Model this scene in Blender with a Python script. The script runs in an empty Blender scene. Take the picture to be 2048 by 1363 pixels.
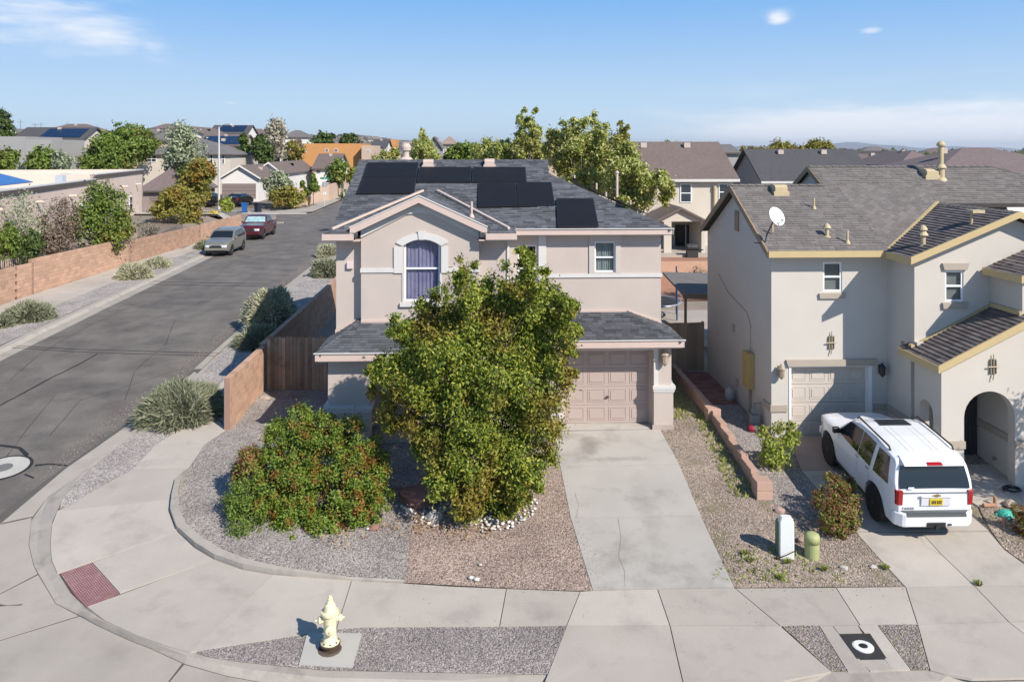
import bpy, bmesh, math, random
import numpy as np
from mathutils import Vector, Matrix
from mathutils.geometry import tessellate_polygon
random.seed(7)
S = bpy.context.scene
R = math.radians

# ---------------------------------------------------------------- camera, sky, sun, exposure
F, HZ, CZ, YAW = 1600.0, 300.0, 8.7, R(2.2)
SA, CA = math.sin(YAW), math.cos(YAW)
cam = bpy.data.cameras.new('camera'); co = bpy.data.objects.new('camera', cam)
S.collection.objects.link(co); S.camera = co
co.location = (0, 0, CZ); co.rotation_euler = (R(90), 0, -YAW)
cam.sensor_width = 36; cam.lens = F / 2048 * 36; cam.shift_y = -(681.5 - HZ) / 2048
cam.clip_start = 0.5; cam.clip_end = 30000
SUNV = Vector((0.66, -0.74, 0.0)).normalized(); SEL = R(38)
sun_dir = Vector((SUNV.x * math.cos(SEL), SUNV.y * math.cos(SEL), math.sin(SEL)))
sl = bpy.data.lights.new('sun', 'SUN'); sl.energy = 4.9; sl.angle = R(0.53); sl.color = (1.0, 0.93, 0.84)
so = bpy.data.objects.new('sun', sl); S.collection.objects.link(so)
so.rotation_euler = (-sun_dir).to_track_quat('-Z', 'Y').to_euler()
w = bpy.data.worlds.new('World'); S.world = w; w.use_nodes = True
nt = w.node_tree; nt.nodes.clear()
def wn(t, **k):
    n = nt.nodes.new(t)
    for a, b in k.items(): setattr(n, a, b)
    return n
out = wn('ShaderNodeOutputWorld'); bg = wn('ShaderNodeBackground')
sky = wn('ShaderNodeTexSky', sky_type='NISHITA', sun_disc=False)
sky.sun_elevation = SEL; sky.sun_rotation = math.atan2(SUNV.x, SUNV.y)
sky.altitude = 1600; sky.air_density = 0.95; sky.dust_density = 0.35; sky.ozone_density = 2.2
bg.inputs[1].default_value = 0.10
tc = wn('ShaderNodeTexCoord'); sep = wn('ShaderNodeSeparateXYZ')
nt.links.new(tc.outputs['Generated'], sep.inputs[0])
def wmath(op, a, b=None, c=None, clamp=False):
    n = wn('ShaderNodeMath', operation=op, use_clamp=clamp)
    for i, v in enumerate((a, b, c)):
        if v is None: continue
        if isinstance(v, (int, float)): n.inputs[i].default_value = v
        else: nt.links.new(v, n.inputs[i])
    return n.outputs[0]
mp = wn('ShaderNodeMapping'); mp.inputs['Scale'].default_value = (1, 1, 5.5); mp.inputs['Location'].default_value = (1.3, 0.2, 0.35)
nt.links.new(tc.outputs['Generated'], mp.inputs[0])
n1 = wn('ShaderNodeTexNoise'); n1.inputs['Scale'].default_value = 5.5; n1.inputs['Detail'].default_value = 9; n1.inputs['Roughness'].default_value = 0.58
nt.links.new(mp.outputs[0], n1.inputs['Vector'])
# low bank of cloud over the right horizon, wisps higher on the left
def cloud_blob(px, py, rx, ry, lo, hi):
    k = (px - 1024) / F; e = (HZ - py) / F
    n = Vector((k * CA + SA, CA - k * SA, e)).normalized()
    az = math.atan2(n.x, n.y)
    a = wmath('ARCTAN2', sep.outputs[0], sep.outputs[1])
    da = wmath('MULTIPLY', wmath('SUBTRACT', a, az), 1 / rx)
    de = wmath('MULTIPLY', wmath('SUBTRACT', sep.outputs[2], n.z), 1 / ry)
    r2 = wmath('ADD', wmath('MULTIPLY', da, da), wmath('MULTIPLY', de, de))
    g = wmath('POWER', 2.718, wmath('MULTIPLY', r2, -1.0))
    t = wmath('ADD', n1.outputs[0], wmath('MULTIPLY', g, 0.28))
    m = wn('ShaderNodeMapRange', interpolation_type='SMOOTHSTEP'); nt.links.new(t, m.inputs[0])
    m.inputs[1].default_value = lo; m.inputs[2].default_value = hi
    return wmath('MULTIPLY', m.outputs[0], wmath('MINIMUM', wmath('MULTIPLY', g, 1.6), 1.0))
c = cloud_blob(1960, 252, 0.34, 0.032, 0.42, 0.78)
for b in ((1620, 240, 0.15, 0.011, 0.5, 0.9), (130, 50, 0.15, 0.036, 0.56, .98), (200, 78, 0.06, 0.022, 0.54, .95), (1557, 38, 0.014, 0.009, 0.50, 0.85),
          (1740, 60, 0.016, 0.005, 0.55, 0.9), (20, 40, 0.06, 0.02, 0.6, 0.95), (310, 95, 0.03, 0.02, 0.62, 1.0), (462, 206, 0.012, 0.003, 0.6, 1.0)):
    c = wmath('MAXIMUM', c, cloud_blob(*b))
mx = wn('ShaderNodeMix', data_type='RGBA')
# the photograph's sky: a deep, saturated blue paling to white-blue at the horizon
hs = wn('ShaderNodeHueSaturation'); hs.inputs['Saturation'].default_value = 1.18; hs.inputs['Value'].default_value = 1.0
nt.links.new(sky.outputs[0], hs.inputs['Color'])
hz = wn('ShaderNodeMapRange', interpolation_type='SMOOTHSTEP'); nt.links.new(sep.outputs[2], hz.inputs[0]); hz.inputs[1].default_value = -.01; hz.inputs[2].default_value = .24
gr = wn('ShaderNodeMix', data_type='RGBA'); nt.links.new(hz.outputs[0], gr.inputs[0]); gr.inputs[6].default_value = (5.0, 6.4, 7.7, 1); gr.inputs[7].default_value = (1.45, 3.75, 7.5, 1)
hm = wn('ShaderNodeMix', data_type='RGBA'); zf = wn('ShaderNodeMapRange', interpolation_type='SMOOTHSTEP'); nt.links.new(sep.outputs[2], zf.inputs[0]); zf.inputs[1].default_value = .2; zf.inputs[2].default_value = .8; zf.inputs[3].default_value = .92; zf.inputs[4].default_value = .1; nt.links.new(zf.outputs[0], hm.inputs[0]); nt.links.new(hs.outputs[0], hm.inputs[6]); nt.links.new(gr.outputs[2], hm.inputs[7])
nt.links.new(hm.outputs[2], mx.inputs[6]); mx.inputs[7].default_value = (7.6, 7.9, 8.5, 1)
nt.links.new(wmath('MULTIPLY', c, 0.95), mx.inputs[0])
nt.links.new(mx.outputs[2], bg.inputs[0]); nt.links.new(bg.outputs[0], out.inputs[0])
S.view_settings.view_transform = 'Standard'; S.view_settings.look = 'None'
S.view_settings.exposure = 0.31; S.view_settings.gamma = 1.0; S.view_settings.use_curve_mapping = False
S.render.engine = 'CYCLES'

# ---------------------------------------------------------------- terrain height
PY = [-50, 10, 15, 17.5, 25.2, 32, 42, 60, 85, 120, 200, 420, 1200, 6000, 20000]
PZ = [-2.6, -1.25, -1.06, -0.9, 0, 0.5, 0.85, 1.15, 1.4, 1.9, 2.6, 0.5, -8, -52, -160]
def sm(a, b, x):
    t = min(1, max(0, (x - a) / (b - a))); return t * t * (3 - 2 * t)
def lerp(a, b, t): return a + (b - a) * t
def G(x, y):
    z = float(np.interp(y, PY, PZ))
    pad = sm(-8.3, -7.75, x) * (1 - sm(44, 54, y)) * (1 if y > 25.2 else 0)
    z = lerp(z, 0, pad)
    if y > 14: z += 1.0 * (1 - sm(-25.2, -24.9, x)) * sm(14, 30, y) * (1 - sm(84, 92, y))
    if x < -25 and y > 60: z += 0.042 * min(130, -x - 25) * sm(60, 140, y) * (1 - sm(700, 1500, y) * .6)
    if y > 500:
        xr = x / y
        left = 1 - sm(-0.35, 0.35, xr)
        z += left * (sm(500, 2600, y) * 70 + 5 * sm(800, 2500, y) * math.sin(xr * 31) + 3 * sm(800, 2500, y) * math.sin(xr * 83 + 1))
        z += (1 - left) * sm(3000, 9000, y) * 10 * math.sin(xr * 9)
        z += 90 * sm(2000, 2600, y) * (1 - sm(2600, 3600, y)) * math.exp(-((xr + 0.175) / 0.03) ** 2) * .10
    return z
def ray(px, py):
    k = (px - 1024) / F; e = (HZ - py) / F
    return Vector((k * CA + SA, CA - k * SA, e))           # per unit of depth
def at(px, py, d):                                           # a point at camera depth d
    return Vector((0, 0, CZ)) + ray(px, py) * d
def onY(px, py, Y):                                          # a point on the vertical plane y = Y
    r = ray(px, py); return Vector((0, 0, CZ)) + r * (Y / r.y)
def fx(px, Y): r = ray(px, 0); return r.x * Y / r.y
def fz(py, px, Y): return onY(px, py, Y).z
def gp(px, py, dz=0.0):                                      # a point on the ground
    r = ray(px, py); d = 20.0
    lo, hi = 3.0, 400.0
    for _ in range(46):
        m = (lo + hi) / 2
        if CZ + r.z * m > G(r.x * m, r.y * m) + dz: lo = m
        else: hi = m
    p = r * lo; return Vector((p.x, p.y, CZ + p.z))

# ---------------------------------------------------------------- materials
MATS = {}
def mat(name, col, rough=0.85, var=0.12, scale=3.0, fine=0.08, fscale=60, bump=0.0, bscale=120, metal=0.0, island=0.0, objvar=0.0,
        col2=None, stain=0.0, stain_col=(0.1, 0.09, 0.08), sscale=0.6, coat=0.0, spec=0.5, emit=None, spots=()):
    if name in MATS: return MATS[name]
    m = bpy.data.materials.new(name); m.use_nodes = True; t = m.node_tree
    b = t.nodes['Principled BSDF']; L = t.links.new
    def N(ty, **k):
        n = t.nodes.new(ty)
        for a, v in k.items(): setattr(n, a, v)
        return n
    geo = N('ShaderNodeNewGeometry'); pos = geo.outputs['Position']
    def noise(sc, det=4, ro=0.55):
        n = N('ShaderNodeTexNoise'); n.inputs['Scale'].default_value = sc; n.inputs['Detail'].default_value = det
        n.inputs['Roughness'].default_value = ro; L(pos, n.inputs['Vector']); return n.outputs[0]
    def M(op, a, c2):
        n = N('ShaderNodeMath', operation=op)
        for i, v in enumerate((a, c2)):
            if isinstance(v, (int, float)): n.inputs[i].default_value = v
            else: L(v, n.inputs[i])
        return n.outputs[0]
    f = 1.0
    if var: f = M('ADD', M('MULTIPLY', M('SUBTRACT', noise(scale), 0.5), var * 2.6), 1.0)
    if fine:
        g = M('ADD', M('MULTIPLY', M('SUBTRACT', noise(fscale, 2), 0.5), fine * 2.6), 1.0); f = M('MULTIPLY', f, g)
    if island:
        g = M('ADD', M('MULTIPLY', M('SUBTRACT', geo.outputs['Random Per Island'], 0.5), island * 2), 1.0); f = M('MULTIPLY', f, g)
    if objvar:
        oi = N('ShaderNodeObjectInfo')
        g = M('ADD', M('MULTIPLY', M('SUBTRACT', oi.outputs['Random'], 0.5), objvar * 2), 1.0); f = M('MULTIPLY', f, g)
    base = N('ShaderNodeRGB'); base.outputs[0].default_value = (*col, 1); cc = base.outputs[0]
    if col2:
        x = N('ShaderNodeMix', data_type='RGBA'); L(cc, x.inputs[6]); x.inputs[7].default_value = (*col2, 1)
        mr = N('ShaderNodeMapRange'); L(noise(scale * 0.7, 5), mr.inputs[0]); mr.inputs[1].default_value = .42; mr.inputs[2].default_value = .6
        L(mr.outputs[0], x.inputs[0]); cc = x.outputs[2]
    if stain:
        x = N('ShaderNodeMix', data_type='RGBA'); L(cc, x.inputs[6]); x.inputs[7].default_value = (*stain_col, 1)
        mr = N('ShaderNodeMapRange'); L(noise(sscale, 7, .62), mr.inputs[0]); mr.inputs[1].default_value = .52; mr.inputs[2].default_value = .8
        L(M('MULTIPLY', mr.outputs[0], stain), x.inputs[0]); cc = x.outputs[2]
    for (sx, sy, rx, ry, amt) in spots:                       # stains with a place and shape of their own
        v1 = N('ShaderNodeVectorMath', operation='SUBTRACT'); L(pos, v1.inputs[0]); v1.inputs[1].default_value = (sx, sy, 0)
        v2 = N('ShaderNodeVectorMath', operation='MULTIPLY'); L(v1.outputs[0], v2.inputs[0]); v2.inputs[1].default_value = (1 / rx, 1 / ry, 0)
        v3 = N('ShaderNodeVectorMath', operation='LENGTH'); L(v2.outputs[0], v3.inputs[0])
        q = M('ADD', v3.outputs['Value'], M('MULTIPLY', M('SUBTRACT', noise(2.6, 6), .5), 2.2))
        mr = N('ShaderNodeMapRange', interpolation_type='SMOOTHSTEP'); L(q, mr.inputs[0]); mr.inputs[1].default_value = 1.2; mr.inputs[2].default_value = .2
        x = N('ShaderNodeMix', data_type='RGBA'); L(cc, x.inputs[6]); x.inputs[7].default_value = (*stain_col, 1); L(M('MULTIPLY', mr.outputs[0], amt), x.inputs[0]); cc = x.outputs[2]
    sc = N('ShaderNodeVectorMath', operation='SCALE'); L(cc, sc.inputs[0])
    if isinstance(f, float): sc.inputs['Scale'].default_value = f
    else: L(f, sc.inputs['Scale'])
    L(sc.outputs[0], b.inputs['Base Color'])
    b.inputs['Roughness'].default_value = rough; b.inputs['Metallic'].default_value = metal
    b.inputs['Coat Weight'].default_value = coat; b.inputs['Specular IOR Level'].default_value = spec
    if bump:
        bp = N('ShaderNodeBump'); bp.inputs['Strength'].default_value = bump; bp.inputs['Distance'].default_value = 0.01
        L(noise(bscale, 3), bp.inputs['Height']); L(bp.outputs[0], b.inputs['Normal'])
    if emit: b.inputs['Emission Color'].default_value = (*emit, 1); b.inputs['Emission Strength'].default_value = 1
    MATS[name] = m; return m

def gravel_mat(name, cols, scale=34, bump=1.0, tint=None):
    m = bpy.data.materials.new(name); m.use_nodes = True; t = m.node_tree; b = t.nodes['Principled BSDF']; L = t.links.new
    geo = t.nodes.new('ShaderNodeNewGeometry')
    v = t.nodes.new('ShaderNodeTexVoronoi'); v.inputs['Scale'].default_value = scale; L(geo.outputs['Position'], v.inputs['Vector'])
    s = t.nodes.new('ShaderNodeSeparateColor'); L(v.outputs['Color'], s.inputs[0])
    r = t.nodes.new('ShaderNodeValToRGB'); L(s.outputs[0], r.inputs[0]); r.color_ramp.interpolation = 'CONSTANT'
    e = r.color_ramp.elements
    while len(e) < len(cols): e.new(0.5)
    for i, cc in enumerate(cols): e[i].position = i / len(cols); e[i].color = (*cc, 1)
    n = t.nodes.new('ShaderNodeTexNoise'); n.inputs['Scale'].default_value = 0.9; n.inputs['Detail'].default_value = 6; L(geo.outputs['Position'], n.inputs['Vector'])
    mr = t.nodes.new('ShaderNodeMapRange'); L(n.outputs[0], mr.inputs[0]); mr.inputs[1].default_value = .3; mr.inputs[2].default_value = .7; mr.inputs[3].default_value = .78; mr.inputs[4].default_value = 1.2
    sc = t.nodes.new('ShaderNodeVectorMath'); sc.operation = 'SCALE'; L(r.outputs[0], sc.inputs[0]); L(mr.outputs[0], sc.inputs['Scale'])
    last = sc.outputs[0]
    if tint:
        x = t.nodes.new('ShaderNodeMix'); x.data_type = 'RGBA'; L(last, x.inputs[6]); x.inputs[7].default_value = (*tint, 1)
        n2 = t.nodes.new('ShaderNodeTexNoise'); n2.inputs['Scale'].default_value = 1.3; n2.inputs['Detail'].default_value = 8; L(geo.outputs['Position'], n2.inputs['Vector'])
        m2 = t.nodes.new('ShaderNodeMapRange'); L(n2.outputs[0], m2.inputs[0]); m2.inputs[1].default_value = .54; m2.inputs[2].default_value = .68; m2.inputs[4].default_value = .7
        L(m2.outputs[0], x.inputs[0]); last = x.outputs[2]
    L(last, b.inputs['Base Color']); b.inputs['Roughness'].default_value = .92
    bp = t.nodes.new('ShaderNodeBump'); bp.invert = True; bp.inputs['Strength'].default_value = bump; bp.inputs['Distance'].default_value = .02
    L(v.outputs['Distance'], bp.inputs['Height']); L(bp.outputs[0], b.inputs['Normal']); return m

LB = 1.85
def leaf_mat(name, cols, patch=None, patch_amt=0.5, pscale=1.1, trans=0.3, rough=.55):
    m = bpy.data.materials.new(name); m.use_nodes = True; t = m.node_tree; b = t.nodes['Principled BSDF']; L = t.links.new
    geo = t.nodes.new('ShaderNodeNewGeometry')
    r = t.nodes.new('ShaderNodeValToRGB'); L(geo.outputs['Random Per Island'], r.inputs[0])
    e = r.color_ramp.elements
    while len(e) < len(cols): e.new(0.5)
    for i, cc in enumerate(cols): e[i].position = i / max(1, len(cols) - 1); e[i].color = (*[min(1, q * LB) for q in cc], 1)
    last = r.outputs[0]
    if patch:
        n = t.nodes.new('ShaderNodeTexNoise'); n.inputs['Scale'].default_value = pscale; n.inputs['Detail'].default_value = 5; L(geo.outputs['Position'], n.inputs['Vector'])
        mr = t.nodes.new('ShaderNodeMapRange'); L(n.outputs[0], mr.inputs[0]); mr.inputs[1].default_value = .52; mr.inputs[2].default_value = .62; mr.inputs[4].default_value = patch_amt
        x = t.nodes.new('ShaderNodeMix'); x.data_type = 'RGBA'; L(last, x.inputs[6]); x.inputs[7].default_value = (*patch, 1); L(mr.outputs[0], x.inputs[0]); last = x.outputs[2]
    L(last, b.inputs['Base Color']); b.inputs['Roughness'].default_value = rough; b.inputs['Specular IOR Level'].default_value = .35
    tr = t.nodes.new('ShaderNodeBsdfTranslucent'); L(last, tr.inputs[0])
    ms = t.nodes.new('ShaderNodeMixShader'); ms.inputs[0].default_value = trans
    L(b.outputs[0], ms.inputs[1]); L(tr.outputs[0], ms.inputs[2]); L(ms.outputs[0], t.nodes['Material Output'].inputs[0]); return m

# ---------------------------------------------------------------- mesh helpers
class MB:
    def __init__(s): s.v = []; s.f = []
    def add(s, vs, fs):
        b = len(s.v); s.v += [tuple(p) for p in vs]; s.f += [tuple(b + i for i in q) for q in fs]; return s
    def box(s, x0, x1, y0, y1, z0, z1):
        return s.add([(x, y, z) for z in (z0, z1) for y in (y0, y1) for x in (x0, x1)],
                     [(0, 2, 3, 1), (4, 5, 7, 6), (0, 1, 5, 4), (2, 6, 7, 3), (0, 4, 6, 2), (1, 3, 7, 5)])
    def obox(s, c, ax, ay, az):                             # oriented box: centre and three half vectors
        c, ax, ay, az = map(Vector, (c, ax, ay, az))
        return s.add([c + ax * i + ay * j + az * k for k in (-1, 1) for j in (-1, 1) for i in (-1, 1)],
                     [(0, 2, 3, 1), (4, 5, 7, 6), (0, 1, 5, 4), (2, 6, 7, 3), (0, 4, 6, 2), (1, 3, 7, 5)])
    def prism(s, poly, d):                                    # polygon of 3D points pushed along d
        n = len(poly); d = Vector(d); a = [Vector(p) for p in poly]
        s.add(a + [p + d for p in a], [tuple(range(n))[::-1], tuple(range(n, 2 * n))] + [(i, (i + 1) % n, n + (i + 1) % n, n + i) for i in range(n)])
        return s
    def tube(s, p0, p1, r0, r1=None, n=8, cap=True):
        p0, p1 = Vector(p0), Vector(p1); r1 = r0 if r1 is None else r1
        d = (p1 - p0).normalized(); a = d.orthogonal().normalized(); b = d.cross(a)
        ring = lambda p, r: [p + (a * math.cos(t) + b * math.sin(t)) * r for t in [2 * math.pi * i / n for i in range(n)]]
        fs = [(i, (i + 1) % n, n + (i + 1) % n, n + i) for i in range(n)]
        if cap: fs += [tuple(range(n))[::-1], tuple(range(n, 2 * n))]
        return s.add(ring(p0, r0) + ring(p1, r1), fs)
    def path(s, pts, r, n=6):
        for a, b in zip(pts, pts[1:]): s.tube(a, b, r, n=n)
        return s
    def lathe(s, prof, n=20, c=(0, 0, 0), ax='z'):
        c = Vector(c); vs = []
        for r, z in prof:
            for i in range(n):
                t = 2 * math.pi * i / n; a, b = r * math.cos(t), r * math.sin(t)
                vs.append(c + Vector({'z': (a, b, z), 'y': (a, z, b), 'x': (z, a, b)}[ax]))
        fs = [(j * n + i, j * n + (i + 1) % n, (j + 1) * n + (i + 1) % n, (j + 1) * n + i) for j in range(len(prof) - 1) for i in range(n)]
        fs += [tuple(range(n))[::-1], tuple(range((len(prof) - 1) * n, len(prof) * n))]
        return s.add(vs, fs)
    def wall(s, axis, pl, th, a0, a1, z0, z1, holes=()):       # wall slab with openings; axis = 'y' plane y=pl (thickness to +y) or 'x'
        xs = sorted({a0, a1} | {min(max(h[i], a0), a1) for h in holes for i in (0, 1)}); zs = sorted({z0, z1} | {min(max(h[i], z0), z1) for h in holes for i in (2, 3)})
        for i in range(len(xs) - 1):
            run = None
            for j in range(len(zs) - 1):
                cx, cz = (xs[i] + xs[i + 1]) / 2, (zs[j] + zs[j + 1]) / 2
                inside = any(h[0] < cx < h[1] and h[2] < cz < h[3] for h in holes)
                if not inside: run = [zs[j], zs[j + 1]] if run is None else [run[0], zs[j + 1]]
                if (inside or j == len(zs) - 2) and run:
                    if axis == 'y': s.box(xs[i], xs[i + 1], pl, pl + th, *run)
                    else: s.box(pl, pl + th, xs[i], xs[i + 1], *run)
                    run = None
        return s
def smooth(me): me.polygons.foreach_set('use_smooth', [True] * len(me.polygons))
def obj(name, m, material, parent=None, sm_=False, bevel=0, local=False, **props):
    me = bpy.data.meshes.new(name)
    if isinstance(m, MB): me.from_pydata(m.v, [], m.f)
    else: bpy.data.meshes.remove(me); me = m
    if material is not None and not me.materials: me.materials.append(material)
    if sm_: smooth(me)
    me.update()
    o = bpy.data.objects.new(name, me); S.collection.objects.link(o)
    if isinstance(m, MB):
        bm = bmesh.new(); bm.from_mesh(me); bmesh.ops.recalc_face_normals(bm, faces=bm.faces)
        if bevel: bmesh.ops.bevel(bm, geom=list(bm.edges), offset=bevel, segments=1, affect='EDGES')
        bm.to_mesh(me); bm.free()
        if sm_: smooth(me)
    if parent is not None:
        o.parent = parent
        if not local: o.matrix_parent_inverse = Matrix.Identity(4); o.location = -worldloc(parent)
    for k, v in props.items(): o[k] = v
    return o
WL = {}
def worldloc(p): return Vector(WL.get(p.name, (0, 0, 0)))       # parts sit at world zero under their thing
def piece(name, mesh, parent, M4, material=None):
    o = bpy.data.objects.new(name, mesh); S.collection.objects.link(o)
    if parent is not None: o.parent = parent; M4 = Matrix.Translation(-worldloc(parent)) @ M4
    o.matrix_local = M4; return o
def thing(name, label, cat, loc, group=None, rotz=0):
    o = bpy.data.objects.new(name, None); S.collection.objects.link(o); o.empty_display_size = .3
    o.location = loc; o.rotation_euler = (0, 0, rotz); WL[o.name] = tuple(loc)
    o['label'] = label; o['category'] = cat
    if group: o['group'] = group
    return o
def tag(o, label, cat, group=None):
    o['label'] = label; o['category'] = cat
    if group: o['group'] = group
    return o
def struct(o): o['kind'] = 'structure'; return o
def stuff(o): o['kind'] = 'stuff'; return o

def sheet(name, poly, material, dz=0.0, res=0.7, parent=None, skirt=0.0, inset=0.0, kind=None, hf=None):
    """ground-following sheet from a 2D outline"""
    P = [Vector((p[0], p[1], 0)) for p in poly]
    hf = hf or G
    if inset:
        n = len(P); area = sum(P[i].x * P[(i + 1) % n].y - P[(i + 1) % n].x * P[i].y for i in range(n)); sg = 1 if area > 0 else -1; Q = []
        for i in range(n):
            a = (P[i] - P[i - 1]).normalized(); b = (P[(i + 1) % n] - P[i]).normalized()
            na, nb = Vector((-a.y, a.x, 0)) * sg, Vector((-b.y, b.x, 0)) * sg
            h = (na + nb); h = h / max(.35, h.dot(na)) if h.length > .01 else na
            Q.append(P[i] + h * inset)
        P = Q
    tris = tessellate_polygon([P])
    bm = bmesh.new(); vs = [bm.verts.new(p) for p in P]
    for t in tris:
        try: bm.faces.new([vs[i] for i in t])
        except ValueError: pass
    x0, x1 = min(p.x for p in P), max(p.x for p in P); y0, y1 = min(p.y for p in P), max(p.y for p in P)
    for ax, a, b in ((0, x0, x1), (1, y0, y1)):
        k = max(1, int((b - a) / res))
        for i in range(1, k):
            c = [0, 0, 0]; nn = [0, 0, 0]; c[ax] = a + (b - a) * i / k; nn[ax] = 1
            bmesh.ops.bisect_plane(bm, geom=bm.verts[:] + bm.edges[:] + bm.faces[:], plane_co=c, plane_no=nn)
    for v in bm.verts: v.co.z = hf(v.co.x, v.co.y) + dz
    bmesh.ops.recalc_face_normals(bm, faces=bm.faces)
    if sum(f.normal.z * f.calc_area() for f in bm.faces) < 0: bmesh.ops.reverse_faces(bm, faces=bm.faces)
    if skirt:
        be = [e for e in bm.edges if len(e.link_faces) == 1]
        r = bmesh.ops.extrude_edge_only(bm, edges=be)
        for v in [g for g in r['geom'] if isinstance(g, bmesh.types.BMVert)]: v.co.z -= skirt
    me = bpy.data.meshes.new(name); bm.to_mesh(me); bm.free(); me.materials.append(material)
    o = bpy.data.objects.new(name, me); S.collection.objects.link(o)
    if parent is not None: o.parent = parent; o.location = -worldloc(parent)
    if kind: o['kind'] = kind
    return o
def gpl(pts, dz=0.0): return [gp(x, y, dz).to_2d() for x, y in pts]

def npmesh(name, V, Fc, material):
    """V (n,3) float array, Fc (m,k) int array"""
    me = bpy.data.meshes.new(name); n, m, k = len(V), len(Fc), Fc.shape[1]
    me.vertices.add(n); me.vertices.foreach_set('co', np.ascontiguousarray(V, dtype=np.float32).ravel())
    me.loops.add(m * k); me.loops.foreach_set('vertex_index', np.ascontiguousarray(Fc, dtype=np.int32).ravel())
    me.polygons.add(m); me.polygons.foreach_set('loop_start', np.arange(m, dtype=np.int32) * k)
    try: me.polygons.foreach_set('loop_total', np.full(m, k, dtype=np.int32))
    except Exception: pass
    me.update(calc_edges=True); me.validate(); me.materials.append(material); return me
def mesh_obj(name, me, parent=None, **props):
    o = bpy.data.objects.new(name, me); S.collection.objects.link(o)
    if parent is not None: o.parent = parent; o.location = -worldloc(parent)
    for k, v in props.items(): o[k] = v
    return o
def unit(a): return a / np.maximum(1e-6, np.linalg.norm(a, axis=1, keepdims=True))
def leaf_cloud(clumps, n, size, material, seed=0, sub=26, spread=.17, droop=.2, aspect=.5, name='crown', thin=.35, inner=.55):
    rg = np.random.default_rng(seed); C = np.array(clumps, float)
    vol = (C[:, 3] * C[:, 4] * C[:, 5]) ** (0.72); p = vol / vol.sum()
    ns = max(4, int(sub * len(C))); ci = rg.choice(len(C), ns, p=p)
    d = unit(rg.normal(size=(ns, 3))); r = rg.uniform(inner, 1.03, ns) ** .6
    cen = C[ci, :3] + d * C[ci, 3:6] * r[:, None]
    wgt = rg.uniform(.3, 1, ns); wgt /= wgt.sum()
    si = rg.choice(ns, n, p=wgt)
    sp = spread * (C[ci[si], 3:6].mean(axis=1)) * rg.uniform(.6, 1.4, n)
    pos = cen[si] + rg.normal(size=(n, 3)) * sp[:, None]
    o = unit(pos - C[ci[si], :3])
    nor = unit(o * .75 + rg.normal(size=(n, 3)) * .75 + np.array([0, 0, .45]))
    t = unit(np.cross(nor, rg.normal(size=(n, 3)))); t[:, 2] -= droop; t = unit(t); b = unit(np.cross(nor, t))
    L = (size * rg.uniform(.6, 1.35, n))[:, None]; Wd = L * aspect
    fold = nor * L * .12
    V = np.stack([pos - t * L * .5, pos + b * Wd * .5 + fold, pos + t * L * .5, pos - b * Wd * .5 + fold], 1).reshape(-1, 3)
    return npmesh(name, V, np.arange(n * 4).reshape(n, 4), material)
def blades(c, rad, h, n, material, seed=0, wd=.02, name='foliage', lean=1.0):
    rg = np.random.default_rng(seed); c = np.array(c, float)
    a = rg.uniform(0, 2 * np.pi, n); rr = rad * .35 * np.sqrt(rg.uniform(0, 1, n))
    base = c + np.stack([rr * np.cos(a), rr * np.sin(a), np.zeros(n)], 1)
    th = rg.uniform(0.05, 1.45, n) ** .85 * lean
    ln = rg.uniform(.65, 1.1, n)
    dirh = np.stack([np.cos(a + rg.normal(0, .3, n)), np.sin(a + rg.normal(0, .3, n)), np.zeros(n)], 1)
    tip = base + dirh * (np.sin(th) * rad * ln)[:, None] + np.array([0, 0, 1.0]) * (np.cos(th) * h * ln + .06)[:, None]
    mid = base * .45 + tip * .55 + np.array([0, 0, 1.0]) * (h * .12 * ln)[:, None]
    s = unit(np.cross(tip - base, rg.normal(size=(n, 3)))) * (wd * rg.uniform(.6, 1.4, n))[:, None]
    V = np.stack([base + s * .5, base - s * .5, mid - s, mid + s, tip - s * .3, tip + s * .3], 1).reshape(-1, 3)
    i = np.arange(n)[:, None] * 6
    Fc = np.concatenate([i + np.array([[0, 1, 2, 3]]), i + np.array([[3, 2, 4, 5]])], 0)
    return npmesh(name, V, Fc, material)
def spray(c, rx, h, n, L, material, seed=0, wd=.02, name='foliage'):
    """a dome of fine drooping sprigs"""
    rg = np.random.default_rng(seed); u = unit(rg.normal(size=(n, 3))); u[:, 2] = np.abs(u[:, 2])
    lump = 1 + .16 * np.sin(u[:, 0] * 5 + seed) * np.cos(u[:, 1] * 6 + seed * 2)
    r = rg.uniform(.45, 1, n) ** .4 * lump; pos = np.array(c, float) + u * np.array([rx, rx, h]) * r[:, None]
    d = unit(u * 1.0 + rg.normal(0, .42, (n, 3)) + np.array([0, 0, .25])); ln = (L * rg.uniform(.5, 1.3, n))[:, None]
    s = unit(np.cross(d, rg.normal(size=(n, 3)))) * (wd * rg.uniform(.6, 1.3, n))[:, None]; mid = pos + d * ln * .1; tip = pos + d * ln * .62 - np.array([0, 0, .12]) * ln; b = pos - d * ln * .5
    V = np.stack([b + s * .4, b - s * .4, mid - s, mid + s, tip - s * .25, tip + s * .25], 1).reshape(-1, 3); i = np.arange(n)[:, None] * 6
    return npmesh(name, V, np.concatenate([i + np.array([[0, 1, 2, 3]]), i + np.array([[3, 2, 4, 5]])], 0), material)
def inpoly(P, poly):
    x, y = P[:, 0], P[:, 1]; r = np.zeros(len(P), bool); n = len(poly)
    for i in range(n):
        x0, y0 = poly[i]; x1, y1 = poly[(i + 1) % n]
        if y0 == y1: continue
        r ^= ((y0 > y) != (y1 > y)) & (x < (x1 - x0) * (y - y0) / (y1 - y0) + x0)
    return r
OCT = np.array([[1, 0, 0], [0, 1, 0], [-1, 0, 0], [0, -1, 0], [0, 0, 1], [0, 0, -1]], float)
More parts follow.
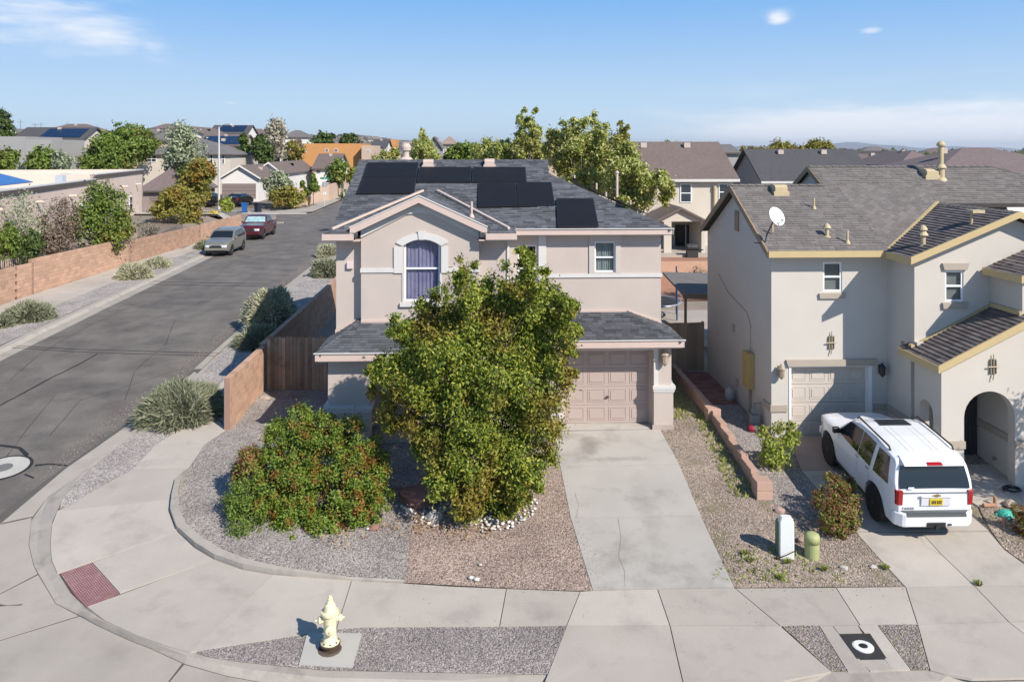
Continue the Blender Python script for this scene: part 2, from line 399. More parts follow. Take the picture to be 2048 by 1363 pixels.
OCF = np.array([[0, 1, 4], [1, 2, 4], [2, 3, 4], [3, 0, 4], [1, 0, 5], [2, 1, 5], [3, 2, 5], [0, 3, 5]])
def stones(name, poly, n, size, material, seed=0, dz=0.0, hf=None):
    rg = np.random.default_rng(seed); hf = hf or G; poly = [tuple(p) for p in poly]
    x0, y0 = np.min(poly, 0); x1, y1 = np.max(poly, 0)
    P = rg.uniform((x0, y0), (x1, y1), (n * 4, 2)); P = P[inpoly(P, poly)][:n]; n = len(P)
    z = np.array([hf(a, b) for a, b in P]) + dz
    s = size * rg.uniform(.5, 1.5, (n, 1, 3)) * np.array([1, 1, .6])
    a = rg.uniform(0, 6.28, n); ca, sa = np.cos(a), np.sin(a)
    V = OCT[None] * s + rg.normal(0, size * .12, (n, 6, 3))
    X = V[:, :, 0] * ca[:, None] - V[:, :, 1] * sa[:, None]; Y = V[:, :, 0] * sa[:, None] + V[:, :, 1] * ca[:, None]
    V = np.stack([X + P[:, :1], Y + P[:, 1:], V[:, :, 2] + z[:, None]], 2).reshape(-1, 3)
    Fc = (np.arange(n)[:, None, None] * 6 + OCF[None]).reshape(-1, 3)
    return mesh_obj(name, npmesh(name, V, Fc, material), kind='stuff')

# shingles laid as real tabs on a convex roof face
def clip(poly, a, b):
    r = []; e = b - a; f = lambda p: e.x * (p.y - a.y) - e.y * (p.x - a.x)
    for i in range(len(poly)):
        p, q = poly[i - 1], poly[i]; fp, fq = f(p), f(q)
        if (fp >= 0) != (fq >= 0): r.append(p + (q - p) * (fp / (fp - fq)))
        if fq >= 0: r.append(q)
    return r
def shingles(face, mb, tab=.31, exp=.15, lift=.014, hmin=.03, holes=(), single=None, seed=1):
    """face: 3D convex outline whose first edge is the eave"""
    rg = random.Random(seed); f = [Vector(p) for p in face]
    u = (f[1] - f[0]).normalized(); n = (f[1] - f[0]).cross(f[-1] - f[0]).normalized()
    if n.z < 0: n = -n
    v = n.cross(u)
    if v.z < 0: v = -v
    O = f[0]; Q = [Vector(((p - O).dot(u), (p - O).dot(v))) for p in f]
    ar = sum(Q[i - 1].x * Q[i].y - Q[i].x * Q[i - 1].y for i in range(len(Q)))
    if ar < 0: Q = Q[::-1]
    s0, s1 = min(q.x for q in Q), max(q.x for q in Q); t1 = max(q.y for q in Q); t = -.02; row = 0
    while t < t1:
        s = s0 - rg.uniform(0, tab) ; row += 1
        while s < s1:
            wd = tab * rg.choice((.55, .8, 1, 1.25)); hh = rg.choice((0, .006, .012))
            P = [Vector((s + .003, t)), Vector((s + wd - .003, t)), Vector((s + wd - .003, t + exp)), Vector((s + .003, t + exp))]; full = True
            for i in range(len(Q)):
                k = len(P); P2 = clip(P, Q[i - 1], Q[i])
                if P2 != P: full = False
                P = P2
                if len(P) < 3: break
            if len(P) >= 3:
                top = [O + u * p.x + v * p.y + n * (hmin + (lift + hh) * (1 - min(1, (p.y - t) / exp))) for p in P]
                bot = [O + u * p.x + v * p.y + n * .002 for p in P]; k = len(P)
                fc = [tuple(range(k))] + [((i + 1) % k, i, k + i, k + (i + 1) % k) for i in range(k)]
                if single is not None and full: single.append(((top[0] - Vector((0, 0, CZ))).length, u, v, n, O + u * s + v * t, wd))
                else: mb.add(top + bot, fc)
            s += wd
        t += exp
def shingle_pieces(parent, single, mb, material, nmax=290, exp=.15):
    single.sort(key=lambda a: a[0]); meshes = {}
    for i, (d, u, v, n, o, wd) in enumerate(single):
        b = MB(); k = (round(wd, 3))
        pts = [(.003, 0, .055), (wd - .003, 0, .055), (wd - .003, exp, .03), (.003, exp, .03), (.003, 0, .002), (wd - .003, 0, .002), (wd - .003, exp, .002), (.003, exp, .002)]
        fc = [(0, 1, 2, 3), (1, 0, 4, 5), (2, 1, 5, 6), (3, 2, 6, 7), (0, 3, 7, 4)]
        if i < nmax:
            if k not in meshes:
                me = bpy.data.meshes.new('shingle'); me.from_pydata(pts, [], fc); me.materials.append(material); meshes[k] = me
            M4 = Matrix(((u.x, v.x, n.x, o.x), (u.y, v.y, n.y, o.y), (u.z, v.z, n.z, o.z), (0, 0, 0, 1)))
            piece('shingle', meshes[k], parent, M4)
        else: mb.add([o + u * p[0] + v * p[1] + n * p[2] for p in pts], fc)

# ================================================================ MATERIAL LIST
concrete = mat('concrete', (.43, .385, .335), .9, .12, .9, .09, 45, .35, 160, stain=.6, stain_col=(.25, .225, .205), sscale=1.1, objvar=.10)
concrete_curb = mat('curb_concrete', (.38, .34, .295), .9, .14, 1.6, .10, 40, .4, 120, stain=.6, stain_col=(.16, .145, .13), sscale=2.2)
gutter_mat = mat('gutter_concrete', (.37, .33, .285), .92, .16, .9, .08, 50, .3, 120, stain=.6, stain_col=(.22, .195, .17), sscale=.7)
joint_mat = mat('joint', (.10, .09, .08), .95)
asphalt = mat('asphalt', (.135, .119, .106), .93, .26, .9, .32, 30, .6, 60, stain=.85, stain_col=(.055, .052, .05), sscale=.5, col2=(.165, .148, .13))
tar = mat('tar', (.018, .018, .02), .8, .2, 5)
dirt = mat('dirt', (.30, .235, .185), .95, .22, .25, .14, 12, .4, 30, col2=(.22, .19, .15))
far_ground = mat('far_ground', (.17, .14, .105), 1, .3, .006, .3, .09, col2=(.09, .095, .06))
red_earth = mat('red_earth', (.34, .17, .11), .95, .2, 1.2, .15, 25, .4, 40)
grav_grey = gravel_mat('grey_gravel', [(0.329, 0.294, 0.273), (0.227, 0.200, 0.189), (0.419, 0.383, 0.352), (0.261, 0.233, 0.215), (0.363, 0.317, 0.289), (0.170, 0.150, 0.137)], 30, 1.0)
grav_side = gravel_mat('pale_gravel', [(0.373, 0.339, 0.312), (0.228, 0.205, 0.195), (0.477, 0.441, 0.410), (0.311, 0.276, 0.254)], 26, .9)
grav_brown = gravel_mat('brown_gravel', [(0.363, 0.278, 0.230), (0.238, 0.172, 0.142), (0.443, 0.355, 0.294), (0.284, 0.211, 0.173), (0.386, 0.278, 0.220), (0.170, 0.122, 0.105)], 28, 1.0)
grav_mix = gravel_mat('mixed_gravel', [(0.375, 0.311, 0.252), (0.249, 0.206, 0.168), (0.454, 0.389, 0.315), (0.306, 0.244, 0.194), (0.340, 0.250, 0.189), (0.181, 0.150, 0.120)], 28, 1.0, tint=(.16, .15, .07))
st_grey = mat('grey_stone', (0.329, 0.294, 0.282), .9, 0, fine=0, island=.5)
st_brown = mat('brown_stone', (0.355, 0.283, 0.245), .9, 0, fine=0, island=.5)
st_dark = mat('dark_stone', (.27, .24, .235), .9, 0, fine=0, island=.5)

# ================================================================ GROUND
ys = [-45, 0, 5, 8, 11, 13, 15, 17.5, 19, 21, 23, 25.2, 28, 32, 37, 42, 48, 54, 60, 70, 84, 92, 100, 120, 140, 170, 200, 260, 340, 420, 500, 620, 800, 1000, 1250, 1500, 1800,
      2050, 2200, 2350, 2500, 2700, 3000, 3500, 4200, 5000, 6500, 8500, 12000, 20000]
xs = [-230, -200, -170, -150, -135, -120, -110, -100, -92, -85, -77, -70, -65, -60, -55, -50, -45, -40, -36, -33, -30, -27, -25.25, -24.85, -22, -19.6, -15, -11.2, -8.35, -8.1, -7.9, -7.75, -5, 0, 5,
      8, 12, 16, 20, 25, 30, 36, 42, 50, 60, 72, 86, 100, 120, 150, 190, 240]
V = []; Fc = []
for y in ys:
    for x in xs:
        X = x * max(1, y / 60); V.append((X, y, G(X, y) - .17 - (0.05 if y > 200 else 0)))
nx = len(xs)
for j in range(len(ys) - 1):
    for i in range(nx - 1): a = j * nx + i; Fc.append((a, a + 1, a + nx + 1, a + nx))
gm = npmesh('ground', np.array(V), np.array(Fc), dirt); smooth(gm)
gm.materials.append(far_ground)
gm.polygons.foreach_set('material_index', [1 if (k // (nx - 1)) >= 22 else 0 for k in range(len(Fc))])
struct(mesh_obj('ground', gm))

SG = lambda x, y: G(x, y) - .12                              # street level
E0 = gpl([(0, 1036), (131, 931), (195, 887), (272, 834), (389, 737), (440, 695)], -.12)
E0[0] = Vector((-12.35, 20.78))
road = [(-13.0, 19.4)] + [tuple(p) for p in E0] + [(-11.1, 38), (-11.3, 46), (-11.4, 80), (-5, 80), (60, 79), (60, 92), (-12, 92), (-12.5, 180), (-19.4, 180), (-19.4, 92.5), (-130, 95), (-130, 83), (-20.9, 79.6), (-20.4, 70), (-19.9, 59), (-19.45, 43), (-19.5, 10), (-19.5, -20), (-14.4, -20), (-14.4, 15)]
struct(sheet('side_street', road, asphalt, -.12, 1.5))
struct(sheet('front_street', [(-14.4, -20), (60, -20), (60, 14.2), (-2, 14.45), (-6, 15.0), (-8, 16), (-9, 17), (-14.4, 17)], gutter_mat, -.124, 1.0))
# concrete valley gutter across the corner, with its slabs
Fpx = [(287, 846), (224, 895), (175, 938), (97, 992), (63, 1040), (58, 1089), (68, 1130), (80, 1152), (112, 1206), (160, 1230), (195, 1250), (258, 1279), (302, 1296), (370, 1327), (450, 1350), (520, 1363)]
Fl = gpl(Fpx, -.12)
apr = struct(sheet('gutter_bed', [tuple(p) for p in E0[:5]] + [(-10.62, 31.1)] + [tuple(p) for p in Fl] + [(-3.4, 14.4), (-6, 10), (-15, 8), (-16.4, 15)], joint_mat, -.118, 1.0))
def slab(nm, pts, m, dz, parent, world=False, inset=.010, skirt=.05, res=.8):
    P = pts if world else [tuple(p) for p in gpl(pts, dz)]
    return sheet(nm, P, m, dz, res, parent, skirt, inset)
for pl in ([(0, 1047), (131, 936), (195, 892), (272, 839), (389, 742), (396, 748), (287, 850), (224, 896), (175, 939), (97, 992), (66, 1032), (0, 1046)],):
    slab('gutter_slab', pl, gutter_mat, -.11, apr)
slab('gutter_slab', [(0, 1048), (64, 1034), (58, 1089), (68, 1130), (76, 1146), (0, 1186), (-300, 1320), (-320, 1120)], gutter_mat, -.11, apr)
slab('gutter_slab', [(0, 1187), (77, 1148), (112, 1206), (158, 1230), (0, 1279), (-220, 1350), (-300, 1322)], gutter_mat, -.11, apr)
slab('gutter_slab', [(0, 1280), (160, 1231), (195, 1250), (258, 1279), (302, 1296), (365, 1325), (336, 1363), (240, 1480), (-500, 1480), (-220, 1352)], gutter_mat, -.11, apr)
slab('gutter_slab', [(368, 1327), (450, 1350), (520, 1363), (620, 1372), (900, 1376), (900, 1480), (242, 1480), (338, 1363)], gutter_mat, -.11, apr)
slab('gutter_slab', [(-14.6, 15.2), (-13.2, 19.3), (-13.9, 19.0), (-16, 15.2)], gutter_mat, -.112, apr, True)
# right kerb of the side street, round the corner and along the front
Bpx = [(300, 846), (240, 889), (185, 933), (131, 987), (105, 1040), (100, 1089), (107, 1128), (117, 1147), (141, 1186), (172, 1214), (209, 1240), (272, 1269), (320, 1286), (379, 1303), (430, 1313), (486, 1320)]
Bl = gpl(Bpx, 0); kerb = [(Vector((-11.0, 84)), Vector((-10.7, 84)), 1), (Vector((-10.95, 60)), Vector((-10.65, 60)), 1), (Vector((-10.9, 46)), Vector((-10.6, 46)), 1), (Vector((-10.72, 36)), Vector((-10.4, 36)), 1), (Vector((-10.7, 30)), Vector((-10.4, 30)), 1)]
for i, (a, b) in enumerate(zip(Fl, Bl)): kerb.append((a, b, .25 if 4 <= i <= 8 else (.6 if i in (3, 9) else 1)))
kerb += [(Vector((-2.96, 14.82)), Vector((-2.96, 15.17)), 1), (Vector((-.5, 14.62)), Vector((-.5, 15.02)), 1), (Vector((1.23, 14.5)), Vector((1.23, 14.89)), .5), (Vector((1.6, 14.4)), Vector((1.6, 14.86)), .15),
         (Vector((5.9, 14.3)), Vector((6.0, 14.76)), .15), (Vector((6.57, 14.3)), Vector((6.57, 14.76)), 1), (Vector((8.46, 14.25)), Vector((8.46, 14.73)), 1), (Vector((8.9, 14.2)), Vector((8.9, 14.72)), .15), (Vector((14, 14.2)), Vector((14, 14.7)), .15)]
def kerb_mesh(nm, K):
    m = MB(); n = len(K); prof = []
    for a, b, h in K:
        z = G(a.x, a.y); zb = G(b.x, b.y)
        c = a.lerp(b, .38)
        prof.append([(a.x, a.y, z - .35), (a.x, a.y, z - .115), (c.x, c.y, G(c.x, c.y) - .12 + .12 * h), (b.x, b.y, zb + .004), (b.x, b.y, zb - .35)])
    for r in prof: m.v += r
    for i in range(n - 1):
        for j in range(4): a = i * 5 + j; m.f.append((a, a + 5, a + 6, a + 1))
    return obj(nm, m, concrete_curb, kind='structure')
kerb_mesh('kerb', kerb)
LKX = lambda y: float(np.interp(y, [43, 59, 70, 79.6], [-19.5, -19.95, -20.4, -20.9]))
kerb_mesh('kerb', [(Vector((LKX(y), y)), Vector((LKX(y) - .5, y)), 1) for y in (10, 16, 20, 25, 30, 36, 43, 52, 60, 70, 79.5)])
kerb_mesh('kerb', [(Vector((x, 92.2)), Vector((x, 92.8)), 1) for x in (-130, -60, -40, -30, -24, -20)])
kerb_mesh('kerb', [(Vector((x, 82.6)), Vector((x, 82.0)), 1) for x in (-130, -60, -40, -30, -24, -20)])
# gutters beside the kerbs
struct(sheet('gutter_strip', [(-19.45, 10), (-18.95, 10), (-18.95, 43), (-19.4, 59), (-20.4, 80), (-20.9, 80), (-19.92, 59), (-19.45, 43)], gutter_mat, -.116, 1.5))
struct(sheet('gutter_strip', [(-11.0, 31.1), (-10.72, 31.1), (-10.72, 36), (-10.95, 80), (-11.5, 80), (-11.35, 46), (-11.0, 36)], gutter_mat, -.116, 1.5))
# sidewalk of separate slabs over a dark joint bed
walk = struct(sheet('sidewalk', [(-9.4, 31), (-8.02, 31), (-8.02, 25.4)] + [tuple(p) for p in gpl([(411, 887), (377, 938), (352, 963), (343, 997), (340, 1026), (355, 1062), (389, 1094), (428, 1118), (486, 1139), (545, 1149), (703, 1160), (807, 1166), (1013, 1176), (1185, 1179), (1470, 1175)])] + [(16, 17.2), (16, 14.75)]
    + [(1.2, 14.85)] + [tuple(p) for p in gpl([(1132, 1251), (720, 1254), (598, 1270), (400, 1301), (379, 1304), (340, 1294), (272, 1270), (209, 1241), (172, 1216), (141, 1187), (117, 1148), (107, 1128), (101, 1089), (105, 1045), (117, 1019), (195, 977), (265, 939), (311, 889), (392, 839)])], joint_mat, .0, .8))
SL = [[(311, 889), (411, 887), (377, 936), (265, 938)],
      [(265, 938), (377, 936), (352, 963), (343, 997), (114, 1021), (131, 1013), (195, 976)],
      [(114, 1021), (343, 997), (340, 1026), (355, 1062), (114, 1146), (103, 1120), (100, 1089), (103, 1050)],
      [(184, 1124), (355, 1062), (389, 1094), (428, 1117), (239, 1185)],
      [(173, 1212), (428, 1117), (486, 1138), (545, 1148), (379, 1303), (340, 1293), (272, 1269), (209, 1240)],
      [(379, 1303), (545, 1148), (703, 1160), (672, 1258), (598, 1269), (400, 1300)],
      [(703, 1160), (807, 1165), (908, 1172), (1013, 1176), (999, 1252), (720, 1253), (685, 1256), (672, 1258)],
      [(1013, 1176), (1160, 1182), (1133, 1250), (999, 1252)], [(1160, 1182), (1185, 1180), (1315, 1177), (1340, 1250), (1133, 1250)],
      [(1315, 1177), (1470, 1175), (1560, 1250), (1340, 1250)], [(1470, 1175), (1672, 1174), (1720, 1249), (1560, 1250)],
      [(1672, 1174), (1811, 1172), (1835, 1247), (1720, 1249)], [(1811, 1172), (1949, 1171), (2018, 1243), (1835, 1247)],
      [(1949, 1171), (2200, 1170), (2300, 1240), (2018, 1243)],
      [(1133, 1250), (1340, 1250), (1370, 1380), (1082, 1380)], [(1340, 1250), (1560, 1250), (1664, 1342), (1600, 1354), (1545, 1366), (1540, 1380), (1370, 1380)],
      [(1835, 1247), (2018, 1243), (2160, 1352), (1944, 1356), (1889, 1347), (1860, 1339)], [(2018, 1243), (2300, 1240), (2400, 1350), (2160, 1352)],
      [(1638, 1250), (1665, 1250), (1740, 1341), (1695, 1341)], [(1665, 1250), (1716, 1249), (1727, 1267), (1679, 1268)], [(1716, 1249), (1755, 1248), (1822, 1338), (1786, 1339)],
      [(1716, 1318), (1773, 1317), (1788, 1339), (1740, 1341)]]
for p in SL: slab('slab', p, concrete, .03, walk, inset=.010)
slab('slab', [(-9.35, 28.6), (-8.05, 28.6), (-8.05, 31), (-9.35, 31)], concrete, .03, walk, True)
slab('slab', [(-9.3, 25.95), (-8.3, 25.9), (-8.02, 25.35), (-8.05, 28.6), (-9.3, 28.6)], concrete, .03, walk, True)
slab('slab', [(392, 839), (440, 842), (454, 857), (411, 887), (311, 889)], concrete, .034, walk)
# red tactile paving with its domes
rp_pts = [tuple(p) for p in gpl([(119, 1146), (184, 1124), (239, 1185), (172, 1213), (148, 1190)], .03)]
red_pave = mat('red_pavers', (.20, .085, .085), .9, .2, 6, .2, 40, stain=.5, stain_col=(.33, .24, .23), sscale=3)
red_light = mat('worn_pavers', (.36, .26, .26), .9, .3, 8)
rp = struct(sheet('tactile_paving', rp_pts, red_pave, .035, .8, None, .05, .01))
a, b, c_, d_ = [Vector(q) for q in (rp_pts[0], rp_pts[1], rp_pts[2], rp_pts[3])]
mb = MB()
for i in range(24):
    for j in range(15):
        u, v = (i + .5) / 24, (j + .5) / 15
        p = a.lerp(b, v).lerp(d_.lerp(c_, v), u); p = Vector(p)
        if not inpoly(np.array([[p.x, p.y]]), [(q[0], q[1]) for q in rp_pts])[0]: continue
        z = G(p.x, p.y) + .035
        mb.lathe([(.016, z - .003), (.011, z + .006)], 6, (p.x, p.y, 0))
obj('dome', mb, red_light, rp, kind='stuff')
# raised kerb edging the garden bed
EO = [(377, 938), (370, 943), (350, 965), (343, 997), (340, 1026), (353, 1062), (389, 1094), (428, 1119), (486, 1139), (545, 1149), (625, 1158), (700, 1163), (807, 1166)]
EI = [(384, 935), (378, 942), (362, 965), (356, 992), (357, 1026), (372, 1058), (404, 1085), (438, 1107), (486, 1127), (545, 1142), (625, 1153), (700, 1160), (807, 1164)]
mb = MB(); eo, ei = gpl(EO), gpl(EI)
for i, (p, q) in enumerate(zip(eo, ei)):
    h = .03 + .11 * sm(0, 3, i) * (1 - sm(9, 12, i) * .8)
    mb.v += [(p.x, p.y, G(p.x, p.y) - .1), (p.x, p.y, G(p.x, p.y) + h), (q.x, q.y, G(q.x, q.y) + h + .01), (q.x, q.y, G(q.x, q.y) - .1)]
for i in range(len(eo) - 1):
    for j in range(3): k = i * 4 + j; mb.f.append((k, k + 4, k + 5, k + 1))
struct(obj('garden_edging', mb, concrete_curb, bevel=0))
# driveways
dw = struct(sheet('driveway', [(2.2, 25.4), (5.62, 25.4), (5.62, 24.83)] + [tuple(p) for p in gpl([(1359, 928), (1402, 1031), (1470, 1175), (1185, 1180), (1141, 1035), (1120, 932)])] + [(2.2, 24.83)], joint_mat, .0, .8))
conc_d = mat('driveway_concrete', (.41, .385, .35), .9, .12, .9, .08, 45, .3, 150, stain=.85, stain_col=(.22, .20, .175), sscale=.85, objvar=.06, spots=((3.2, 23.9, .28, .8, .6), (3.9, 23.0, .9, .16, .5), (2.6, 24.5, .5, .2, .35), (4.3, 20.5, .3, 2.0, .25)))
slab('slab', [(1104, 862), (1321, 858), (1359, 928), (1120, 932)], conc_d, .03, dw)
slab('slab', [(1120, 932), (1359, 928), (1402, 1031), (1141, 1035)], conc_d, .03, dw)
slab('slab', [(1141, 1035), (1402, 1031), (1470, 1174), (1185, 1179)], conc_d, .03, dw)
slab('slab', [(2.3, 24.84), (5.6, 24.84), (5.6, 25.6), (2.3, 25.6)], conc_d, .028, dw, True)
nd = struct(sheet('driveway', [(9.35, 24.3), (12.1, 24.3), (12.4, 22)] + [tuple(p) for p in gpl([(1975, 1050), (2009, 1098), (2110, 1171), (1811, 1173), (1711, 1061)])], joint_mat, .0, .8))
conc_red = mat('reddish_concrete', (.36, .27, .22), .9, .15, 1.2, .08, 45, .3, 100, stain=.4, sscale=1)
slab('slab', [(9.4, 24.25), (12.05, 24.25), (12.3, 22.2), (9.0, 22.2)], conc_red, .03, nd, True)
slab('slab', [(9.0, 22.2), (12.3, 22.2)] + [tuple(p) for p in gpl([(1978, 1060), (1842, 1061), (1711, 1061)], .03)], concrete, .03, nd, True)
slab('slab', [(1711, 1063), (1842, 1063), (1882, 1107), (1949, 1171), (1811, 1173)], concrete, .03, nd)
slab('slab', [(1842, 1063), (1978, 1062), (2009, 1098), (2110, 1171), (1949, 1171), (1882, 1107)], concrete, .03, nd)
slab('slab', [(12.35, 22.4), (16.5, 22.4), (16.5, 20.3), (12.9, 20.3)], concrete, .034, nd, True)
# gravel beds
struct(sheet('yard', [(6.0, 17.6), (17.2, 17.4), (17.2, 31.2), (6.0, 31.2)], grav_mix, -.012, 1.0)); struct(sheet('yard', [(-9.3, 21.5), (-7.6, 20), (2.2, 18), (6, 18), (6, 30), (-7.8, 30)], grav_grey, -.014, 1.0))
W_ = lambda px: [tuple(p) for p in gpl(px)]
B1 = [(-7.86, 25.2)] + W_([(411, 890), (384, 935), (362, 965), (356, 992), (357, 1026), (372, 1060), (404, 1087), (438, 1109), (486, 1128), (545, 1143), (700, 1160), (808, 1163)]) + [(-1.85, 24.9), (-2.5, 25.4), (-4.5, 25.4), (-4.5, 30), (-7.86, 30)]
struct(sheet('grey_gravel_bed', B1, grav_grey, .02, inset=-.03))
B2 = W_([(808, 1164), (1015, 1175), (1160, 1181), (1185, 1180), (1141, 1035), (1120, 932)]) + [(2.3, 24.9), (2.2, 25.4), (-1.85, 25.4)]
struct(sheet('brown_gravel_bed', B2, grav_brown, .018, inset=-.03))
B3 = [(5.62, 24.83), (5.9, 31.2), (7.4, 31.2), (7.4, 20.9)] + W_([(1630, 1040), (1712, 1062), (1811, 1172), (1472, 1174), (1402, 1031), (1359, 928)])
struct(sheet('mixed_gravel_bed', B3, grav_mix, .016, inset=-.03))
B4 = [(7.5, 31.2), (8.9, 31.2), (8.95, 24.4), (9.38, 24.3), (8.95, 22.2)] + W_([(1700, 1045), (1625, 1040)]) + [(7.5, 20.8)]
struct(sheet('grey_gravel_bed', B4, grav_grey, .02, inset=-.03))
B5 = [(12.95, 20.3), (17, 20.3), (17, 17.3)] + W_([(2110, 1169), (2009, 1096), (1977, 1050)])
struct(sheet('brown_gravel_bed', B5, grav_mix, .018, inset=-.03))
B6 = [(-10.4, 26.0), (-9.35, 26), (-9.35, 31), (-8.0, 31), (-8.0, 79), (-10.65, 79), (-10.6, 46), (-10.4, 36)]
struct(sheet('pale_gravel_strip', B6, grav_side, .018))
B7 = W_([(389, 841), (311, 891), (265, 940), (195, 978), (131, 1015), (119, 1019), (124, 1000), (133, 988), (187, 934), (242, 890), (302, 847)])
struct(sheet('pale_gravel_strip', B7, grav_side, .019))
S1 = W_([(402, 1301), (598, 1271), (685, 1258), (1133, 1252), (1094, 1348), (647, 1339), (486, 1323), (430, 1315), (395, 1306)])
struct(sheet('kerb_gravel_strip', S1, grav_grey, .016, inset=-.02))
S2 = W_([(1566, 1251), (1637, 1251), (1694, 1341), (1664, 1341)]); S3 = W_([(1758, 1249), (1834, 1248), (1857, 1338), (1824, 1338)])
struct(sheet('kerb_gravel_strip', S2, grav_mix, .016, inset=-.03)); struct(sheet('kerb_gravel_strip', S3, grav_mix, .016, inset=-.03))
struct(sheet('pale_gravel_strip', [(-20.0, 10), (-21.5, 10), (-21.5, 79.5), (-21.4, 79.5), (-20.45, 59), (-20.0, 43)], grav_side, .01, 1.5))
lw = struct(sheet('sidewalk', [(-21.5, 10), (-24.75, 10), (-24.65, 30), (-24.45, 43), (-22.95, 66), (-22.85, 77), (-21.5, 79.5)], joint_mat, .0, 1.5))
yy = 12.0
while yy < 76:
    x0 = -float(np.interp(yy, [30, 43, 66, 77], [24.55, 24.3, 22.85, 22.8])); x1 = -float(np.interp(yy + 1.9, [30, 43, 66, 77], [24.55, 24.3, 22.85, 22.8]))
    slab('slab', [(-21.52, yy), (x0, yy), (x1, yy + 1.9), (-21.52, yy + 1.9)], concrete, .02, lw, True, .01, .03, 2); yy += 1.9
struct(sheet('sidewalk', [(-130, 92.8), (-21, 92.8), (-19.6, 94), (-19.4, 180), (-21, 180), (-21.5, 100), (-24, 94.8), (-130, 94.8)], concrete, .004, 3))
struct(sheet('sidewalk', [(-60, 82), (-24, 82), (-20.1, 79), (-20.1, 74), (-22.5, 77), (-26, 80), (-60, 80.2)], concrete, .006, 3))
# loose stones lying on the beds
stones('gravel', B1, 13000, .017, st_grey, 1, .022); stones('gravel', B2, 9500, .017, st_brown, 2, .02); stones('gravel', S1, 6500, .015, st_dark, 3, .02)
stones('gravel', B3, 12000, .018, st_brown, 4, .02); stones('gravel', B4, 3500, .019, st_grey, 5, .022); stones('gravel', S2, 900, .018, st_dark, 6, .02)
stones('gravel', S3, 900, .018, st_dark, 7, .02); stones('gravel', B7, 2600, .017, st_grey, 8, .02); stones('gravel', B6, 5000, .03, st_grey, 9, .02); stones('gravel', B5, 1500, .03, st_brown, 10, .02)
stones('gutter_grit', [(-12.3, 22), (-11.6, 24.5), (-11.1, 30), (-11.3, 45), (-11.6, 60), (-12.2, 60), (-11.9, 45), (-11.6, 32), (-12.3, 25)], 3500, .014, st_brown, 21, -.11)
stones('stray_gravel', W_([(808, 1163), (1160, 1181), (1185, 1180), (1185, 1192), (1160, 1194), (808, 1174)]), 90, .012, st_brown, 22, .032)
stones('stray_gravel', W_([(1470, 1174), (1811, 1172), (1811, 1184), (1470, 1186)]), 110, .012, st_brown, 23, .032)
stones('stray_gravel', W_([(1100, 900), (1122, 932), (1145, 1036), (1188, 1180), (1204, 1178), (1160, 1036), (1128, 932)]), 90, .012, st_brown, 24, .032)
# crumbs of gravel strayed on to the slabs
stones('stray_gravel', W_([(1185, 1180), (1150, 1060), (1175, 1060), (1215, 1180)]), 70, .014, st_brown, 11, .032)
stones('stray_gravel', W_([(703, 1160), (1185, 1180), (1470, 1175), (1811, 1172), (1835, 1247), (1133, 1250), (720, 1253)]), 60, .010, mat('dark_crumb', (.06, .05, .05)), 12, .032)
# sealed cracks, paired thin dark lines and the manhole in the side street
def strip(nm, pts, wd, m, dz, world=False):
    P = [Vector(p) for p in (pts if world else gpl(pts, dz))]; mb = MB()
    rg = random.Random(len(P)); 
    fine = []
    for p, q in zip(P, P[1:]):
        k = max(1, int((q - p).length / .35))
        for i in range(k): fine.append(p.lerp(q, i / k) + Vector((rg.uniform(-.012, .012), rg.uniform(-.012, .012))))
    fine.append(P[-1])
    for i, p in enumerate(fine):
        t = (fine[min(i + 1, len(fine) - 1)] - fine[max(i - 1, 0)]).normalized(); n = Vector((-t.y, t.x)) * wd * .5 * rg.uniform(.7, 1.3)
        for q in (p + n, p - n): mb.v.append((q.x, q.y, G(q.x, q.y) + dz))
    for i in range(len(fine) - 1): mb.f.append((2 * i, 2 * i + 1, 2 * i + 3, 2 * i + 2))
    o = obj(nm, mb, m); return struct(o)
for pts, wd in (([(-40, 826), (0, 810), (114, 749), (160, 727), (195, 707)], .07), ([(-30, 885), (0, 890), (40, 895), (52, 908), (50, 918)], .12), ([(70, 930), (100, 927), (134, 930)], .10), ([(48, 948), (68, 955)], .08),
                ([(0, 689), (150, 698), (300, 702), (440, 706)], .05), ([(0, 693), (150, 703), (300, 708), (430, 711)], .05), ([(300, 562), (420, 565), (540, 567)], .08), ([(300, 568), (420, 571), (560, 572)], .06)):  # closing pairs: parallel thin dark lines across the road, in tar colour
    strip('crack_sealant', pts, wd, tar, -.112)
for pts in ([(20, 760), (90, 700), (180, 650), (290, 600)], [(250, 800), (270, 740), (330, 690), (350, 640)], [(100, 870), (160, 800), (260, 770), (370, 735)], [(300, 640), (420, 600), (520, 545), (600, 480)], [(-20, 960), (60, 850), (110, 790)], [(420, 560), (470, 520), (560, 500)]):
    strip('road_crack', pts, .02, mat('crack_dark', (.04, .038, .036)), -.114)
mh = gp(8, 935, -.12); t = thing('manhole', 'round iron manhole in a pale concrete collar ringed with tar, in the side street', 'manhole', (mh.x, mh.y, mh.z))
def disc(r, z0, z1, n=32): return [(r, z0), (r, z1)]
sl_ = .1
def tilt(o): o.rotation_euler = (math.atan(G(0, 23.5) - G(0, 22.5)), 0, 0); return o
tilt(obj('tar_ring', MB().lathe([(.73, -.04), (.73, .006)], 26), tar, t, local=True))
tilt(obj('collar', MB().lathe([(.64, -.04), (.64, .012)], 26), mat('collar_concrete', (.45, .43, .39), .9, .15, 3, stain=.5), t, local=True))
tilt(obj('lid', MB().lathe([(.23, 0), (.23, .017), (.19, .018), (.19, .014), (.12, .014), (.12, .019), (.05, .019)], 24), mat('cast_iron', (.16, .155, .15), .7, .3, 20), t, local=True))
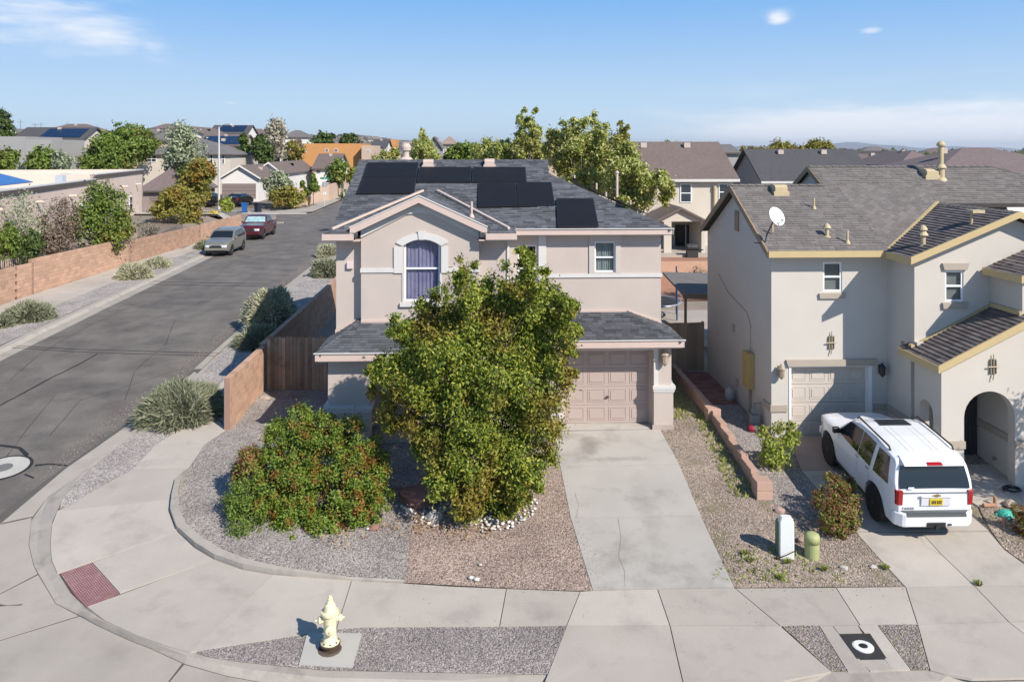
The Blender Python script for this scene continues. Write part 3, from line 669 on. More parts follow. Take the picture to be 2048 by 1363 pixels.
for pts in ([(1236, 1037), (1242, 1075), (1238, 1110), (1248, 1140), (1250, 1172)], [(1150, 985), (1158, 1010), (1152, 1034)], [(1882, 1108), (1850, 1090), (1838, 1068)]): strip('hairline_crack', pts, .006, mat('crack', (.2, .18, .16)), .036)
# meter box lid
q = [gp(*p, .03) for p in ((1679, 1268), (1740, 1267), (1773, 1316), (1714, 1317))]; cc = sum(q, Vector()) / 4
t = thing('meter_cover', 'black water meter lid with a white ring, set in the kerbside slab', 'meter lid', tuple(cc))
obj('cover_plate', MB().prism([p + Vector((0, 0, -.03)) for p in q], (0, 0, .045)), mat('black_polymer', (.035, .033, .032), .6, .2, 8), t)
rc = gp(1726, 1291, .05); obj('ring', MB().lathe([(.20, 0), (.20, .02), (.17, .03), (.09, .03), (.085, 0)], 24, (rc.x, rc.y, rc.z - .018)), mat('white_plastic', (.75, .75, .72), .5, .05), t, sm_=False)
obj('reader', MB().lathe([(.08, 0), (.08, .02), (.05, .03)], 16, (rc.x, rc.y, rc.z - .012)), mat('black_rubber', (.015, .015, .015), .6), t)

# ================================================================ MAIN HOUSE
stucco = mat('beige_stucco', (.50, .43, .385), .93, .07, .8, .05, 60, .5, 90, stain=.22, stain_col=(.30, .25, .22), sscale=.7)
white_trim = mat('white_trim', (.60, .58, .56), .85, .05, 2, .03, 60, .2, 90, stain=.15, stain_col=(.4, .36, .33), sscale=1.5)
pink_trim = mat('pink_fascia', (.56, .44, .385), .75, .08, 3, .04, 50, .1, 60, stain=.2, stain_col=(.38, .27, .22), sscale=3)
door_paint = mat('garage_door_paint', (.43, .345, .31), .6, .04, 2, .02, 40, stain=.25, stain_col=(.38, .28, .24), sscale=2)
under_dark = mat('roof_underlay', (.055, .058, .065), .9, .1, 2, objvar=0)
shingle_dark = mat('charcoal_shingle', (.092, .096, .108), .92, .10, 1.0, .22, 45, .4, 70, island=.42, objvar=.3, stain=.2, stain_col=(.15, .15, .16), sscale=1.1)
panel_black = mat('solar_black', (.012, .012, .014), .55, .15, 4, 0, spec=.22, stain=.25, stain_col=(.03, .03, .034), sscale=1.5)
panel_frame = mat('solar_frame', (.02, .02, .022), .45, 0, fine=0)
metal_pipe = mat('painted_pipe', (.55, .43, .37), .6, .08, 6, .02)
glass = mat('window_glass', (.03, .04, .045), .04, 0, fine=0, spec=.9); glass.node_tree.nodes['Principled BSDF'].inputs['Alpha'].default_value = .26
dark_glass = mat('dark_glass', (.018, .022, .028), .06, 0, fine=0, spec=.9)
white_vinyl = mat('white_vinyl', (.78, .79, .80), .5, 0, fine=0)
curtain_purple = mat('purple_curtain', (.38, .37, .66), .9, .25, 3.5, .1, 30, col2=(.50, .48, .74))
curtain_grey = mat('grey_curtain', (.42, .52, .53), .9, .2, 6)
blind_mat = mat('window_blind', (.42, .45, .44), .8, .1, 5)

def curtain(name, x0, x1, z0, z1, Y, m, parent, amp=.03, waves=9):
    mb = MB(); n = waves * 6
    for i in range(n + 1):
        x = lerp(x0, x1, i / n); y = Y + amp * math.sin(i / 6 * 2 * math.pi) * (.6 + .4 * math.sin(i * .37))
        mb.v += [(x, y, z0), (x, y, z1)]
    mb.f = [(2 * i, 2 * i + 2, 2 * i + 3, 2 * i + 1) for i in range(n)]
    return obj(name, mb, m, parent, sm_=True)
def sub(child, par):                                         # re-hang a mesh in world space under a part
    child.parent = par; child.location = (0, 0, 0); return child
def window(parent, x0, x1, z0, z1, Y, rails=(), mull=(), fr=.05, fm=None, gm_=None, dep=.06, cur=None, blind=False, name='window'):
    fm = fm or white_vinyl; mb = MB()
    mb.box(x0, x1, Y, Y + dep, z0, z0 + fr).box(x0, x1, Y, Y + dep, z1 - fr, z1).box(x0, x0 + fr, Y, Y + dep, z0 + fr, z1 - fr).box(x1 - fr, x1, Y, Y + dep, z0 + fr, z1 - fr)
    for z in rails: mb.box(x0 + fr, x1 - fr, Y + .004, Y + dep, z - fr * .5, z + fr * .5)
    zz = [z0 + fr] + [z for z in rails] + [z1 - fr]
    for x in mull:
        for a, b in zip(zz, zz[1:]):
            mb.box(x - fr * .4, x + fr * .4, Y + .006, Y + dep, a + (fr * .5 if a in rails else 0), b - (fr * .5 if b in rails else 0))
    f = obj(name, mb, fm, parent)
    for a, b in zip(zz, zz[1:]):
        sub(obj('pane', MB().box(x0 + fr, x1 - fr, Y + dep * .5, Y + dep * .5 + .008, a, b), gm_ or glass), f)
    if cur: sub(curtain('curtain', x0 + .01, x1 - .01, z0 + .02, z1 - .02, Y + dep + .05, cur, None), f)
    if blind:
        mb = MB(); z = z0 + .03
        while z < z1: mb.add([(x0, Y + dep + .03, z), (x1, Y + dep + .03, z), (x1, Y + dep + .055, z + .05), (x0, Y + dep + .055, z + .05)], [(0, 1, 2, 3)]); z += .055
        sub(obj('blind', mb, blind_mat, kind='stuff'), f)
    return f

H = thing('house', 'beige two storey stucco house with charcoal shingles and black solar panels at the street corner', 'house', (0.7, 25.3, 0))
YG, YL, YUR, YUL, YB = 24.85, 23.7, 26.3, 25.3, 25.0
XL, XR = -4.55, 5.95
def split(mb):
    n = len(mb.v); par = list(range(n))
    def fnd(a):
        while par[a] != a: par[a] = par[par[a]]; a = par[a]
        return a
    for f in mb.f:
        for i in f[1:]: par[fnd(i)] = fnd(f[0])
    comp = {}
    for i in range(n): comp.setdefault(fnd(i), []).append(i)
    C = list(comp.values()); B = [(np.min([mb.v[i] for i in c], 0) - .04, np.max([mb.v[i] for i in c], 0) + .04) for c in C]
    g = list(range(len(C)))
    for i in range(len(C)):
        for j in range(i):
            if g[i] != g[j] and (B[i][0] <= B[j][1]).all() and (B[j][0] <= B[i][1]).all():
                a, b = g[i], g[j]; g = [b if x == a else x for x in g]
    out = []
    for k in sorted(set(g)):
        idx = [i for c, gg in zip(C, g) if gg == k for i in c]; mp_ = {v: i for i, v in enumerate(idx)}; m = MB()
        m.v = [mb.v[i] for i in idx]; m.f = [tuple(mp_[i] for i in f) for f in mb.f if f[0] in mp_]; out.append(m)
    return out
def parts(name, m, ma, parent, **k):
    for q in split(m): o = obj(name, q, ma, parent, **k)
    return o
P = lambda name, m, ma, **k: parts(name, m, ma, H, **k) if name.endswith(('trim', 'base', 'edge', 'belt', 'fascia', 'soffit', 'strip', 'flashing', 'mounting_rail', 'surround', 'stop')) else obj(name, m, ma, H, **k)
# walls
w = MB()
w.wall('y', YG, .22, 2.15, XR, -.4, 2.78, [(2.5, 5.39, -.4, 2.46)])
w.box(2.28, 2.5, YG + .22, 25.45, -.4, 2.75).box(5.39, 5.6, YG + .22, 25.45, -.4, 2.75).box(2.5, 5.39, YG + .22, 25.45, 2.46, 2.75)
w.box(2.15, 2.28, YG + .22, 26.3, -.4, 2.78).box(XR - .15, XR, YG + .22, YUR, -.4, 2.88)
w.wall('y', YL, .25, -4.5, -3.3, -.9, 2.75, []); w.box(-3.5, -3.3, YL + .25, 24.3, -.9, 2.75).box(-4.5, -4.3, YL + .25, YUL, -.9, 2.9)
w.wall('y', 25.35, .2, -4.3, 2.15, -.4, 3.2, [(-2.75, -2.05, 1.55, 2.35), (-.6, .4, .0, 2.1)])
P('lower_wall', w, stucco)
w = MB()
w.wall('y', YUL, .2, XL, -3.73, 2.6, 6.02, []); w.wall('y', YUL, .2, -.07, .85, 2.6, 6.02, [])
w.box(.65, .85, YUL + .2, YUR, 2.6, 6.02)
wx0, wx1 = fx(1036, YUR), fx(1074, YUR); wz0, wz1 = fz(585, 1050, YUR), fz(490, 1050, YUR)
rx0, rx1, rz0, rz1 = fx(1189, YUR), fx(1231, YUR), fz(544, 1210, YUR), fz(483, 1210, YUR)
w.wall('y', YUR, .2, .85, XR, 2.6, 6.02, [(wx0, wx1, wz0, wz1), (rx0, rx1, rz0, rz1)])
w.box(XL, XL + .2, YUL + .2, 37.6, -.5, 6.02).box(XR - .2, XR, YUR + .2, 37.6, -.5, 6.02).box(XL + .2, XR - .2, 37.4, 37.6, -.5, 6.02)
w.prism([(XL, 26.0, 6.02), (XL, 37.6, 6.02), (XL, 31.9, 8.14)], (.2, 0, 0))
P('upper_wall', w, stucco)
# gabled bay with the arched window
bx0, bx1 = -3.73, -.07; ax0, ax1 = fx(808, YB), fx(880, YB); az0 = fz(603, 844, YB); az1 = fz(478, 844, YB); asp = az1 - .17
gx, gz = -1.92, 7.25; gs = .457
def under(x, drop=.14): return gz - drop - gs * abs(x - gx)
w = MB()
w.box(bx0, ax0, YB, YUL, 3.1, asp).box(ax1, bx1, YB, YUL, 3.1, asp).box(ax0, ax1, YB, YUL, 3.1, az0)
arc = [(lerp(ax0, ax1, i / 12), asp + .17 * (1 - (2 * i / 12 - 1) ** 2)) for i in range(13)]
w.prism([(bx0, YB, asp), (ax0, YB, asp), (ax0, YB, 6.1), (bx0, YB, 6.1)], (0, .3, 0)).prism([(ax1, YB, asp), (bx1, YB, asp), (bx1, YB, 6.1), (ax1, YB, 6.1)], (0, .3, 0))
for (x0, z0), (x1, z1) in zip(arc, arc[1:]): w.prism([(x0, YB, z0), (x1, YB, z1), (x1, YB, 6.1), (x0, YB, 6.1)], (0, .3, 0))
w.prism([(bx0, YB, 6.1), (bx1, YB, 6.1), (bx1, YB, under(bx1)), (gx, YB, under(gx)), (bx0, YB, under(bx0))], (0, .3, 0))
P('bay_wall', w, stucco)
# trims of the bay
w = MB(); bz0, bz1 = 4.90, 5.03
tx0, tx1 = fx(788, YB), fx(896, YB)
w.box(bx0 - .02, tx0, YB - .04, YB, bz0, bz1).box(tx1, bx1 + .02, YB - .04, YB, bz0, bz1).box(bx0 - .02, bx0, YB, YUL, bz0, bz1)
w.box(tx0, ax0 - .04, YB - .05, YB, bz0 - .02, asp - .06).box(ax1 + .04, tx1, YB - .05, YB, bz0 - .02, asp - .06)
w.box(ax0 - .05, ax0, YB - .03, YB, az0 - .02, bz0 - .03).box(ax1, ax1 + .05, YB - .03, YB, az0 - .02, bz0 - .03)
k = 14
for i in range(k):
    def pt(i, o, f): t = math.pi * (1 - i / k); mxx = (ax0 + ax1) / 2; return (mxx + math.cos(t) * ((ax1 - ax0) / 2 + o), asp - .04 + (1 - math.cos(t) ** 2) * .21 + f * (.55 + .45 * math.sin(t)))
    a, b, c2, d2 = pt(i, .04, .0), pt(i + 1, .04, .0), pt(i + 1, tx1 - ax1, .19), pt(i, tx1 - ax1, .19)
    w.prism([(a[0], YB - .05, a[1]), (b[0], YB - .05, b[1]), (c2[0], YB - .05, c2[1]), (d2[0], YB - .05, d2[1])], (0, .05, 0))
cx = (ax0 + ax1) / 2; w.prism([(cx - .09, YB - .08, asp + .16), (cx + .09, YB - .08, asp + .16), (cx + .13, YB - .08, asp + .43), (cx - .13, YB - .08, asp + .43)], (0, .06, 0))
w.box(ax0 - .12, ax1 + .12, YB - .09, YB, az0 - .14, az0 - .02)
for sgn in (-1, 1):
    xe = bx0 if sgn < 0 else bx1
    w.prism([(gx, YB - .06, under(gx, .20)), (xe, YB - .06, under(xe, .20)), (xe, YB - .06, under(xe, .20) - .24), (gx + sgn * .38, YB - .06, under(gx, .20) - .34), (gx, YB - .06, under(gx, .20) - .30)], (0, .06, 0))
P('bay_trim', w, white_trim)
f = window(H, ax0, ax1, az0, az1, YB + .12, [5.0], fr=.055, cur=curtain_purple)
# belt courses and casings on the main wall
w = MB(); z0, z1 = fz(554, 1230, YUR), fz(547, 1230, YUR); tlx0, tlx1 = fx(1178, YUR), fx(1241, YUR)
w.box(fx(1092, YUR), XR + .03, YUR - .045, YUR, z0, z1)
w.box(fx(1077, YUR), fx(1092, YUR), YUR - .05, YUR, z0 - .1, 5.98).box(fx(1014, YUL), .87, YUL - .05, YUL, 3.3, 5.95).box(.85, .88, YUL, YUR - .051, 3.3, 5.95)
w.box(XR, XR + .03, YUR, 37, z0, z1)
P('belt_trim', w, white_trim)
w = MB(); w.box(tlx0, rx0, YUR - .04, YUR, z1, 5.98).box(rx1, tlx1, YUR - .04, YUR, z1, 5.98).box(rx0, rx1, YUR - .04, YUR, rz1, 5.98).box(rx0, rx1, YUR - .04, YUR, z1, rz0)
P('window_surround', w, mat('pale_stucco', (.50, .455, .42), .9, .05, 1, .04, 60, .3, 90))
window(H, rx0, rx1, rz0, rz1, YUR + .05, [(rz0 + rz1) / 2 - .02], fr=.05, cur=curtain_grey)
window(H, wx0, wx1, wz0, wz1, YUR + .05, [(wz0 + wz1) / 2], fr=.05, cur=None)
window(H, -2.75, -2.05, 1.55, 2.35, 25.4, [1.95], fr=.05, cur=None)
d = P('front_door', MB().box(-.58, .38, 25.42, 25.47, 0, 2.08), mat('brown_door', (.12, .06, .04), .5, .1, 3)); sub(obj('handle', MB().lathe([(.02, 0), (.035, .03), (.03, .06)], 10, (-.48, 25.36, 1.0), 'y'), mat('brass', (.5, .35, .12), .3, 0, metal=1)), d)
P('porch_floor', MB().box(-3.3, 2.15, 24.2, 25.35, -.2, .0), concrete)
# roofs
def roof_face(mb, f, th=.11): mb.prism(f, (0, 0, -th))
EZ = 6.11; s = .36
A = [(-4.82, 25.9, EZ), (6.22, 25.9, EZ), (2.58, 30.45, EZ + s * 4.55), (-4.82, 30.45, EZ + s * 4.55)]
Bf = [(-4.82, 30.45, EZ + s * 4.55), (2.58, 30.45, EZ + s * 4.55), (2.66, 31.9, EZ + s * 6), (-4.82, 31.9, EZ + s * 6)]
Cf = [(6.22, 25.9, EZ), (6.22, 37.9, EZ), (2.58, 33.35, EZ + s * 4.55), (2.58, 30.45, EZ + s * 4.55)]
D = [(6.22, 37.9, EZ), (-4.82, 37.9, EZ), (-4.82, 31.9, EZ + s * 6), (2.66, 31.9, EZ + s * 6), (2.58, 33.35, EZ + s * 4.55)]
ap, rb = (-1.73, 27.6, 7.32), (-1.73, 29.25, 7.32)
F1 = [(-4.8, 24.65, 6.12), (1.06, 24.65, 6.12), ap]; F2 = [(1.06, 24.65, 6.12), (1.06, 25.92, 6.12), rb, ap]; F3 = [(-4.8, 25.92, 6.12), (-4.8, 24.65, 6.12), ap, rb]
gy = 24.68
G1 = [(.14, 24.68, gz - gs * 2.06), (.14, 26.1, gz - gs * 2.06 + .0), (gx, 28.1, gz), (gx, 24.68, gz)]; G2 = [(-3.98, 26.1, gz - gs * 2.06), (-3.98, 24.68, gz - gs * 2.06), (gx, 24.68, gz), (gx, 28.1, gz)]
LZ = 2.81
L1 = [(-4.74, 23.25, LZ), (1.95, 23.25, LZ), (1.95, 25.34, LZ + .6), (-3.74, 25.34, LZ + .6)]; L2 = [(-4.74, 25.6, LZ), (-4.74, 23.25, LZ), (-3.74, 25.34, LZ + .6), (-3.74, 25.6, LZ + .6)]
R1 = [(1.9, 24.4, 2.83), (6.2, 24.4, 2.83), (4.82, 26.32, 3.35), (1.9, 26.32, 3.35)]; R2 = [(6.2, 24.4, 2.83), (6.2, 26.5, 2.83), (4.82, 26.5, 3.35), (4.82, 26.32, 3.35)]
FR = [(-.05, 24.65, 6.12), (1.06, 24.65, 6.12), (-.05, 25.82, 6.59)]; FL = [(-4.8, 24.65, 6.12), (-3.8, 24.65, 6.12), (-3.8, 25.61, 6.51)]
FM = [(-3.8, 25.34, 6.40), (-.05, 25.34, 6.40), (-.05, 25.82, 6.59), ap, (-3.8, 25.61, 6.51)]
mr = MB(); [roof_face(mr, f) for f in (A, Bf, Cf, D, FL, FM, FR, F2, F3, G1, G2)]
main_roof = P('roof', mr, under_dark)
lr = MB(); [roof_face(lr, f) for f in (L1, L2, R1, R2)]
low_roof = P('lower_roof', lr, under_dark)
sh = MB(); sg_list = []
for i, f in enumerate((A, Bf, Cf, FL, FM, FR, F2, F3, G1, G2)): shingles(f, sh, seed=i)
o = obj('shingles', sh, shingle_dark, main_roof, kind='stuff', local=True)
sh2 = MB()
for i, f in enumerate((L1, L2, R1, R2)): shingles(f, sh2, seed=20 + i, single=sg_list)

shingle_pieces(low_roof, sg_list, sh2, shingle_dark, 290); 
o = obj('shingles', sh2, shingle_dark, low_roof, kind='stuff', local=True)
for o in [main_roof] + [low_roof]: pass
# ridge and hip caps
cap = MB()
def hipcap(a, b, m=None, wd=.14, step=.28, up=.045):
    a, b = Vector(a), Vector(b); n = max(1, int((b - a).length / step)); d = (b - a) / n; u = d.normalized(); s_ = u.cross(Vector((0, 0, 1))).normalized()
    for i in range(n):
        p = a + d * i; q = p + d * .97; z0, z1 = up + .015, up
        (m or cap).add([p + Vector((0, 0, z0)), q + Vector((0, 0, z1)), p + s_ * wd + Vector((0, 0, z0 - .055)), q + s_ * wd + Vector((0, 0, z1 - .055)), p - s_ * wd + Vector((0, 0, z0 - .055)), q - s_ * wd + Vector((0, 0, z1 - .055)),
            p + s_ * wd - Vector((0, 0, .06)), p - s_ * wd - Vector((0, 0, .06))], [(0, 1, 3, 2), (1, 0, 4, 5), (2, 6, 7, 4, 0)])
hipcap((-4.82, 31.9, EZ + s * 6), (2.66, 31.9, EZ + s * 6)); hipcap((6.22, 25.9, EZ), (2.58, 30.45, EZ + s * 4.55)); hipcap((gx, 24.68, gz), (gx, 28.0, gz))
hipcap((-4.74, 23.25, LZ), (-3.74, 25.3, LZ + .6)); hipcap((6.2, 24.4, 2.83), (4.82, 26.3, 3.35))
P('ridge_shingles', cap, mat('ridge_shingle', (.085, .09, .10), .9, .1, 2, .2, 40, island=.25), kind='stuff')
# pale metal strips along the hips, drip edges, fascias and rakes
w = MB()
for a, b in (((-4.6, 24.85, 6.2), (-1.98, 27.35, 7.25)), ((.86, 24.85, 6.2), (-1.5, 27.35, 7.25))):
    a, b = Vector(a), Vector(b); d = (b - a).normalized(); sd = d.cross(Vector((0, 0, 1))).normalized()
    w.obox((a + b) / 2 + Vector((0, 0, .075)), (b - a) / 2, sd * .045, Vector((0, 0, .03)))
P('flashing_strip', w, mat('pale_metal', (.62, .49, .41), .6, .1, 4))
w = MB()
w.box(1.06, 6.24, 25.86, 25.9, 5.95, 6.13).box(6.22, 6.26, 25.86, 37.9, 5.95, 6.13).box(-4.86, -4.82, 25.2, 25.9, 5.95, 6.13)
w.box(-4.86, -3.9, 24.61, 24.65, 5.94, 6.13).box(.14, 1.1, 24.61, 24.65, 5.94, 6.13).box(1.06, 1.1, 24.65, 25.86, 5.94, 6.13).box(-4.86, -4.8, 24.65, 25.86, 5.94, 6.13)
for sgn in (-1, 1):
    xe = gx + sgn * 2.1
    w.prism([(gx, gy - .04, gz + .035), (xe, gy - .04, gz + .035 - gs * 2.1), (xe, gy - .04, gz - gs * 2.1 - .19), (gx, gy - .04, gz - .17)], (0, .04, 0))
    w.box(min(xe, xe - sgn * .05), max(xe, xe - sgn * .05), gy, 26.0, gz - gs * 2.1 - .19, gz - gs * 2.1 - .03)
w.box(-4.78, 1.95, 23.21, 23.25, 2.62, 2.835).box(-4.78, -4.74, 23.25, 25.6, 2.62, 2.835)
w.box(1.9, 6.24, 24.36, 24.4, 2.64, 2.855).box(6.2, 6.24, 24.4, 26.5, 2.64, 2.855).box(1.9, 1.95, 23.25, 24.36, 2.64, 2.83)
P('fascia', w, pink_trim)
w = MB()
w.box(1.1, 6.28, 25.82, 25.9, 6.13, 6.155).box(1.9, 6.28, 24.32, 24.4, 2.855, 2.875).box(-4.82, 1.95, 23.17, 23.25, 2.835, 2.855)
for sgn in (-1, 1): xe = gx + sgn * 2.12; w.prism([(gx, gy - .06, gz + .07), (xe, gy - .06, gz + .07 - gs * 2.12), (xe, gy - .06, gz + .04 - gs * 2.12), (gx, gy - .06, gz + .04)], (0, .1, 0))
P('drip_edge', w, white_trim)
w = MB(); w.box(XL - .25, bx0, 24.66, YUL, 5.9, 5.94).box(bx1, 1.0, 24.66, YUL, 5.9, 5.94).box(.87, 6.2, 25.9, YUR, 5.92, 5.95).box(-4.7, 1.9, 23.26, 25.3, 2.58, 2.62).box(1.96, 6.19, 24.41, 24.85, 2.6, 2.64)
P('soffit', w, pink_trim)
w = MB(); w.box(fx(722, YUL) - .15, 1.0, YUL - .1, YUL, 3.1, 3.2).prism([(XL - .02, YUL - .06, 2.95), (-3.9, YUL - .06, 3.28), (-3.9, YUL - .06, 3.42), (XL - .02, YUL - .06, 3.08)], (0, .06, 0))
w.box(bx0, bx1, YB - .05, YB, 3.28, 3.42).box(1.9, 4.85, YUR - .05, YUR, 3.34, 3.42).prism([(4.82, YUR - .05, 3.34), (XR + .02, YUR - .05, 2.94), (XR + .02, YUR - .05, 3.03), (4.82, YUR - .05, 3.42)], (0, .05, 0))
P('roof_flashing', w, pink_trim)
# solar panels, traced on the roof plane
def onroof(px, py, off=.13, z0=EZ, y0=25.9, sl=s):
    r = ray(px, py); # z = z0+off+sl*(Y-y0)
    t = (z0 + off - sl * y0 - CZ) / (r.z - sl * r.y); return Vector((0, 0, CZ)) + r * t
def solar(q):
    p = [onroof(*c) for c in q]; n = (p[1] - p[0]).cross(p[3] - p[0]).normalized(); n = n if n.z > 0 else -n
    o = P('solar_panel', MB().prism([v - n * .04 for v in p], n * .04), panel_frame); c = sum(p, Vector()) / 4
    sub(obj('cells', MB().add([c + (v - c) * .965 + n * .004 for v in p], [(0, 1, 2, 3)]), panel_black), o)
    m = MB()
    for u_ in (.2, .8): a = p[3].lerp(p[2], u_); b = p[0].lerp(p[1], u_); m.obox((a + b) / 2 - n * .08, (b - a) / 2, (p[1] - p[0]).normalized() * .02, n * .03)
    sub(obj('rail', m, panel_frame), o)
for q in ([(735, 324.5), (837, 324.5), (833.5, 353), (725.5, 353)], [(725.3, 354), (833.3, 354), (828.5, 385.5), (713, 386)], [(839, 333.5), (943.5, 333.5), (942, 363), (833.5, 363)],
          [(945.5, 333.5), (1051, 333.5), (1053.5, 362), (944, 363)], [(957.4, 364), (1031.5, 364), (1035, 411), (956, 412.5)], [(1033, 364), (1102.7, 363.5), (1110, 409.5), (1036.5, 411)], [(1112.5, 396.4), (1186.5, 396.4), (1197.6, 452), (1116, 453)]): solar(q)
for i in range(3):                                           # on the side slope, seen edge-on over the hip
    y0 = 27.3 + i * 1.75; f = lambda y, t: Vector((lerp(6.0, 3.3, t), y, lerp(EZ, EZ + s * 4.55, (6.22 - lerp(6.0, 3.3, t)) / 3.64) + .14))
    lo, hi = .12, min(.92, .45 + i * .25)
    o = P('solar_panel', MB().prism([f(y0, lo), f(y0 + 1.7, lo), f(y0 + 1.7, hi), f(y0, hi)], (0, 0, .04)), panel_frame)
    sub(obj('cells', MB().add([v + Vector((0, 0, .045)) for v in (f(y0 + .05, lo + .02), f(y0 + 1.65, lo + .02), f(y0 + 1.65, hi - .02), f(y0 + .05, hi - .02))], [(0, 1, 2, 3)]), panel_black), o)
w = MB().obox(onroof(648 + 600 - 365, 365, .03), (.9, 0, 0), (0, .03, .01), (0, 0, .03)).obox(onroof(1095, 413.5, .03), (.35, 0, 0), (0, .03, .01), (0, 0, .03)); P('mounting_rail', w, mat('aluminium', (.5, .5, .5), .4, 0, metal=.8))
# roof vents, pipes, chimney cap
def box_vent(parent, c, m, wd=.38, sl=.36):
    x, y, z = c; mb = MB(); mb.box(x - wd * .62, x + wd * .62, y - .3, y + .3, z - .12, z + .04)
    pr = [(y - .28, z + .03), (y - .28, z + .17), (y - .2, z + .24), (y + .0, z + .27), (y + .26, z + .24), (y + .26, z + .03)]
    mb.prism([(x - wd / 2, a, b) for a, b in pr], (wd, 0, 0)); return obj('roof_vent', mb, m, parent)
for px, py in ((857, 332), (979, 331)): c = onroof(px, py, .0); box_vent(H, c, metal_pipe)
def pipe(parent, base, h, r, m, cone=True, cap_=0):
    x, y, z = base; pr = ([(r * 2.6, -.08), (r * 2.4, .03), (r * 1.25, .12)] if cone else []) + [(r, .13), (r, h)]
    if cap_: pr += [(r * cap_, h), (r * cap_ * 1.05, h + r * 1.1), (r * .6, h + r * 2)]
    return obj('vent_pipe', MB().lathe(pr, 12, base), m, parent, sm_=False)
b = onY(943, 431, 25.6); pipe(H, (b.x, 25.6, gz - gs * abs(b.x - gx) + .02), .52, .04, metal_pipe)
for px, py, dd, h in ((1234, 347, 29.2, .95), (1193, 366, 29.6, .36), (1212, 384, 29.0, .3), (1261, 400, 28.3, .28), (1149, 350, 31, .25)):
    b = at(px, py, dd); pipe(H, (b.x, b.y, b.z - h), h, .035 if h < .5 else .05, metal_pipe, cone=False, cap_=1.5 if h > .5 else 0)
b = at(812, 322, 33.3); H_c = P('chimney_cap', MB().lathe([(.34, -.35), (.34, .02), (.2, .16), (.13, .18), (.13, .42), (.2, .44), (.21, .60), (.14, .72), (.05, .74)], 16, b), metal_pipe)
# garage door in sections with raised panels, casing and pilasters
gx0, gx1 = 2.6, 5.38; dz = 2.32 / 4
for r in range(4):
    sec = P('door_section', MB().box(gx0, gx1, 25.32, 25.36, r * dz + .004 + .03, (r + 1) * dz + .026), door_paint); pw = (gx1 - gx0 - .08) / 4
    for c in range(4):
        x0 = gx0 + .04 + c * pw + .06; x1 = x0 + pw - .12; z0 = r * dz + .12; z1 = (r + 1) * dz - .05; m = MB()
        for a, b2, c2, d2, yy in ((x0, x1, z0, z0 + .02, 25.308), (x0, x1, z1 - .02, z1, 25.308), (x0, x0 + .02, z0 + .02, z1 - .02, 25.308), (x1 - .02, x1, z0 + .02, z1 - .02, 25.308)): m.box(a, b2, yy, 25.32, c2, d2)
        m.prism([(x0 + .06, 25.305, z0 + .06), (x1 - .06, 25.305, z0 + .06), (x1 - .06, 25.305, z1 - .06), (x0 + .06, 25.305, z1 - .06)], (0, .015, 0))
        sub(obj('raised_panel', m, door_paint), sec)
P('door_handle', MB().lathe([(.03, 0), (.045, .02), (.03, .05)], 10, (4.0, 25.26, .86), 'y').box(3.94, 4.06, 25.25, 25.265, .845, .875), mat('rusty_metal', (.08, .04, .03), .6, .2, 30))
w = MB(); w.box(2.5, gx0, 25.2, 25.33, 0, 2.46).box(gx0, 5.39, 25.28, 25.33, 2.33, 2.46).box(5.33, 5.39, 25.22, 25.33, 0, 2.33)
P('door_stop', w, pink_trim)
w = MB(); w.box(2.40, 5.39, YG - .04, YG, 2.46, 2.60).box(5.39, 5.53, YG - .04, YG, 1.34, 2.60).box(2.36, 2.5, YG - .04, YG, .0, 2.46)
w.box(5.35, 6.06, YG - .10, YG, 1.24, 1.34).box(5.39, 6.02, YG - .06, YG, 1.12, 1.17).box(5.37, 6.04, YG - .08, YG, 1.17, 1.24)
w.box(5.95, 6.06, YG, YG + .35, 1.24, 1.34)
w.box(-4.62, -3.2, YL - .12, YL, 1.10, 1.2).box(-4.57, -3.25, YL - .08, YL, 1.0, 1.10).box(-4.62, -4.5, YL, YL + .5, 1.1, 1.2).box(-3.3, -3.2, YL, YL + .5, 1.1, 1.2)
P('garage_trim', w, white_trim)
w = MB(); w.box(5.39, 6.0, YG - .045, YG, -.4, 1.12).box(-4.55, -3.27, YL - .06, YL, -.9, 1.0); P('pilaster_base', w, stucco)
w = MB().box(5.34, 6.02, YG - .07, YG - .045, -.4, .12); P('footing', w, mat('footing_stucco', (.40, .34, .30), .95, .1, 2))
def lantern(parent, c, m, s=1.0):
    x, y, z = c; mb = MB().box(x - .05 * s, x + .05 * s, y - .02, y, z - .12 * s, z + .12 * s).lathe([(.01, -.20 * s), (.035 * s, -.17 * s), (.075 * s, -.13 * s), (.085 * s, .06 * s), (.11 * s, .07 * s), (.04 * s, .15 * s), (.015 * s, .20 * s)], 8, (x, y - .13 * s, z)).tube((x, y, z + .1 * s), (x, y - .13 * s, z + .16 * s), .012)
    return obj('wall_lantern', mb, m, parent)
lantern(H, (fx(1327, YG), YG, fz(712, 1327, YG)), mat('bronze_lamp', (.38, .30, .22), .5, .2, 20), 1.35)
P('alarm_box', MB().box(fx(694, YUL), fx(707, YUL), YUL - .1, YUL, fz(537, 700, YUL), fz(523, 700, YUL)), mat('cream_box', (.62, .52, .50), .6, .02, 5), bevel=.015)
P('electric_meter', MB().box(XR, XR + .14, 25.3, 25.62, .4, 1.35).lathe([(.1, 0), (.1, .1), (.06, .13)], 14, (XR + .14, 25.46, 1.1), 'x').tube((XR + .07, 25.46, .4), (XR + .07, 25.46, -.1), .04), mat('meter_grey', (.28, .33, .38), .5, .1, 10))

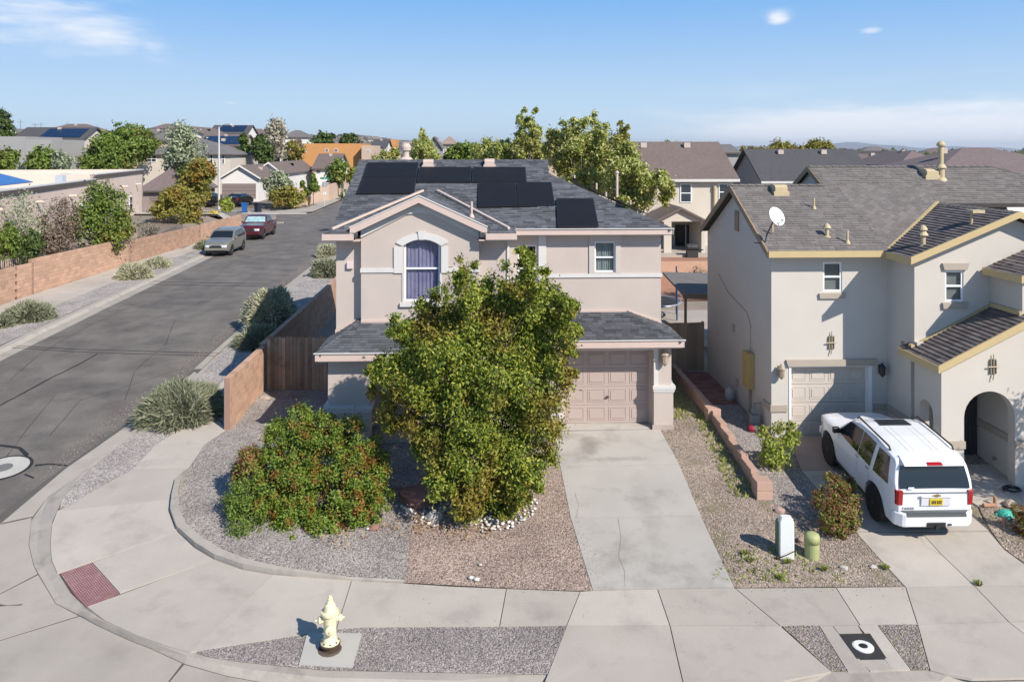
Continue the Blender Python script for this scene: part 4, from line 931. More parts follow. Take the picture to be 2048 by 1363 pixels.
# ================================================================ NEIGHBOUR HOUSE
ns = mat('pale_stucco_neighbour', (.555, .515, .46), .93, .05, .9, .05, 60, .5, 90, stain=.10, stain_col=(.33, .30, .27), sscale=.7)
tan_trim = mat('tan_stucco_trim', (.40, .34, .28), .9, .06, 2, .05, 50, .2, 80)
yellow_trim = mat('ochre_fascia', (.50, .385, .20), .7, .08, 3, .04, 40, stain=.2, stain_col=(.36, .27, .15), sscale=3)
brown_rake = mat('brown_rake', (.30, .21, .13), .8, .1, 3)
sh_grey = mat('weathered_shingle', (.165, .148, .137), .93, .10, .8, .22, 40, .4, 70, island=.15, objvar=.15)
sh_brown = mat('brown_shingle', (.125, .105, .10), .93, .12, 1.2, .2, 40, .4, 70, island=.36, objvar=.3)
under_brown = mat('brown_underlay', (.055, .048, .045), .95)
gd_paint = mat('cream_door', (.54, .48, .42), .6, .04, 2, .02)
brass = mat('aged_metal', (.36, .30, .22), .45, .2, 20, metal=.3)
N = thing('house', 'pale grey stucco house with ochre fascias and satellite dish beside the white vehicle', 'house', (12, 24, -.15))
Q = lambda name, m, ma, **k: parts(name, m, ma, N, **k) if name.endswith(('trim', 'fascia', 'band', 'strip', 'rake', 'surround')) else obj(name, m, ma, N, **k)
NX, NY = 8.85, 24.1
gdx0, gdx1 = 9.42, 11.92
nwx0, nwx1 = fx(1646, NY), fx(1684, NY); nz0, nz1 = fz(583, 1665, NY), fz(524, 1665, NY)
MX, MY = 12.45, 22.55
mwx0, mwx1 = fx(1890, MY), fx(1927, MY); mz0, mz1 = fz(603, 1908, MY), fz(541, 1908, MY)
w = MB(); w.wall('y', NY, .2, NX, MX, -.7, 5.55, [(gdx0, gdx1, -.7, 2.12), (nwx0, nwx1, nz0, nz1)])
w.box(NX, NX + .2, NY + .2, 31.0, -.5, 5.5).box(NX + .2, 21, 30.8, 31.0, -.5, 5.5)
w.prism([(NX, 24.1, 5.5), (NX, 31.0, 5.5), (NX, 27.5, 7.24)], (.2, 0, 0)).prism([(12.0, 27.45, 7.38), (12.0, 29.8, 7.38), (12.0, 28.6, 7.98)], (.2, 0, 0))
w.box(9.2, gdx0, NY + .2, 24.5, -.5, 2.3).box(gdx1, 12.2, NY + .2, 24.5, -.5, 2.3)
Q('wall', w, ns)
w = MB(); w.wall('y', MY, .2, MX, 14.7, 2.6, 5.6, [(mwx0, mwx1, mz0, mz1)]); w.box(MX, MX + .2, MY + .2, 24.1, -.7, 5.5).box(MX, MX + .2, 22.4, MY, -.7, 3.2)
w.prism([(MX, MY, 5.6), (18.15, MY, 5.6), (15.3, MY, 6.72)], (0, .2, 0))
Q('wall', w, ns)
w = MB(); w.box(14.7, 14.9, 21.2, MY, 3.9, 5.25).box(14.9, 20, 21.51, 21.7, 3.5, 5.25).prism([(14.7, 21.51, 5.25), (20, 21.51, 5.25), (17.4, 21.51, 6.5)], (0, .2, 0)); Q('wall', w, ns)
# porch block with two arches
PYY = 21.2
def arch_wall(mb, axis, pl, th, a0, a1, z0, zt, c, r, spring, top=None):
    """wall from a0 to a1 with an arched opening centred on c; top(a) gives the wall's head"""
    top = top or (lambda a: zt)
    pt = (lambda a, z: (a, pl, z)) if axis == 'y' else (lambda a, z: (pl, a, z)); d = (0, th, 0) if axis == 'y' else (th, 0, 0)
    mb.prism([pt(a0, z0), pt(c - r, z0), pt(c - r, top(c - r)), pt(a0, top(a0))], d).prism([pt(c + r, z0), pt(a1, z0), pt(a1, top(a1)), pt(c + r, top(c + r))], d)
    k = 14
    for i in range(k):
        u0, u1 = math.pi * (1 - i / k), math.pi * (1 - (i + 1) / k); xa, xb = c + r * math.cos(u0), c + r * math.cos(u1)
        mb.prism([pt(xa, spring + r * math.sin(u0)), pt(xb, spring + r * math.sin(u1)), pt(xb, top(xb)), pt(xa, top(xa))], d)
acx = (fx(1928, PYY) + fx(2030, PYY)) / 2; ar = (fx(2030, PYY) - fx(1928, PYY)) / 2
rt = lambda a: 2.84 + .5 * (a - 12.2)
w = MB(); arch_wall(w, 'y', PYY, .3, MX, 17, -1.0, 3, acx, ar, fz(782, 1979, PYY) - ar, rt)
arch_wall(w, 'x', MX, .3, PYY + .3, 22.4, -1.0, 2.85, 21.95, .36, 1.35)
w.box(MX + .3, 17, 23.6, 23.8, -1, 3.4)
w.box(acx + ar + .12, acx + ar + .35, PYY + .3, 23.6, -1, 3.2)
Q('porch_wall', w, ns)
w = MB(); zb0, zb1 = .72, .92
w.box(NX - .04, gdx0 - .08, NY - .04, NY, zb0, zb1).box(gdx1 + .1, MX, NY - .04, NY, zb0, zb1).box(NX - .04, NX, NY, 24.75, zb0, zb1).box(MX - .04, MX, 22.4, NY - .04, zb0, zb1)
w.box(MX - .05, acx - ar + .02, PYY - .05, PYY, zb0 - .1, zb1 - .1).box(MX - .05, MX, PYY, PYY + .32, zb0 - .1, zb1 - .1).box(acx + ar - .02, 17, PYY - .05, PYY, zb0 - .1, zb1 - .1)
w.box(acx + ar + .08, acx + ar + .12, PYY + .3, 23.6, zb0 - .1, zb1 - .1).box(MX - .04, MX, 22.31, 22.4, zb0, zb1)
Q('tan_band', w, tan_trim)
def flare(mb, x0, x1, Y, z0, z1, e=.04):
    mb.prism([(x0 + e, Y - .07, z0), (x1 - e, Y - .07, z0), (x1, Y - .07, z1), (x0, Y - .07, z1)], (0, .07, 0))
w = MB(); flare(w, fx(1571, NY), fx(1753, NY), NY, fz(731, 1660, NY), fz(718, 1660, NY), .06)
flare(w, fx(1637, NY), fx(1690, NY), NY, fz(596, 1665, NY), fz(586, 1665, NY), .02); flare(w, mwx0 - .1, mwx1 + .1, MY, mz0 - .19, mz0 - .02, .02); flare(w, fx(1883, MY), fx(1936, MY), MY, fz(539, 1908, MY), fz(526, 1908, MY), .05)
Q('stucco_trim', w, tan_trim)
w = MB(); w.box(gdx0 - .03, gdx0 + .04, NY - .02, NY + .3, -.5, 2.12).box(gdx1 - .05, gdx1 + .05, NY - .02, NY + .3, -.5, 2.12).box(gdx0 + .04, gdx1 - .05, NY - .02, NY + .3, 2.07, 2.12); Q('door_casing', w, white_vinyl)
for a in ((nwx0, nwx1, nz0, nz1, NY), (mwx0, mwx1, mz0, mz1, MY)):
    window(N, a[0], a[1], a[2], a[3], a[4] + .03, [(a[2] + a[3]) / 2], fr=.055, blind=True)
for r in range(4):
    z0, z1 = -.2 + r * .565, -.2 + r * .565 + .56
    sec = Q('door_section', MB().box(gdx0 + .04, gdx1 - .04, NY + .22, NY + .26, z0, z1 - .008), gd_paint); pw = (gdx1 - gdx0 - .1) / 4
    for c in range(4):
        x0 = gdx0 + .05 + c * pw + .06; x1 = x0 + pw - .12; m = MB(); a, b = z0 + .09, z1 - .09
        for q in ((x0, x1, a, a + .025), (x0, x1, b - .025, b), (x0, x0 + .025, a + .025, b - .025), (x1 - .025, x1, a + .025, b - .025)): m.box(q[0], q[1], NY + .209, NY + .22, q[2], q[3])
        m.box(x0 + .06, x1 - .06, NY + .205, NY + .22, a + .06, b - .06); sub(obj('raised_panel', m, gd_paint), sec)
# roofs
EZN, sN = 5.64, .5
NA = [(8.6, 23.7, EZN), (12.3, 23.7, EZN), (15.3, 26.2, EZN + 1.25), (15.3, 27.35, EZN + 1.82), (8.6, 27.35, EZN + 1.82)]
NA1 = [(8.6, 23.7, EZN), (12.3, 23.7, EZN), (12.3, 27.35, EZN + 1.825), (8.6, 27.35, EZN + 1.825)]
NA2 = [(12.3, 23.7, EZN), (15.3, 26.2, EZN + 1.25), (15.3, 27.35, EZN + 1.825), (12.3, 27.35, EZN + 1.825)]
NA3 = [(11.85, 27.35, EZN + 1.825), (15.3, 27.35, EZN + 1.825), (15.3, 28.6, EZN + 2.45), (11.85, 28.6, EZN + 2.45)]
NA4 = [(15.3, 26.2, EZN + 1.25), (22.1, 26.2, EZN + 1.25), (18.7, 28.6, EZN + 2.45), (15.3, 28.6, EZN + 2.45)]
NB1 = [(8.6, 31.0, EZN), (8.6, 27.35, EZN + 1.825), (12.3, 27.35, EZN + 1.825), (12.3, 31.0, EZN)]
NB2 = [(11.85, 32.6, EZN + .5), (11.85, 28.6, EZN + 2.45), (18.7, 28.6, EZN + 2.45), (22, 32.6, EZN + .5)]
mr_ = 6.9; MZ = 5.62; mxL = 12.18; my0 = 22.2
C1 = [(mxL, 23.75, MZ), (mxL, my0, MZ), (15.3, my0, mr_), (15.3, 26.25, mr_)]
C2 = [(18.4, my0, MZ), (18.4, 26.2, MZ + .1), (15.3, 26.25, mr_), (15.3, my0, mr_)]
PR = [(12.2, 22.9, 2.93), (12.2, 20.85, 2.93), (14.75, 20.85, 4.21), (14.75, 22.6, 4.21)]; PR2 = [(14.75, 21.25, 4.21), (14.75, 20.85, 4.21), (16.8, 20.85, 5.2), (16.8, 21.25, 5.2)]
RR = [(14.42, 22.4, 5.30), (14.42, 20.8, 5.30), (17.2, 20.8, 6.5), (17.2, 22.4, 6.5)]
def npr(f): f = [Vector(p) for p in f]; return f
mr = MB(); [roof_face(mr, f) for f in (NA1, NA2, NA3, NA4, NB1, NB2)]; r1 = Q('roof', mr, under_brown)
sh = MB(); [shingles(f, sh, tab=.30, exp=.14, lift=.011, seed=40 + i) for i, f in enumerate((NA1, NA2, NA3, NA4))]; obj('shingles', sh, sh_grey, r1, kind='stuff', local=True)
# dark shingled cross gable, porch roof and entry roof
for nm, fs, lst in (('cross_gable_roof', (C1, C2), []), ('porch_roof', (PR, PR2), []), ('entry_roof', (RR,), [])):
    mr = MB(); [roof_face(mr, f) for f in fs]; r2 = Q(nm, mr, under_brown); sh = MB()
    for i, f in enumerate(fs):
        f2 = [f[1], f[0], f[3], f[2]] if nm != 'x' else f
        shingles(f2, sh, tab=.34, exp=.15, lift=.012, seed=60 + i, single=lst if nm != 'entry_roof' else None)
    shingle_pieces(r2, lst, sh, sh_brown, 145); obj('shingles', sh, sh_brown, r2, kind='stuff', local=True)
w = MB()
w.box(8.6, 12.16, 23.62, 23.7, EZN - .16, EZN + .03)
w.box(mxL - .04, mxL, my0, 23.6, MZ - .17, MZ + .03)
w.prism([(mxL - .04, my0 - .04, MZ + .05), (15.3, my0 - .04, mr_ + .06), (15.3, my0 - .04, mr_ - .13), (mxL - .04, my0 - .04, MZ - .16)], (0, .04, 0)).prism([(18.4, my0 - .04, MZ + .05), (15.3, my0 - .04, mr_ + .06), (15.3, my0 - .04, mr_ - .13), (18.4, my0 - .04, MZ - .16)], (0, .04, 0))
w.box(12.14, 12.2, 20.85, 22.9, 2.76, 2.96).prism([(12.14, 20.80, 2.96), (16.8, 20.80, 5.29), (16.8, 20.80, 5.06), (12.14, 20.80, 2.76)], (0, .05, 0))
w.box(14.38, 14.42, 20.8, 22.45, 5.14, 5.33).prism([(14.38, 20.76, 5.33), (17.2, 20.76, 6.55), (17.2, 20.76, 6.38), (14.38, 20.76, 5.14)], (0, .04, 0))
Q('ochre_fascia', w, yellow_trim)
w = MB()
a, b = Vector((12.3, 23.75, EZN + .06)), Vector((15.25, 26.2, EZN + 1.33)); d = (b - a).normalized(); sd = d.cross(Vector((0, 0, 1))).normalized(); w.obox((a + b) / 2, (b - a) / 2, sd * .05, Vector((0, 0, .02)))
for a, b in (((12.3, 22.51, 3.02), (14.7, 22.51, 4.24)),): a, b = Vector(a), Vector(b); w.obox((a + b) / 2, (b - a) / 2, Vector((0, .04, 0)), Vector((0, 0, .05)))
w.box(12.3, 12.42, 22.45, 22.6, 2.98, 3.13).box(14.62, 14.7, 21.2, 22.5, 4.2, 4.32)
Q('flashing_strip', w, yellow_trim)
w = MB()
for s0, s1 in (((23.66, EZN), (27.35, EZN + 1.85)), ((31.04, EZN), (27.35, EZN + 1.85))):
    w.prism([(8.56, s0[0], s0[1] + .03), (8.56, s1[0], s1[1] + .02), (8.56, s1[0], s1[1] - .2), (8.56, s0[0], s0[1] - .18)], (.05, 0, 0))
for s0, s1 in (((27.45, EZN + 1.9), (28.6, EZN + 2.48)), ((31.0, EZN + 1.28), (28.6, EZN + 2.48))):
    w.prism([(11.81, s0[0], s0[1]), (11.81, s1[0], s1[1]), (11.81, s1[0], s1[1] - .2), (11.81, s0[0], s0[1] - .18)], (.05, 0, 0))
Q('rake', w, brown_rake)
Q('rake_soffit', MB().prism([(8.6, 23.7, EZN - .13), (8.6, 27.35, EZN + 1.66), (8.6, 27.35, EZN + 1.62), (8.6, 23.7, EZN - .17)], (.26, 0, 0)), brown_rake)
cap = MB(); hipcap((8.6, 27.35, EZN + 1.83), (11.9, 27.35, EZN + 1.83), cap); hipcap((11.85, 28.6, EZN + 2.45), (18.7, 28.6, EZN + 2.45), cap); hipcap((15.3, my0, mr_), (15.3, 26.2, mr_), cap); hipcap((22.1, 26.2, EZN + 1.25), (18.7, 28.6, EZN + 2.45), cap)
Q('ridge_shingles', cap, sh_grey, kind='stuff')
Q('attic_vent', MB().box(NX - .04, NX, 27.15, 27.55, 5.9, 6.6), brown_rake)
# roof furniture
onN = lambda px, py, off=.0: onroof(px, py, off, EZN, 23.7, sN)
def onC(px, py, off=0):                                      # on the dark cross gable slope facing left
    r = ray(px, py); k = (mr_ - MZ) / (15.3 - mxL); t = (MZ + off - k * mxL - CZ) / (r.z - k * r.x); return Vector((0, 0, CZ)) + r * t
vm = mat('ochre_vent', (.50, .40, .24), .55, .1, 8)
box_vent(N, onN(1557, 384), vm, .42); box_vent(N, onN(1857, 352), vm, .42)
pipe(N, onN(1628, 419), .38, .03, vm)
for px, py in ((1654, 474), (1846, 492)):
    b = onN(px, py) if px < 1700 else onC(px, py)
    Q('roof_vent_hood', MB().lathe([(.14, -.06), (.12, .02), (.06, .04), (.06, .30), (.13, .29), (.08, .38), (.04, .41), (.02, .44)] if px < 1700 else [(.11, -.06), (.10, .02), (.07, .04), (.07, .34), (.15, .32), (.09, .42), (.07, .44), (.07, .49), (.13, .48), (.08, .58), (.02, .62)], 12, b), vm)
pipe(N, onN(1695, 488), .42, .035, vm); pipe(N, onN(1545, 472), .4, .03, vm, cone=False)
b = onC(1943, 450); Q('roof_vent_hood', MB().lathe([(.10, -.05), (.04, .05), (.04, .36)], 8, b).box(b.x - .08, b.x + .28, b.y - .2, b.y + .12, b.z + .36, b.z + .45), vm)
b = onN(1882, 358); Q('chimney_pipe', MB().lathe([(.25, -.1), (.16, .03), (.12, .06), (.12, .40), (.19, .40), (.11, .52), (.085, .53), (.085, 1.14), (.10, 1.15), (.15, 1.18), (.15, 1.24), (.09, 1.32), (.02, 1.35)], 16, b), vm, sm_=False)
# wall furniture
def ornament(px, py, Y):
    x, z = fx(px, Y), fz(py, px, Y); m = MB()
    for dx in (-.075, 0, .075): m.tube((x + dx, Y - .05, z - .26 + abs(dx)), (x + dx, Y - .05, z + .26 - abs(dx)), .014)
    m.tube((x - .16, Y - .07, z), (x + .16, Y - .07, z), .018).tube((x, Y - .05, z + .2), (x, Y - .05, z + .34), .012).tube((x, Y - .06, z - .2), (x - .03, Y - .06, z - .36), .014).box(x - .09, x + .09, Y - .03, Y, z - .2, z + .2)
    Q('wall_ornament', m, brass)
ornament(1662, 684, NY); ornament(1985, 732, PYY)
lantern(N, (fx(1559, NY), NY, fz(740, 1559, NY)), brass, 1.2); lantern(N, (fx(1760, NY), NY, fz(737, 1760, NY)), mat('black_lamp', (.03, .03, .03), .4, 0), 1.1)
box_x = lambda y0, y1, z0, z1, t=.18: MB().box(NX - t, NX, y0, y1, z0, z1)
o = Q('electric_panel', box_x(25.6, 26.15, .95, 2.1, .22), mat('ochre_box', (.48, .33, .13), .6, .1, 5), bevel=.01)
Q('conduit', MB().tube((NX - .05, 25.85, 2.1), (NX - .05, 25.9, 2.9), .012).path([(NX - .02, 25.9, 2.9), (NX - .02, 26.3, 3.3), (NX - .02, 28.3, 3.6), (NX - .02, 29.5, 4.1)], .01).tube((NX - .08, 25.9, -.1), (NX - .08, 25.9, .95), .045), tan_trim)
Q('gas_meter', MB().box(NX - .38, NX - .14, 24.75, 25.0, .05, .4).lathe([(.1, 0), (.1, .12), (.05, .15)], 12, (NX - .26, 24.8, .5), 'y').path([(NX - .26, 24.9, .4), (NX - .26, 24.9, .7), (NX - .05, 24.9, .75)], .025).tube((NX - .2, 25.05, -.2), (NX - .2, 25.05, .7), .03), mat('grey_meter', (.26, .27, .27), .5, .1, 10))
Q('wall_vent', box_x(27.6, 27.85, 2.35, 2.6, .03), tan_trim); Q('wall_vent', box_x(27.2, 27.45, .55, .8, .03), tan_trim); Q('wall_vent', MB().box(MX - .03, MX, 23.1, 23.25, 2.9, 3.05), brass)
g = MB(); gx_ = fx(1926, 23.0), fx(1966, 23.0)
for i in range(7): x = lerp(*gx_, i / 6); g.tube((x, 23.0, -.5), (x, 23.0, 1.75), .013, n=5)
for z in (-.48, .6, 1.74): g.box(gx_[0], gx_[1], 22.985, 23.015, z - .02, z + .02)
Q('security_door', g.box(gx_[0], gx_[1], 23.05, 23.07, -.5, 1.75), mat('dark_grille', (.045, .045, .05), .5, .1, 10))
tap = Q('wall_tap', MB().lathe([(.05, 0), (.05, .08)], 10, (acx + ar + .04, 22.2, -.05), 'x'), brass)
# satellite dish
db = onN(1530, 487); t = thing('satellite_dish', 'white satellite dish on a dark bent arm at the roof edge of the pale house', 'satellite dish', tuple(db))
dm = mat('dish_white', (.72, .72, .70), .5, .02); dk = mat('dark_arm', (.06, .065, .075), .5, .1)
top = at(1551, 434, db.y); nrm = Vector((.42, -.80, .42)).normalized()
vs = []; fs = []; a_, b_ = nrm.orthogonal().normalized(), None; b_ = nrm.cross(a_); R_, nn = .30, 24
for j in range(6):
    r = R_ * j / 5
    for i in range(nn): tt = 2 * math.pi * i / nn; vs.append(top + (a_ * math.cos(tt) + b_ * math.sin(tt)) * r + nrm * (.07 * (j / 5) ** 2))
for j in range(5):
    for i in range(nn): fs.append((j * nn + i, j * nn + (i + 1) % nn, (j + 1) * nn + (i + 1) % nn, (j + 1) * nn + i))
v2 = [p - nrm * .015 for p in vs]; n0 = len(vs)
obj('reflector', MB().add(vs + v2, fs + [tuple(n0 + i for i in f[::-1]) for f in fs] + [(5 * nn + i, 5 * nn + (i + 1) % nn, n0 + 5 * nn + (i + 1) % nn, n0 + 5 * nn + i) for i in range(nn)]), dm, t, sm_=True)
obj('arm', MB().path([db, db + Vector((.05, -.02, .28)), top - nrm * .05 - Vector((0, 0, .05)), top - nrm * .02], .025, 8).tube(db, db + Vector((-.25, .25, .0)), .015).tube(db, db + Vector((.28, .2, .1)), .015), dk, t)
lnb = top + nrm * .36 - Vector((0, 0, .22)); obj('receiver', MB().path([top - Vector((0, 0, .25)), lnb], .014).tube(lnb, lnb - nrm * .1 + Vector((0, 0, .05)), .035), dm, t)

# ================================================================ WALLS, FENCES, STREET THINGS
block_m = mat('block_pink', (.43, .27, .185), .93, .10, 3, .12, 60, .5, 60, objvar=.14, island=.14, stain=.2, stain_col=(.5, .36, .28), sscale=2)
block_cap = mat('block_cap', (.47, .31, .24), .93, .08, 3, .1, 60, .4, 60, objvar=.08)
mortar = mat('mortar', (.30, .19, .145), .95, .1, 4)
def block_wall(name, label, cat, p0, p1, ztop, zbot, th=.2, bl=.4, bh=.2, nmax=300, capm=None, start_sep=0, end_sep=1e9, raise_=None):
    p0, p1 = Vector(p0), Vector(p1); L = (p1 - p0).length; u = (p1 - p0) / L; n = Vector((-u.y, u.x)); ang = math.atan2(u.y, u.x)
    t = thing(name, label, cat, (p0.x, p0.y, zbot(p0.x, p0.y)))
    me = {}
    def unit_mesh(wd):
        k = round(wd, 2)
        if k not in me:
            b = MB().box(.004, wd - .004, -th / 2, th / 2, .004, bh - .004); m = bpy.data.meshes.new('block'); m.from_pydata(b.v, [], b.f); m.materials.append(block_m)
            bm = bmesh.new(); bm.from_mesh(m); bmesh.ops.bevel(bm, geom=list(bm.edges), offset=.006, segments=1, affect='EDGES'); bm.to_mesh(m); bm.free(); me[k] = m
        return me[k]
    far = MB(); core = MB(); cnt = 0; cols = int(L / bl); cap = MB()
    for i in range(cols):
        s = i * bl; c = p0 + u * (s + bl / 2); zt = ztop(c.x, c.y) + (raise_(c.x, c.y) if raise_ else 0); zb = zbot(c.x, c.y) - .1
        k = int(math.ceil((zt - zb) / bh))
        b0, b1 = p0 + u * s, p0 + u * (s + bl)
        core.prism([(*(b0 + n * (th / 2 - .008)), zb - .2), (*(b1 + n * (th / 2 - .008)), zb - .2), (*(b1 - n * (th / 2 - .008)), zb - .2), (*(b0 - n * (th / 2 - .008)), zb - .2)], (0, 0, zt - zb + .19))
        for j in range(k):
            z = zt - (j + 1) * bh; off = bl / 2 if j % 2 else 0
            if start_sep <= i <= end_sep and cnt < nmax and i < cols - 1:
                q = p0 + u * (s + off); M4 = Matrix.Translation((q.x, q.y, z)) @ Matrix.Rotation(ang, 4, 'Z')
                piece('block', unit_mesh(bl), t, M4); cnt += 1
                if j % 2 and i == 0: piece('block', unit_mesh(bl / 2), t, Matrix.Translation((p0.x, p0.y, z)) @ Matrix.Rotation(ang, 4, 'Z')); cnt += 1
            else:
                e = min(s + off + bl, L); q0, q1 = p0 + u * (s + off + .004), p0 + u * (e - .004)
                if i == 0 and off: far.prism([(*(p0 + n * th / 2), z + .004), (*(p0 + u * (off - .004) + n * th / 2), z + .004), (*(p0 + u * (off - .004) - n * th / 2), z + .004), (*(p0 - n * th / 2), z + .004)], (0, 0, bh - .008))
                if e - s - off > .02: far.prism([(*(q0 + n * th / 2), z + .004), (*(q1 + n * th / 2), z + .004), (*(q1 - n * th / 2), z + .004), (*(q0 - n * th / 2), z + .004)], (0, 0, bh - .008))
    obj('core', core, mortar, t)
    if far.v: obj('blocks', far, block_m, t, kind='stuff')
    return t
block_wall('block_wall', 'short pink block wall between the corner sidewalk and the wooden gate', 'wall', (-7.88, 25.15), (-7.88, 29.2), lambda x, y: 1.64, lambda x, y: 0)
block_wall('block_wall', 'shaded block wall running back beside the side street behind the wooden gate', 'wall', (-7.95, 29.4), (-7.95, 78), lambda x, y: 1.68 + .2 * int(max(0, (y - 44)) / 9), lambda x, y: G(-9, y) - .5 if y > 50 else -.2, nmax=180)
wl = lambda x, y: 2.60
block_wall('block_wall', 'long pink block wall along the far sidewalk with one raised stretch', 'wall', (-24.72, 24), (-24.45, 43), wl, lambda x, y: G(-24, y), nmax=0)
p_a, p_b = (-24.45, 43), (-22.9, 66)
t = block_wall('block_wall', 'middle stretch of the long pink block wall beside the green garden trees', 'wall', p_a, p_b, wl, lambda x, y: G(-23, y), nmax=290, raise_=lambda x, y: .2 if 44.2 < y < 54.5 else 0)
block_wall('block_wall', 'far end of the long pink block wall near the side street junction', 'wall', (-22.9, 66), (-22.85, 77), wl, lambda x, y: G(-22, y), nmax=0)
# low retaining wall between the lots, stepping down with the ground
t = thing('low_wall', 'low stepped pink block wall dividing the gravel side yards', 'wall', (7.45, 20.9, -.5))
rg = random.Random(3)
bm_ = {}
for k, (a, b, c) in enumerate(((.4, .2, .2), (.46, .42, .24))):
    m = MB().box(-b / 2, b / 2, .004, a - .004, 0, c - .006); me = bpy.data.meshes.new('block'); me.from_pydata(m.v, [], m.f); me.materials.append(block_cap)
    x = bmesh.new(); x.from_mesh(me); bmesh.ops.bevel(x, geom=list(x.edges), offset=.008, segments=1, affect='EDGES'); x.to_mesh(me); x.free(); bm_[k] = me
y = 21.15
while y < 31:
    zt = round((G(7.45, y + .2) + .36) / .1) * .1
    for j in range(3): piece('block', bm_[0], t, Matrix.Translation((7.45 + rg.uniform(-.006, .006), y, zt - .2 * (j + 1))) @ Matrix.Rotation(rg.uniform(-.01, .01), 4, 'Z'))
    y += .4
for yy, zt in ((20.75, -.02), (25.3, .42)):
    for j in range(3): piece('block', bm_[1], t, Matrix.Translation((7.45, yy, zt - .24 * (j + 1))))
# wooden gate of dark pickets
wood_dark = mat('weathered_wood', (.32, .22, .15), .9, .25, 2, .2, 40, .4, 60, objvar=.35, stain=.6, stain_col=(.05, .036, .028), sscale=3)
wood_tan = mat('tan_wood', (.36, .26, .175), .88, .2, 2, .15, 40, .3, 60, objvar=.22)
def picket_fence(name, label, cat, x0, x1, Y, zb, zt, m, wd=.14, gap=.006, pts=False, seed=0, jag=.02, slope=0):
    t = thing(name, label, cat, (x0, Y, zb)); rg = random.Random(seed); x = x0; i = 0
    while x + wd <= x1 + .01:
        h = zt + rg.uniform(-jag, jag) + slope * (x - x0); y = Y + rg.uniform(-.006, .006); b = MB()
        if pts: b.prism([(x, y, zb), (x + wd - gap, y, zb), (x + wd - gap, y, h - .04), (x + wd * .75, y, h), (x + wd * .2, y, h), (x, y, h - .04)], (0, .02, 0))
        else: b.box(x, x + wd - gap, y, y + .02, zb, h)
        obj('picket', b, m, t); x += wd
    for z in (zb + .35, zt - .35): obj('rail', MB().box(x0, x1, Y + .03, Y + .07, z - .045, z + .045), m, t)
    for xx in (x0, x1 - .09): obj('post', MB().box(xx, xx + .09, Y + .075, Y + .165, zb - .2, zt + .02), m, t)
    return t
picket_fence('wooden_gate', 'dark weathered picket gate between the short block wall and the corner house', 'gate', -7.74, -4.6, 29.2, -.05, 1.95, wood_dark, .135, .008, True, 1, .035)
picket_fence('wooden_fence', 'tan plank fence closing the side yard between the two houses', 'fence', 6.0, 8.8, 31.25, -.05, 1.9, wood_tan, .14, .004, False, 2, .01)
# red pavers of the side path
paver = mat('red_paver', (.23, .115, .09), .92, .2, 2, .1, 40, objvar=.25)
t = struct(obj('brick_path', MB().box(7.62, 8.8, 27.0, 31.0, -.1, .022), mortar))
me = bpy.data.meshes.new('paver'); b = MB().box(0, .285, 0, .19, 0, .035); me.from_pydata(b.v, [], b.f); me.materials.append(paver)
for i in range(4):
    for j in range(20):
        o = bpy.data.objects.new('paver', me); S.collection.objects.link(o); o.parent = t; o.location = (7.63 + i * .292, 27.02 + j * .198, .012 + rg.uniform(0, .006))
# iron fence on the left garden, sticking up behind the wall
iron = mat('black_iron', (.03, .028, .028), .6, .1, 10)
t = thing('iron_fence', 'black iron bar fence in the garden behind the long block wall', 'fence', (-26.4, 40, 2)); m = MB()
for i in range(60): y = 36 + i * .2; m.box(-26.41, -26.39, y, y + .02, 1.6, 3.15)
obj('bars', m, iron, t, kind='stuff'); obj('rail', MB().box(-26.42, -26.38, 36, 48, 3.0, 3.04), iron, t); obj('rail', MB().box(-26.42, -26.38, 36, 48, 1.9, 1.94), iron, t)
for y in (38.3, 41.6, 44.4): obj('post', MB().box(-26.45, -26.35, y, y + .1, 1.4, 3.35), mat('rusty_post', (.22, .12, .07), .8, .2, 8), t)
t = thing('iron_fence', 'thin iron fence with open bars right of the garden trees', 'fence', (-25.2, 60, 2)); m = MB()
for i in range(50): y = 60 + i * .18; m.box(-25.31, -25.29, y, y + .02, 2.0, 3.3)
obj('bars', m, iron, t, kind='stuff'); obj('rail', MB().box(-25.32, -25.28, 60, 69, 3.2, 3.24), iron, t)

# ---- fire hydrant
hp = gp(660, 1297, .03); cream = mat('cream_paint', (.73, .65, .43), .5, .12, 6, .05, 30, .25, 30, stain=.35, stain_col=(.42, .30, .12), sscale=7); rust = mat('rust', (.06, .035, .02), .9, .4, 12, .3, 60, .5, 60)
pad = [gp(*p, .0) for p in ((598, 1331), (615, 1267), (724, 1270), (705, 1337))]
struct(sheet('hydrant_pad', [(p.x, p.y) for p in pad], mat('pad_concrete', (.44, .42, .385), .9, .08, 2, .05, 50), .045, 1, None, .08))
t = thing('fire_hydrant', 'cream fire hydrant with rusty base on its square concrete pad', 'fire hydrant', (hp.x, hp.y, hp.z + .005), rotz=R(12))
K = lambda nm, m, ma, **k: obj(nm, m, ma, t, local=True, **k)
K('base_flange', MB().lathe([(.20, 0), (.20, .015), (.15, .03), (.145, .10), (.20, .105), (.20, .13)], 20), rust)
K('barrel', MB().lathe([(.185, .13), (.185, .155), (.13, .17), (.122, .3), (.118, .50), (.13, .60), (.14, .655), (.14, .69)], 24), cream, sm_=True)
K('bonnet', MB().lathe([(.178, .69), (.178, .735), (.13, .745), (.118, .80), (.105, .86), (.07, .90), (.065, .93), (.055, .945), (.055, .985), (.035, .99), (.033, 1.03), (.02, 1.035)], 24), cream)
